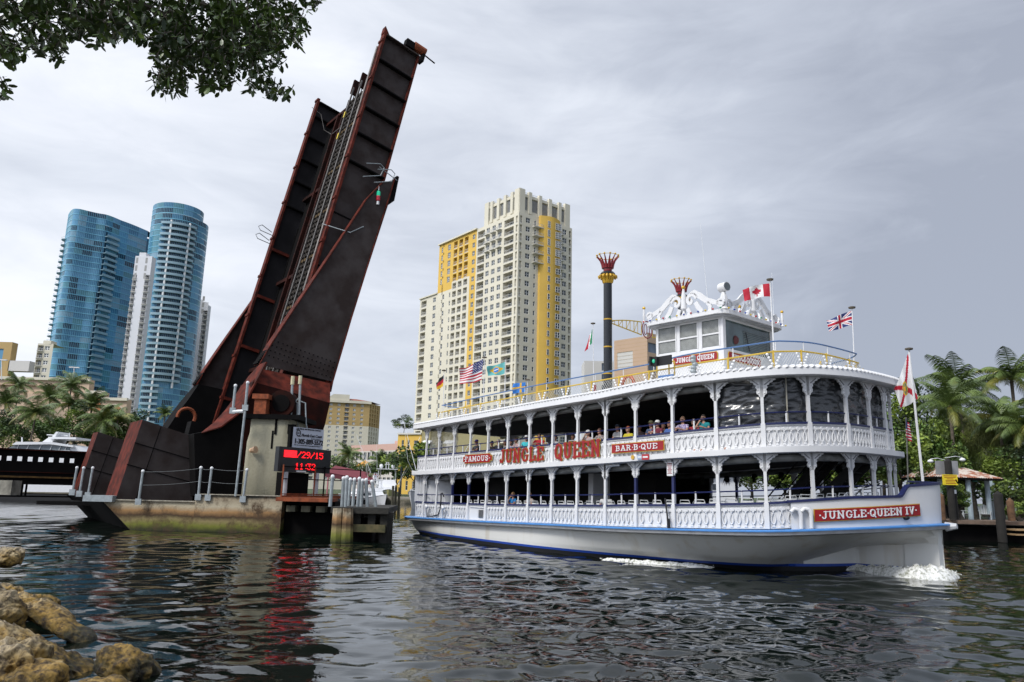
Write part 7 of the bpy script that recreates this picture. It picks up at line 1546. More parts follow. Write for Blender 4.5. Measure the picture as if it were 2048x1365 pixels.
for px, py, Y, k, s_, lb in ((668, 935, 170, 4, (1.3, 1.1), 'round green tree left in front of the hotel tower'), (735, 945, 175, 4, (1.5, .9), 'green tree left of the dark marina palm'), (795, 940, 160, 4, (1.5, 1.3), 'feathery green tree below the yellow block'), (832, 925, 150, 4, (1.6, 1.6), 'tall green tree at the stern of the riverboat'), (862, 940, 165, 4, (1.5, 1.5), 'green tree partly behind the stern post')): tree(px, py, Y, k, s_, lb, gm2)
gh = 'bushes below the palms on the far bank'
for i, (px, lb) in enumerate(((8, 'bush at the left edge'), (52, 'bush left of the leaning palm trunk'), (98, 'bush behind the yacht mast'), (150, 'bush above the far counterweight'), (200, 'bush between the counterweights'), (248, 'bush beside the near counterweight'))): tree(px, 872-(i % 2)*16, 124+(i % 3)*5, i % 3, (1.45, 1.35), lb, gh, 'bush')
c = at_y(808, 848, 212.); root = thing('roof_shrub', 'dark wind-shaped shrub on the roof of the yellow block', 'shrub', (c[0], c[1], POD_Z)); b = MB(); b.path([V(c[0], c[1], POD_Z), V(c[0]+.3, c[1], c[2])], [.12, .06], 5); b.build('trunk', [m_bark], root); inst('crown', CM[0], root, c, 0, (1.15, 1.15, .85))
# ---- overhanging tree, upper left
def overhang():
    r = random.Random(9); tx, ty = -7.6, 3.2; root = thing('overhanging_tree', 'dark leafy branches of a near tree hanging into the top left corner', 'tree', (tx, ty, .6)); b = MB(); b.path([V(tx, ty, -.2), V(tx+.1, ty+.1, 2.5), V(tx+.5, ty+.4, 4.6), V(tx+1.2, ty+1.0, 6.2)], [.34, .27, .22, .16], 10, 0); b.build('trunk', [m_bark], root, smooth=60)
    reg = [(20, 15, 90, 50, 260), (60, 90, 70, 28, 150), (110, 95, 24, 26, 50), (5, 185, 14, 22, 22), (15, 110, 26, 26, 40), (130, 25, 80, 45, 220), (190, 62, 70, 26, 150), (240, 45, 60, 40, 160), (300, 35, 70, 50, 260), (350, 95, 45, 52, 260), (350, 160, 40, 24, 110), (400, 60, 80, 75, 520), (430, 130, 50, 45, 230), (480, 60, 75, 70, 480), (520, 110, 50, 40, 200), (545, 45, 55, 55, 230), (590, 60, 26, 34, 70), (530, 170, 34, 18, 50), (560, 188, 22, 14, 26), (610, 8, 34, 12, 34), (435, 172, 30, 16, 36), (330, 178, 24, 12, 22),
           (150, -90, 260, 90, 700), (450, -90, 200, 80, 500), (-120, 60, 130, 120, 300), (300, -220, 400, 90, 500)]
    leaves = MB(); tw = MB(); anchors = []
    for cx, cy, rx, ry, n in reg:
        for k in range(int(n/2.9)):
            a = r.uniform(0, 6.28); q = math.sqrt(r.random()); px, py = cx+rx*q*math.cos(a), cy+ry*q*math.sin(a); Y = r.uniform(6.3, 9.0); d = ray(px, py); c = EYE+d*(Y/math.hypot(d[0], d[1])/1.05)
            m = r.randint(4, 7); ax = unit(V(r.gauss(0, .5), r.gauss(0, .5), -.6+r.gauss(0, .5)));
            if k % 5 == 0: anchors.append(c)
            tw.tube(c-ax*.07+V(0, 0, .03), c, .005, .003, n=3, cap=False)
            for j in range(m):
                u = unit(np.cross(ax, V(r.gauss(0, 1), r.gauss(0, 1), r.gauss(0, 1)))); dr = unit(u*.9+ax*r.uniform(.1, .9)); l = r.uniform(.06, .10); w = unit(np.cross(dr, V(r.gauss(0, .5), r.gauss(0, .5), 1)))*l*.20; nn_ = np.cross(dr, w); p0 = c+ax*r.uniform(-.07, .02)
                leaves.add([p0, p0+dr*l*.35+w, p0+dr*l*.75+w*.95, p0+dr*l, p0+dr*l*.75-w*.95, p0+dr*l*.35-w, p0+dr*l*.5-nn_*.15], [(0, 1, 6), (1, 2, 6), (2, 3, 6), (3, 4, 6), (4, 5, 6), (5, 0, 6)], 0 if r.random() < .8 else 1)
    leaves.build('crown', [mat('near_leaf', (.075, .13, .022), .4, var=.35, vscale=1.2, col2=(.022, .045, .010)), mat('near_leaf_light', (.13, .20, .03), .4, var=.3, vscale=2, col2=(.05, .085, .018))], root)
    top = V(tx+1.2, ty+1.0, 6.2); hubs = [EYE+ray(px, py)*Y for px, py, Y in ((60, 40, 7.5), (200, 20, 7.6), (340, 60, 7.7), (430, 80, 7.8), (520, 60, 7.9), (250, -60, 7.3))]
    for h in hubs:
        b = MB(); mid = (top+h)/2+V(0, 0, .5); b.path([top, mid, h], [.10, .06, .025], 6, 0)
        for c in sorted(anchors, key=lambda c: np.linalg.norm(c-h))[:22]: b.path([h, (h+c)/2+V(0, 0, .12), c], [.016, .010, .004], 4, 0, cap=False)
        b.build('branch', [m_bark], root)
    tw.build('twig', [m_bark], root, kind='stuff')
overhang()
# ---- riprap boulders
def rocks():
    m1 = bpy.data.materials.new('limestone_algae'); m1.use_nodes = True; t = m1.node_tree; bs = t.nodes['Principled BSDF']; bs.inputs['Roughness'].default_value = .8
    g = t.nodes.new('ShaderNodeNewGeometry'); s3 = t.nodes.new('ShaderNodeSeparateXYZ'); t.links.new(g.outputs['Position'], s3.inputs[0])
    n1 = t.nodes.new('ShaderNodeTexNoise'); n1.inputs['Scale'].default_value = 2.2; n1.inputs['Detail'].default_value = 9; n1.inputs['Roughness'].default_value = .7; t.links.new(g.outputs['Position'], n1.inputs[0])
    mr = t.nodes.new('ShaderNodeMapRange'); mr.inputs[1].default_value = -.05; mr.inputs[2].default_value = 1.25; t.links.new(s3.outputs[2], mr.inputs[0])
    ad = t.nodes.new('ShaderNodeMath'); ad.operation = 'MULTIPLY_ADD'; t.links.new(n1.outputs[0], ad.inputs[0]); ad.inputs[1].default_value = .95; t.links.new(mr.outputs[0], ad.inputs[2])
    r = t.nodes.new('ShaderNodeValToRGB'); el = r.color_ramp.elements; el[0].position = .32; el[0].color = (.008, .009, .004, 1); el[1].position = 1.25 if False else 1.0; el[1].color = (.46, .39, .28, 1)
    for p, c in ((.45, (.035, .03, .008)), (.56, (.16, .10, .015)), (.68, (.31, .19, .04)), (.80, (.36, .27, .13))):
        e_ = el.new(p); e_.color = (*c, 1)
    t.links.new(ad.outputs[0], r.inputs[0])
    n2 = t.nodes.new('ShaderNodeTexNoise'); n2.inputs['Scale'].default_value = 9; n2.inputs['Detail'].default_value = 8; n2.inputs['Roughness'].default_value = .75; t.links.new(g.outputs['Position'], n2.inputs[0])
    r2 = t.nodes.new('ShaderNodeValToRGB'); r2.color_ramp.elements[0].position = .40; r2.color_ramp.elements[0].color = (.12, .10, .08, 1); r2.color_ramp.elements[1].position = .56; r2.color_ramp.elements[1].color = (1, 1, 1, 1); t.links.new(n2.outputs[0], r2.inputs[0])
    mm = t.nodes.new('ShaderNodeMix'); mm.data_type = 'RGBA'; mm.blend_type = 'MULTIPLY'; mm.inputs[0].default_value = 1; t.links.new(r.outputs[0], mm.inputs[6]); t.links.new(r2.outputs[0], mm.inputs[7]); t.links.new(mm.outputs[2], bs.inputs['Base Color'])
    bp = t.nodes.new('ShaderNodeBump'); bp.inputs['Distance'].default_value = .03; t.links.new(n2.outputs[0], bp.inputs['Height']); t.links.new(bp.outputs[0], bs.inputs['Normal'])
    R_ = [  # px, py of centre, depth, half sizes (m), rotation, tilt, label
        (8, 1114, 20.5, (.38, .4, .24), 0, 0, 'lone boulder at the left edge, farthest out in the water'),
        (2, 1204, 15.0, (.24, .4, .24), 0, .1, 'small knobbly boulder at the left edge above the elongated one'),
        (60, 1209, 14.6, (.46, .45, .20), .2, -.1, 'ochre pitted boulder behind the elongated one'),
        (118, 1246, 12.9, (.76, .28, .17), -.25, -.36, 'long smooth ochre boulder sloping down into the water'),
        (4, 1246, 12.4, (.22, .4, .24), 0, 0, 'rounded boulder at the left edge below the knobbly one'),
        (92, 1334, 10.6, (.72, .5, .34), .3, -.42, 'biggest boulder, mottled with mustard algae'),
        (22, 1332, 9.3, (.36, .42, .28), .3, 0, 'pale cream boulder in the bottom left corner'),
        (62, 1372, 8.9, (.26, .4, .2), 0, 0, 'pale boulder cut by the bottom edge, right of the cream one'),
        (258, 1334, 10.6, (.36, .45, .20), .1, -.15, 'dark weedy boulder mostly awash, rightmost of the pile'),
        (215, 1400, 8.8, (.36, .4, .16), .4, 0, 'dark wet boulder under the bottom edge, right of the biggest'),
        (-60, 1250, 12.5, (.6, .6, .5), .5, 0, 'boulder just outside the left edge'), (120, 1440, 8.0, (.5, .4, .3), .5, 0, 'boulder below the bottom edge')]
    import bmesh
    for i, (px, py, Y, h, rz, tl, lb) in enumerate(R_):
        c = at_y(px, py, Y); bm = bmesh.new(); bmesh.ops.create_icosphere(bm, subdivisions=6, radius=1)
        for v in bm.verts:
            p = v.co.copy(); sg = Vector((abs(p.x)**.75*math.copysign(1, p.x), abs(p.y)**.75*math.copysign(1, p.y), abs(p.z)**.8*math.copysign(1, p.z))); q = Vector((sg.x*h[0], sg.y*h[1], sg.z*h[2])); o = Vector((i*7.1, i*3.3, 0))
            d = -abs(noise.noise(q*3.3+o*1.7))*.20+.05+noise.noise(q*2.1+o)*.24+noise.noise(q*5+o)*.11-abs(noise.noise(q*8+o))*.10+noise.noise(q*16+o)*.035-abs(noise.noise(q*30+o))*.025; n = p.normalized(); q = q+n*d*min(1, h[2]*2.6)
            cz, sz_ = math.cos(tl), math.sin(tl); q = Vector((q.x*cz-q.z*-sz_, q.y, q.x*sz_+q.z*cz)); ca, sa = math.cos(rz), math.sin(rz); v.co = Vector((q.x*ca-q.y*sa, q.x*sa+q.y*ca, q.z))
        me = bpy.data.meshes.new('boulder'); bm.to_mesh(me); bm.free(); me.materials.append(m1); me.polygons.foreach_set('use_smooth', [True]*len(me.polygons)); o = bpy.data.objects.new('boulder', me); COL.objects.link(o); o.location = c.tolist(); tag(o, lb, 'boulder', 'boulders along the near bank')
rocks()
# ================= BOATS AND THE FAR BANK =================
m_gel = mat('white_gelcoat', (.74, .75, .76), .3, var=.03); m_win = mat('boat_window', (.03, .04, .05), .1, var=.2)
def sport_boat(loc, rz, L, label, hull, tower=1, name='sportfishing_boat', cat='motor boat', group='boats moored at the marina', outr=1, s=1):
    root = thing(name, label, cat, loc, group, 0); c, si = math.cos(rz), math.sin(rz); B = L*.155
    def T(p): p = V(p); return V(p[0]*c-p[1]*si, p[0]*si+p[1]*c, p[2])+V(loc)
    def add(nm, mb, mats, sm=0): 
        m2 = MB(); m2.merge(mb, T); return m2.build(nm, mats, root, smooth=sm)
    b = MB(); st = 14; rows = []
    for i in range(st+1):
        t = i/st; x = -L/2+L*t; w = B*(1-max(0, (t-.45)/.55)**2.3) + .02; sh = L*.065+L*.075*t**2.2; wl = w*(.86-.35*t)
        rows.append([(x+L*.05*t*t, -w, sh), (x, -wl, .0), (x-.0, -wl*.6, -.4), (x, wl*.6, -.4), (x, wl, 0), (x+L*.05*t*t, w, sh)])
    vs = [p for r_ in rows for p in r_]; fs = []
    for i in range(st):
        for j in range(5): fs.append((i*6+j, (i+1)*6+j, (i+1)*6+j+1, i*6+j+1))
    fs += [(0, 1, 2, 3, 4, 5)]; b.add(vs, fs, 0); b.add([p for r_ in rows for p in (r_[0], r_[5])], [(2*i, 2*i+1, 2*i+3, 2*i+2) for i in range(st)], 1); b.path([(r_[0][0], r_[0][1]*1.01, r_[0][2]) for r_ in rows]+[(r_[5][0], r_[5][1]*1.01, r_[5][2]) for r_ in rows[::-1]], .07, 4, 1); add('hull', b, [hull, m_gel], 40)
    z0 = L*.085; b = MB()
    def taper(x0, x1, w, za, zb, rk, mi=0, rk2=.0): b.add([(x0, -w, za), (x1+rk, -w*.9, za), (x1+rk, w*.9, za), (x0, w, za), (x0+rk2, -w*.85, zb), (x1, -w*.7, zb), (x1, w*.7, zb), (x0+rk2, w*.85, zb)], [(0, 1, 5, 4), (1, 2, 6, 5), (2, 3, 7, 6), (3, 0, 4, 7), (4, 5, 6, 7)], mi)
    taper(-L*.12, L*.12, B*.8, z0, z0+L*.10, L*.12); add('cabin', b, [m_gel])
    b = MB(); taper(-L*.115, L*.105, B*.82, z0+L*.035, z0+L*.085, L*.045, 0); add('cabin_window', b, [m_win])
    b = MB(); z1 = z0+L*.10; taper(-L*.14, L*.06, B*.75, z1, z1+L*.055, L*.05); b.box((-.02*L, 0, z1+L*.17), (L*.10, B*.72, .05), mi=0)
    for x in (-L*.1, L*.06):
        for y in (-B*.62, B*.62): b.tube((x, y, z1), (x*.9, y*.95, z1+L*.17), .04, n=5)
    add('flybridge', b, [m_gel])
    b = MB(); b.path([(L*.1, -B*.75, z0+.75)]+[(L*(.15+.3*t), -B*.78*(1-t**2.5), z0+.95+.2*t) for t in np.linspace(0, 1, 8)]+[(L*(.45-.3*t), B*.78*(1-(1-t)**2.5), z0+1.15-.2*t) for t in np.linspace(0, 1, 8)], .03, 5, 0); add('bow_rail', b, [m_galv])
    zt_ = z1+L*.17
    for y in (-B*.42, B*.42) if tower else (0,):
        b = MB(); b.lathe((-.03*L, y, zt_), [(.1, 0), (.12, .2), (.34, .32), (.38, .62), (.26, .88), (.02, .96)], 12, 0); add('radome', b, [m_gel], 60)
    b = MB(); b.path([(0, -.25, zt_), (0, -.25, zt_+1.3), (0, .25, zt_+1.3), (0, .25, zt_)], .07, 5, 0)
    for y, d in ((-B*.7, 1), (B*.7, 1)): b.tube((-.05*L, y, zt_), (-.12*L, y*1.2, zt_+L*.28), .025, .012, n=4)
    b.box((0, 0, zt_+.9), (.1, .5, .05), mi=0); add('mast', b, [m_gel])
    if outr:
        for sg in (-1, 1): b = MB(); b.tube((.02*L, sg*B*.8, z1), (-L*.12, sg*B*2.3, z1+L*.55), .05, .02, n=5); b.path([(.02*L, sg*B*.8, z1), (L*.05, sg*B*1.5, z1+L*.2), (-L*.12, sg*B*2.3, z1+L*.55)], .015, 4); add('outrigger', b, [m_gel])
    return root
m_hy = mat('pale_yellow_hull', (.50, .48, .22), .35, var=.04); m_hw = mat('hull_white_plain', (.70, .71, .72), .35, var=.03)
def marina():
    q = at_z(775, 1006, WATER); k = q[1]/88.
    sport_boat((q[0]-1.5, q[1]+7, WATER), R(-78), 17.5, 'white sportfishing boat with pale yellow hull and two radomes beside the dark piles', m_hy)
    q = at_z(828, 1017, WATER); sport_boat((q[0]+2.0, q[1]+6.5, WATER), R(-104), 17, 'white sportfishing boat with tall outriggers nearest the riverboat stern', m_hw, tower=0)
    q = at_z(722, 1008, WATER); sport_boat((q[0], q[1]+12, WATER), R(-60), 11, 'small white cabin cruiser seen between the steel pipes', m_hw, tower=0, outr=0)
    q = at_z(690, 1007, WATER); sport_boat((q[0], q[1]+12, WATER), R(-120), 10, 'small white boat partly hidden by the electronic board railing', m_hw, tower=0, outr=0)
    q = at_z(765, 1010, WATER); q2 = at_z(795, 1012, WATER)
    # timber piles and tender
    for i, (px, yt) in enumerate(((784, 972), (790, 973), (797, 975))):
        a = at_z(px, 1016, WATER); t_ = z_over(px, yt, a); b = MB(); b.tube((a[0], a[1], -1), (a[0], a[1], t_), .17, n=8); o = b.build('timber_pile', [mat('pile_olive', (.06, .055, .035), .9)]); tag(o, ('left', 'middle', 'right')[i]+' pile of the three dark piles beside the yellow hulled boat', 'pile', 'mooring piles in the marina')
    root = thing('boat_canopy', 'long pink boat canopy roof behind the steel pipes', 'canopy', (at_y(700, 975, 128)[0], 128, 1)); b = MB(); a, c = at_y(650, 944, 118), at_y(745, 962, 140); d = V(0, 7, 0); e = V(0, 0, -1.6)
    b.prism([a, c, c+d+V(0, 0, 1.2), a+d+V(0, 0, 1.2)], (0, 0, -.15), 0); b.prism([a, c, c+e*.45, a+e*.45], (0, .1, 0), 0); b.build('roof', [mat('pink_canvas', (.45, .10, .12), .7, var=.06)], root)
    for t in (0.05, .35, .65, .95): p = a+(c-a)*t; b = MB(); b.tube((p[0], p[1]+.5, -.5), (p[0], p[1]+.5, p[2]), .12, n=6); b.build('post', [mat('pink_post', (.45, .16, .17), .7)], root)
    # street lamps
    for px, pt, pb, Y, lb in ((148, 735, 757, 160, 'white twin-headed lamp on the arcade roof'), (3, 720, 748, 150, 'white lamp at the left edge above the palms')):
        a = at_y(px, pt, Y); c = at_y(px, pb+12, Y); root = thing('lamp_post', lb, 'lamp post', c); b = MB(); b.tube(c, a, .09, n=6); b.build('pole', [m_wcap], root); b = MB(); b.box(a+V(-.5, 0, 0), (.5, .2, .1)); b.box(a+V(.6, 0, -.05), (.55, .2, .1)); b.build('lamp_head', [m_wcap], root)
    a = at_y(805, 905, 150); c = at_z(802, 1000, 1.0); root = thing('light_mast', 'dark square light mast left of the riverboat stern', 'lamp post', (a[0], 150, 1)); b = MB(); b.tube((a[0], 150, 1), a, .16, n=6); b.box(a+V(.6, 0, 0), (.8, .3, .15)); b.build('mast', [mat('mast_dark', (.05, .06, .08), .6)], root)
    a = at_y(730, 925, 240); b = MB(); root = thing('market_umbrella', 'small orange umbrella in front of the office block', 'umbrella', (a[0], 240, 1)); b.tube((a[0], 240, 1), a, .08, n=5); b.lathe(a, [(3.0, -1.3), (2.0, -.5), (.1, .6)], 8, 1); b.build('canopy', [m_tan, mat('orange_cloth', (.62, .30, .05), .8)], root)
marina()
def yacht():
    Y = 100.; a = at_y(8, 955, Y); c = at_y(152, 955, Y); L = 34.; x0 = a[0]-2; root = thing('motor_yacht', 'large white motor yacht behind the approach span', 'motor yacht', (x0+12, Y, WATER)); f = lambda px, py, d=0: at_y(px, py, Y+d)
    def slab(nm, pts, d0, d1, mt): b = MB(); P = [f(x, y, d0) for x, y in pts]; b.prism(P, (0, d1-d0, 0), 0); b.build(nm, [mt], root)
    slab('hull', [(-110, 950), (150, 962), (215, 968), (200, 986), (-100, 982)], 0, 7, m_gel); b = MB(); q = f(40, 984); b.box((q[0]+2, Y+3.4, .1), (19, 3.6, .45)); b.build('boot_stripe', [m_bottom], root)
    slab('superstructure', [(10, 905), (28, 893), (38, 886), (150, 892), (165, 905), (200, 955), (-60, 950)], .8, 6, m_gel)
    slab('windscreen', [(18, 896), (34, 888.5), (140, 893), (139, 901), (14, 899)], .7, 6.1, mat('tinted_screen', (.16, .19, .21), .15))
    b = MB()
    for x in (33, 53, 78, 100, 118, 130): b.bar(f(x, 901, .66), f(x+6, 888, .66), .12, .06)
    b.bar(f(12, 900, .66), f(140, 902, .66), .1, .1); b.build('window_frame', [m_gel], root)
    slab('hard_top', [(24, 890), (32, 884), (100, 884.5), (146, 892), (146, 895), (100, 889)], .3, 6.6, m_gel)
    slab('radar_arch', [(82, 886), (99, 874), (104, 874), (112, 864), (116, 864), (104, 886)], 2, 5, m_gel); slab('arch_wing', [(96, 874), (152, 875), (152, 879), (98, 878)], 1.5, 5.5, m_gel); b = MB(); b.bar(f(94, 870, 3), f(136, 872, 3), .12, .12); b.bar(f(44, 884, 2), f(44, 875, 2), .12, .12); b.bar(f(139, 874, 3), f(139, 866, 3), .06, .06); b.build('antenna', [m_gel], root)
    # white hulls seen through the riverboat's lower deck
    Y2 = 60.; root = thing('white_tour_boat', 'white flat-sided boat with a blue oval mark, seen through the lower deck of the riverboat', 'boat', (at_y(1270, 970, Y2)[0], Y2, WATER)); g = lambda px, py, d=0: at_y(px, py, Y2+d)
    b = MB(); b.prism([g(1070, 966), g(1200, 962), g(1480, 955), g(1470, 1010), g(1080, 1010)], (0, 4, 0), 0); b.build('hull', [m_gel], root); b = MB(); q = g(1292, 968, -.05); b.prism([q+V(1.35*math.cos(t), 0, .62*math.sin(t)) for t in np.linspace(0, 6.2, 18)], (0, -.05, 0), 0); b.prism([q+V(.8*math.cos(t), -.06, .22*math.sin(t)) for t in np.linspace(0, 6.2, 14)], (0, -.02, 0), 1); b.build('oval_mark', [m_blue, m_wcap], root)
    b = MB()
    for x in (1085, 1110, 1140, 1175, 1215, 1240, 1340, 1380, 1430): b.box(g(x, 974, -.02), (.28, .04, .22))
    b.build('window', [m_win], root); b = MB(); b.prism([g(1060, 958, -.4), g(1490, 946, -.4), g(1490, 950, -.4), g(1060, 962, -.4)], (0, 5, 0), 0); b.build('roof_edge', [m_gel], root)
yacht()
# ---- dock, gazebo and signs on the right
m_plank = mat('dock_plank', (.20, .14, .10), .85, var=.2, vscale=2); m_pbr = mat('pile_brown', (.17, .09, .045), .9, var=.25, vscale=3); m_pdk = mat('pile_dark', (.02, .018, .015), .9, var=.2)
def dockside():
    Y = 51.; zt_ = at_y(1950, 1042, Y)[2]; x0 = at_y(1886, 1042, Y)[0]; x1 = at_y(2300, 1042, Y)[0]; root = thing('wooden_dock', 'brown wooden dock deck over dark water on the right', 'dock', (x0+3, Y+2, WATER)); b = MB()
    for i in range(20): b.box(((x0+x1)/2, Y+.15+i*.31, zt_-.04), ((x1-x0)/2, .145, .04), mi=0)
    b.box(((x0+x1)/2, Y-.02, zt_-.12), ((x1-x0)/2, .06, .10), mi=0); b.build('deck', [m_plank], root); b = MB(); b.box(((x0+x1)/2, Y+4, (zt_-1)/2-.3), ((x1-x0)/2, 3.4, (zt_+1)/2-.15)); b.build('crib', [m_black], root)
    b = MB(); q = at_y(2040, 1060, Y-1); b.box((q[0]+1, Y-1, q[2]), (1.6, .5, .05)); b.box((q[0]+1, Y-1, q[2]-.3), (1.6, .5, .05)); b.build('step', [mat('fresh_plank', (.40, .26, .13), .8)], root)
    def pile(px, yt, yb, Y_, r, m, lb, point=1):
        a = at_y(px, yt, Y_); z0 = at_y(px, yb, Y_)[2]; root = thing('mooring_pile', lb, 'pile', (a[0], Y_, z0), 'dock piles'); b = MB(); b.lathe((a[0], Y_, 0), [(r, min(z0, a[2]-.3)), (r, a[2]-.25), (r*.97, a[2]-.22), (.02, a[2])], 10, 0); b.build('post', [m], root, smooth=40); return a, root
    pile(1880, 985, 1040, 50.6, .22, m_pbr, 'brown dock pile immediately right of the bow'); pile(1995, 982, 1085, 49.8, .27, m_pdk, 'black dock pile in front of the deck chairs'); pile(2019, 996, 1042, 50.4, .22, m_pbr, 'brown dock pile right of the black one'); pile(1908, 975, 1040, 51.3, .14, m_pdk, 'short dark dock pile under the yellow sign')
    a, _ = pile(1895, 916, 1040, 50.9, .22, m_pdk, 'tall dark dock pile carrying the yellow sign')
    n = V(0, -1, 0); P = at_y(1900, 960, 50.55); root = thing('warning_sign', 'yellow warning sign with small red print on the tall dark pile', 'sign', P); b = MB(); b.box(P, (.50, .02, .34), mi=0)
    for i in range(6): b.box(P+V((.0, .0, -.0, .05, 0, .03)[i], -.025, .26-.1*i), ((.42, .38, .22, .36, .30, .34)[i], .004, .018), mi=1 if i < 5 else 1)
    b.box(P+V(.42, -.03, -.1), (.04, .01, .14), (V(.9, 0, .4), V(0, 1, 0), V(-.4, 0, .9)), 2); b.build('panel', [mat('sign_yellow', (.75, .58, .02), .5, var=.03), m_red, m_black], root)
    for px, lb, dx in ((1881, 'grey blank sign back left of the tall pile', 0), (1906, 'grey blank sign back right of the tall pile', 0)): P = at_y(px, 936, 51.3); b = MB(); b.box(P, (.34, .02, .46)); o = b.build('sign_back', [mat('aluminium_back', (.35, .35, .35), .4, var=.06, metal=.3)]); tag(o, lb, 'sign', 'blank sign backs on the pile')
    P = at_y(1910, 984, 51.1); b = MB(); b.box(P, (.09, .01, .13)); tag(b.build('paper_notice', [m_wcap]), 'small white paper notice on the short pile', 'notice')
    for px, lb in ((1861, 'white floodlight left of the tall pile'), (1925, 'white floodlight right of the tall pile')):
        P = at_y(px, 923 if px < 1900 else 920, 51.2); b = MB(); b.sph(P, (.20, .16, .12), 10, 6); b.path([P, P+V(0, 0, .15), P+V(-.45 if px > 1900 else .5, 0, .22), V(a[0], 51.2, P[2]+.1)], .02, 4); tag(b.build('floodlight', [m_wcap], smooth=60), lb, 'floodlight', 'floodlights on the tall pile')
    # gazebo
    Yg = 54.; f = lambda px, py, d=0: at_y(px, py, Yg+d); ze = f(1960, 956)[2]; zp = f(1925, 930, 1.8)[2]; xl, xr = f(1866, 956)[0], f(2008, 956)[0]; root = thing('gazebo', 'open gazebo with a rusty corrugated hip roof and pale blue posts on the dock', 'gazebo', ((xl+xr)/2, Yg+2, zt_)); b = MB(); A_, B_, C_, D_ = V(xl, Yg, ze), V(xr, Yg, ze-.05), V(xr, Yg+4.5, ze), V(xl, Yg+4.5, ze); p1, p2 = V((xl+xr)/2-.9, Yg+2.2, zp+.1), V((xl+xr)/2-.2, Yg+2.2, zp+.1)
    def corr(P, Q_, R2, S2, n):
        for i in range(n):
            t0, t1, tm = i/n, (i+1)/n, (i+.5)/n; l = lambda t, a, c_: a+(c_-a)*t; u = V(0, -.02, .05); b.add([l(t0, P, Q_), l(tm, P, Q_)+u, l(t1, P, Q_), l(t1, S2, R2), l(tm, S2, R2)+u, l(t0, S2, R2)], [(0, 1, 4, 5), (1, 2, 3, 4)], 0)
    corr(A_, B_, p2, p1, 30); corr(B_, C_, p2, p2, 20); corr(D_, A_, p1, p1, 20); corr(C_, D_, p1, p2, 12); b.prism([A_, B_, C_, D_], (0, 0, -.12), 1)
    b.build('roof', [mat('rusty_tin', (.50, .44, .38), .7, var=.2, vscale=2.5, col2=(.28, .10, .05), thr=(.42, .55)), m_black], root)
    for px, d in ((1942, .5), (1980, 1.2), (1885, .6), (1990, 3.6)): q = f(px, 1030, d); b = MB(); b.tube((q[0], q[1], zt_), (q[0], q[1], ze-.1), .17, n=10); b.build('post', [mat('pale_blue_post', (.36, .44, .48), .6)], root)
    b = MB(); b.quad((xl+.5, Yg+4.2, zt_), (xr-.5, Yg+4.2, zt_), (xr-.5, Yg+4.2, ze), (xl+.5, Yg+4.2, ze)); b.build('rear_screen', [m_inner], root); b = MB(); q = f(1950, 964, .4); b.lathe(q, [(.22, 0), (.12, .12), (.03, .16)], 10, 0); b.tube(q+V(0, 0, .15), q+V(0, 0, .35), .02, n=4); b.build('hanging_lamp', [mat('green_shade', (.05, .16, .12), .4)], root)
    def adir(px, rz, lb):
        q = f(px, 1032, 1.2); root = thing('adirondack_chair', lb, 'chair', (q[0], q[1], zt_), 'grey adirondack chairs in the gazebo'); c, s_ = math.cos(rz), math.sin(rz); ux, uy = V(c, s_, 0), V(-s_, c, 0); O = V(q[0], q[1], zt_); mm = mat('grey_wood', (.42, .45, .46), .7, var=.06)
        b = MB()
        for k in range(5): x = -.28+.14*k; h = 1.05-.05*abs(k-2)**1.5; b.bar(O+ux*x+uy*.15+V(0, 0, .3), O+ux*x*1.15+uy*.5+V(0, 0, h), .13, .02, up=uy, mi=0)
        b.build('backrest', [mm], root); b = MB()
        for k in range(4): b.box(O-uy*(.45-.16*k)+V(0, 0, .40-.03*k), (.3, .07, .015), (ux, uy, V(0, 0, 1)))
        b.build('seat', [mm], root)
        for sg in (-1, 1): b = MB(); b.box(O+ux*sg*.36-uy*.1+V(0, 0, .6), (.07, .4, .015), (ux, uy, V(0, 0, 1))); b.box(O+ux*sg*.33-uy*.45+V(0, 0, .3), (.03, .05, .3), (ux, uy, V(0, 0, 1))); b.bar(O+ux*sg*.3-uy*.45+V(0, 0, .38), O+ux*sg*.3+uy*.5+V(0, 0, .08), .03, .12); b.build('arm', [mm], root)
    adir(1920, .5, 'grey adirondack chair left, beside the gazebo post'); adir(1970, -.5, 'grey adirondack chair right, behind the black pile')
    # far american flag on a slanting pole
    q = at_y(1817, 985, 55.); t_ = at_y(1812, 835, 55.); root = thing('flagpole', 'thin dark flagpole with a furled stars and stripes behind the bow', 'flagpole', q); b = MB(); b.tube(q, t_, .05, n=6); c0 = at_y(1800, 862, 55); c1 = at_y(1828, 864, 55); b.tube(c0, c1, .03, n=4); b.build('pole', [mat('weathered_pole', (.12, .12, .11), .7)], root); flag(root, 'us', [(1812, 838), (1820, 852), (1822, 886), (1812, 874)], 54.9, 3, amp=.12, nu=26, nv=20)
    # a few low plants by the gazebo
    for i, (px, py) in enumerate(((1916, 1005), (1905, 990), (2035, 1025))): tree(px, py, 52.5, 2, (.28, .33), ('big-leaved plant beside the gazebo post', 'leafy plant below the yellow sign', 'low plant at the right end of the dock')[i], 'plants on the dock', 'bush', base=zt_)
dockside()
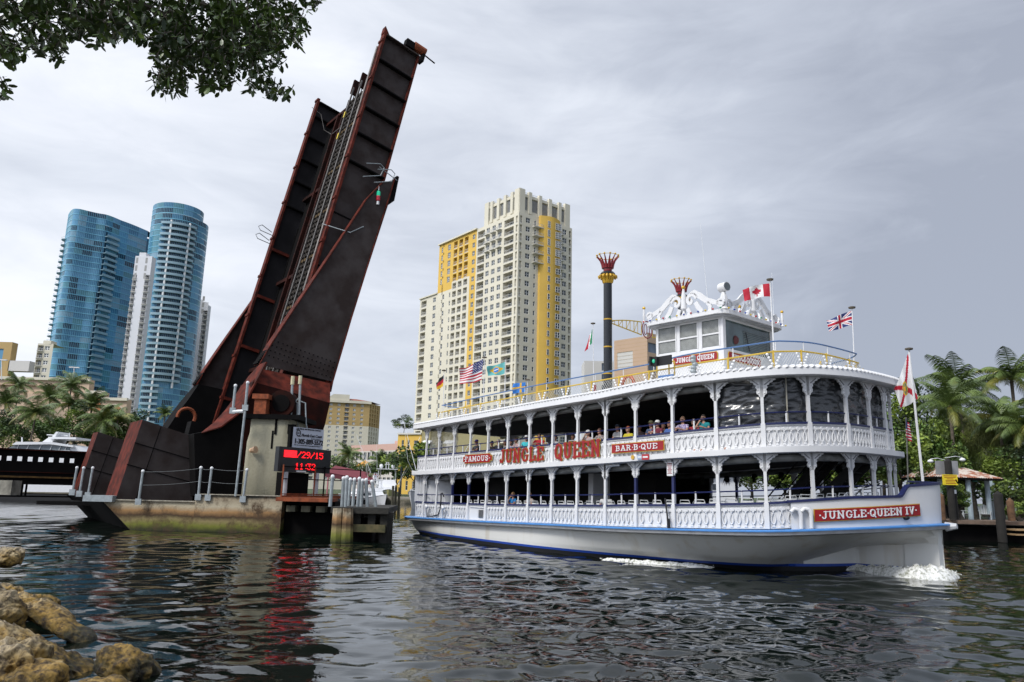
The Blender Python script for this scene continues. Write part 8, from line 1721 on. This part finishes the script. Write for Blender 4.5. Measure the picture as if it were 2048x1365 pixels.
# ================= SEATS AND PASSENGERS =================
m_tubew = mat('chair_tube', (.70, .71, .70), .4, var=.03); m_seatb = mat('chair_blue', (.03, .12, .33), .6, var=.1)
def chair0():
    root = thing('deck_chair', 'x', 'chair', (0, 0, 0), 'chairs'); b = MB()
    b.path([(-.22, -.02, .42), (-.22, -.10, .70), (-.18, -.13, .84), (.18, -.13, .84), (.22, -.10, .70), (.22, -.02, .42)], .017, 6, 0)
    for x in (-.22, .22): b.path([(x, -.16, 0), (x, -.02, .43), (x, .36, .43), (x, .42, 0)], .015, 5, 0)
    b.build('frame', [m_tubew], root, smooth=60); b = MB(); b.box((0, .17, .44), (.21, .2, .02)); b.build('seat', [m_seatb], root); b = MB(); b.box((0, -.105, .70), (.2, .012, .055)); b.box((0, -.075, .57), (.2, .012, .04)); b.build('backrest', [m_tubew], root); return root
CH = chair0(); CH_used = [False]
ORD = ['first', 'second', 'third', 'fourth', 'fifth', 'sixth', 'seventh', 'eighth', 'ninth', 'tenth', 'eleventh', 'twelfth', 'thirteenth', 'fourteenth', 'fifteenth', 'sixteenth', 'seventeenth', 'eighteenth']
SEEN = set()
def where(s):
    f = float(np.interp(s, SN, range(len(SN)))); i = min(17, int(f)); return ('just forward of' if f-i < .34 else 'midway past' if f-i < .67 else 'well past')+' the '+ORD[i]+' post from the stern'
def put_chair(s, off, z0, dr, label, group):
    w = label+' '+where(s); SEEN.add(w); label = w
    p, t, n = deckC.fr(s); P = deckC.P(s, z0, off); rz = math.atan2(n[1], n[0])-math.pi/2+dr
    if not CH_used[0]: CH_used[0] = True; CH.location = P.tolist(); CH.rotation_euler = (0, 0, rz); CH['label'] = label; CH['group'] = group
    else: dup(CH, P, rz, label=label, group=group)
iN = lambda f: float(np.interp(f, range(len(SN)), SN))
f = 2.55; k = 0
while f < 17.2:
    s = iN(f)
    put_chair(s, -.62, zt('LC', s)-.68, math.pi+.06*math.sin(k*3), 'white chair at the lower rail', 'white tube chairs in the outer row of the lower deck')
    if k % 2 == 0: put_chair(s+.25, -1.9, zt('LC', s)-.72, math.pi, 'white inner-row chair on the lower deck', 'white tube chairs in the second row of the lower deck')
    f += .37; k += 1
for f in (4.0, 4.35, 5.1, 6.2, 7.3, 7.75, 8.25, 9.0, 9.45, 10.25, 10.5, 11.0, 12.6, 13.0, 13.5, 14.2): s = iN(f); put_chair(s, -.75, zt('UC', s)-.68, math.pi, 'white chair at the upper rail', 'white tube chairs along the upper deck')
# ---- people
def skin_mesh(nm, V_, E_, rad, lev=1):
    me = bpy.data.meshes.new(nm); me.from_pydata(V_, E_, []); o = bpy.data.objects.new(nm, me); COL.objects.link(o); sm = o.modifiers.new('s', 'SKIN'); 
    for i, r in enumerate(rad): me.skin_vertices[0].data[i].radius = (r, r) if not isinstance(r, tuple) else r
    me.skin_vertices[0].data[0].use_root = True; sb = o.modifiers.new('b', 'SUBSURF'); sb.levels = lev; sb.render_levels = lev
    bpy.context.view_layer.update(); m2 = bpy.data.meshes.new_from_object(o.evaluated_get(bpy.context.evaluated_depsgraph_get())); vs = [tuple(v.co) for v in m2.vertices]; fs = [tuple(p.vertices) for p in m2.polygons]; bpy.data.objects.remove(o); bpy.data.meshes.remove(me); bpy.data.meshes.remove(m2); return vs, fs
def figure(pose):
    """seated adult facing +y, floor at z 0: (body, shirt, trousers) builders"""
    J = {'pel': (0, 0, .55), 'wai': (0, .01, .72), 'che': (0, .02, .92), 'nec': (0, .03, 1.08), 'hd': (0, .05, 1.17)}
    arm = {'A': [((.19, .02, 1.02), (.25, .10, .76), (.16, .34, .66), (.12, .42, .66))]*2, 'B': [((.19, .04, 1.01), (.28, .22, .80), (.10, .44, .90), (.02, .49, .905))]*2, 'C': [((.19, .03, 1.02), (.26, .24, .82), (.10, .17, 1.10), (.06, .15, 1.18)), ((.19, .04, 1.01), (.28, .22, .80), (.12, .44, .89), (.04, .49, .90))]}[pose]
    vs = [J[k] for k in ('pel', 'wai', 'che', 'nec', 'hd')]; ed = [(0, 1), (1, 2), (2, 3), (3, 4)]; ra = [.13, .125, (.15, .11), .055, .055]
    tv = list(vs[:4]); te = ed[:3]; tr = [.145, .14, (.168, .128), .07]; fing = MB()
    for q, sg in enumerate((1, -1)):
        a = [(x*sg, y, z) for x, y, z in arm[q]]; b0 = len(vs); vs += a; ed += [(2, b0), (b0, b0+1), (b0+1, b0+2), (b0+2, b0+3)]; ra += [.055, .045, .032, .036]
        b1 = len(tv); mid = tuple((np.array(a[0])+np.array(a[1])*1.2)/2.2); tv += [a[0], mid]; te += [(2, b1), (b1, b1+1)]; tr += [.075, .07]
        w, h = V(a[2]), V(a[3]); d = unit(h-w); sd = unit(np.cross(d, (0, 0, 1)) if abs(d[2]) < .8 else V(1, 0, 0)); dn = np.cross(sd, d); dn = dn if dn[2] < 0 else -dn
        for i, (o_, l_) in enumerate(((-.028, .055), (-.010, .068), (.009, .064), (.027, .050))): p = h+sd*o_; fing.path([p-d*.02, p+d*l_*.5+dn*.004, p+d*l_*.85+dn*.018, p+d*l_+dn*.034], [.010, .009, .008, .006], 5, 0)
        p = h-d*.03-sd*sg*.028; fing.path([p, p-sd*sg*.028+d*.018, p-sd*sg*.034+d*.045], [.011, .010, .007], 5, 0)
    lv = [(0, 0, .54)]; le = []; lr = [.14]
    for sg in (1, -1):
        b0 = len(vs); L_ = [(.10*sg, .03, .52), (.13*sg, .44, .50), (.13*sg, .46, .10), (.13*sg, .58, .04)]; vs += L_; ed += [(0, b0), (b0, b0+1), (b0+1, b0+2), (b0+2, b0+3)]; ra += [.09, .06, .042, .04]; b1 = len(lv); lv += L_[:3]; le += [(0, b1), (b1, b1+1), (b1+1, b1+2)]; lr += [.105, .075, .058]
    B = MB(); v, f_ = skin_mesh('b', vs, ed, ra); B.add(v, f_); B.merge(fing); hc = V(0, .055, 1.245); B.sph(hc, (.077, .095, .115), 14, 10); B.sph(hc+V(0, .03, -.05), (.058, .07, .065), 10, 7); B.prism([hc+V(-.014, .09, -.02), hc+V(.014, .09, -.02), hc+V(0, .088, .03)], (0, .025, -.008), 0)
    for sg in (1, -1): B.sph(hc+V(.078*sg, 0, -.005), (.012, .02, .032), 6, 5); B.sph(hc+V(.03*sg, .086, .012), (.013, .009, .008), 6, 5, 1)
    B.box(hc+V(0, .094, -.055), (.022, .006, .004), mi=2)
    Sh = MB(); v, f_ = skin_mesh('s', tv, te, tr); Sh.add(v, f_); Tr = MB(); v, f_ = skin_mesh('t', lv, le, lr); Tr.add(v, f_); return B, Sh, Tr
FG = {k: figure(k) for k in 'ABC'}
def cm(c, n='cloth'): return mat('%s_%02d%02d%02d' % (n, int(c[0]*99), int(c[1]*99), int(c[2]*99)), c, .85, var=.1, vscale=8)
m_eye = mat('eye_dark', (.02, .015, .01), .3); m_lip = mat('lip', (.35, .12, .10), .5)
def person(px, py, pose, skin, shirt, hair, label, hat=None, glasses=0, lower=0, off=-.55, turn=0., patt=None, longh=0):
    s = deckC.s_at(px, py+30); fl = (zt('LC', s)-.80) if lower else (zt('UC', s)-.82); P = deckC.P(s, fl, off); 
    s2 = deckC.s_at(px, py, off); P = deckC.P(s2, fl, off); p, t, n = deckC.fr(s2); rz = math.atan2(n[1], n[0])-math.pi/2+turn; dz = z_over(px, py, P)-(fl+1.25); dz = max(-.12, min(.22, dz)); root = thing('person', label, 'person', P+V(0, 0, dz), 'passengers on the riverboat', rz)
    B, Sh, Tr = FG[pose]; sm_ = cm(skin, 'skin')
    def add(nm, mb, mats, sm=60): o = bpy.data.objects.new(nm, mb.mesh(nm, mats, (0, 0, 0), sm)); COL.objects.link(o); o.parent = root
    add('body', B, [sm_, m_eye, m_lip], 180); add('shirt', Sh, [patt or cm(shirt)], 180); add('trousers', Tr, [cm((.05, .06, .10))], 180); hc = V(0, .055, 1.245)
    h = MB(); vs, fs = [], []; m = MB(); m.sph(hc+V(0, -.012, .018), (.088, .105, .118), 14, 10)
    keep = [i for i, v in enumerate(m.v) if (v[2]-hc[2] > .052 or v[1] < hc[1]+.005 and v[2]-hc[2] > (-.12 if longh else -.045))]; ks = set(keep); h.v = m.v; h.f = [f_ for f_ in m.f if all(i in ks for i in f_)]; h.m = [0]*len(h.f)
    if hair: add('hair', h, [cm(hair, 'hair')], 180)
    if hat:
        m = MB(); m.lathe(hc+V(0, -.005, .045), [(.096, 0), (.098, .03), (.085, .075), (.05, .098), (.005, .105)], 14, 0, cap=False); m.prism([hc+V(x, y, .046) for x, y in ((-.075, .06), (-.06, .15), (0, .175), (.06, .15), (.075, .06))], (0, .005, .008), 0); add('cap', m, [cm(hat, 'cap')], 60)
    if glasses: m = MB(); m.box(hc+V(-.033, .096, .012), (.028, .006, .018)); m.box(hc+V(.033, .096, .012), (.028, .006, .018)); m.box(hc+V(0, .1, .018), (.01, .004, .004)); [m.box(hc+V(.074*sg, .05, .014), (.003, .05, .004)) for sg in (1, -1)]; add('sunglasses', m, [m_eye], 0)
SKN = (.42, .22, .15); SK2 = (.50, .28, .20); SK3 = (.30, .15, .09)
pur = mat('purple_pattern', (.55, .50, .62), .8, vscale=25, col2=(.18, .13, .32), thr=(.45, .55)); cam_ = mat('blue_camouflage', (.10, .14, .25), .8, vscale=18, col2=(.03, .04, .07), thr=(.45, .55)); flo = mat('floral_cloth', (.40, .34, .30), .8, vscale=22, col2=(.12, .10, .12), thr=(.42, .58)); stp = mat('white_print', (.58, .50, .48), .8, vscale=25, col2=(.40, .22, .22), thr=(.42, .58))
person(955, 885, 'B', SKN, (.05, .05, .06), None, 'person in a purple cap and charcoal tee, nearest the stern at the upper rail', hat=(.10, .06, .30), glasses=1)
person(985, 887, 'A', SKN, (.02, .02, .02), (.02, .015, .01), 'dark-haired person in black behind the purple cap', off=-.9, turn=.5)
person(998, 884, 'A', SK2, (.02, .02, .025), (.35, .33, .30), 'grey-haired person in black on the upper deck', turn=.4)
person(1012, 886, 'A', SKN, (.06, .05, .05), (.03, .02, .02), 'person in dark clothes beside the grey-haired one', off=-.9)
person(1022, 886, 'A', SK2, (.30, .32, .42), (.05, .03, .02), 'brown-haired person in a pale blue top behind a post', turn=.3)
person(1034, 881, 'A', SK2, (.6, .45, .45), (.10, .05, .02), 'long-haired person in a pink and white print top', patt=stp, longh=1)
person(1054, 877, 'A', SKN, (.05, .50, .55), (.05, .03, .02), 'person in a white cap and bright turquoise shirt', hat=(.7, .7, .7), turn=.5)
person(1079, 873, 'B', SKN, (.50, .02, .03), (.12, .07, .04), 'balding person in a bright red jacket leaning on the upper rail', turn=.7)
person(1112, 876, 'A', SKN, (.5, .5, .5), (.02, .02, .02), 'person in white half hidden by a post', off=-.9)
person(1148, 876, 'A', SK3, (.10, .09, .08), (.04, .02, .015), 'brown-haired person in dark top above the letter U', off=-.9)
person(1178, 867, 'C', SK2, (.45, .35, .35), (.30, .22, .15), 'person with white visor and sunglasses holding something red', hat=(.7, .7, .68), glasses=1)
person(1201, 863, 'A', SK2, (.5, .4, .4), (.07, .03, .02), 'person in a floral top beside the sun visor', patt=flo)
person(1237, 856, 'A', SKN, (.30, .30, .31), None, 'person in a dark cap and grey top', hat=(.02, .03, .05), off=-.8)
person(1258, 859, 'A', SK2, (.60, .50, .03), (.30, .08, .03), 'red-haired person in a yellow top', longh=1)
person(1281, 856, 'A', SK3, (.08, .05, .05), (.03, .02, .02), 'person in dark brown deep in the shade', off=-1.3)
person(1304, 849, 'A', SKN, (.1, .14, .25), None, 'person in an olive cap and blue camouflage shirt', hat=(.10, .10, .05), patt=cam_)
person(1317, 848, 'B', SK2, (.16, .02, .04), None, 'person in a white cap and maroon shirt with arms on the rail', hat=(.75, .75, .72), glasses=1)
person(1329, 852, 'A', SKN, (.05, .03, .03), (.03, .02, .01), 'dark-haired person behind the maroon shirt', off=-1.0)
person(1341, 849, 'A', SKN, (.07, .14, .38), (.12, .06, .03), 'person in a plain blue shirt left of the post')
person(1367, 840, 'B', SK2, (.5, .5, .6), (.22, .13, .08), 'person with sunglasses and a purple patterned shirt, forearms on the rail', glasses=1, patt=pur)
person(1389, 845, 'A', SK2, (.40, .04, .06), (.25, .15, .10), 'small person in red between the purple and teal shirts', glasses=1, off=-.8)
person(1408, 836, 'C', SK2, (.01, .22, .24), (.015, .012, .01), 'dark-haired person in a teal shirt raising a hand', glasses=1)
person(1460, 832, 'A', SK2, (.03, .10, .30), (.62, .60, .55), 'white-haired person in a blue jacket behind clear vinyl', turn=-.3)
person(1549, 826, 'A', SK2, (.40, .08, .08), (.25, .15, .1), 'person in red behind the wrinkled clear curtain', off=-.7)
person(977, 992, 'A', SK2, (.25, .22, .2), (.20, .10, .05), 'person sitting in shade near the stern of the lower deck', lower=1, off=-1.2)
person(1028, 990, 'C', SK2, (.02, .20, .48), (.35, .20, .08), 'blonde person with sunglasses in a bright blue jacket, lower deck', lower=1, glasses=1, longh=1)
person(1061, 990, 'A', SK2, (.50, .42, .38), (.35, .18, .08), 'fair-haired person in a pale top on the lower deck', lower=1, off=-.9, longh=1)
person(1212, 990, 'A', SKN, (.62, .62, .62), (.08, .05, .03), 'person in a white shirt seated on the lower deck', lower=1, turn=.9)
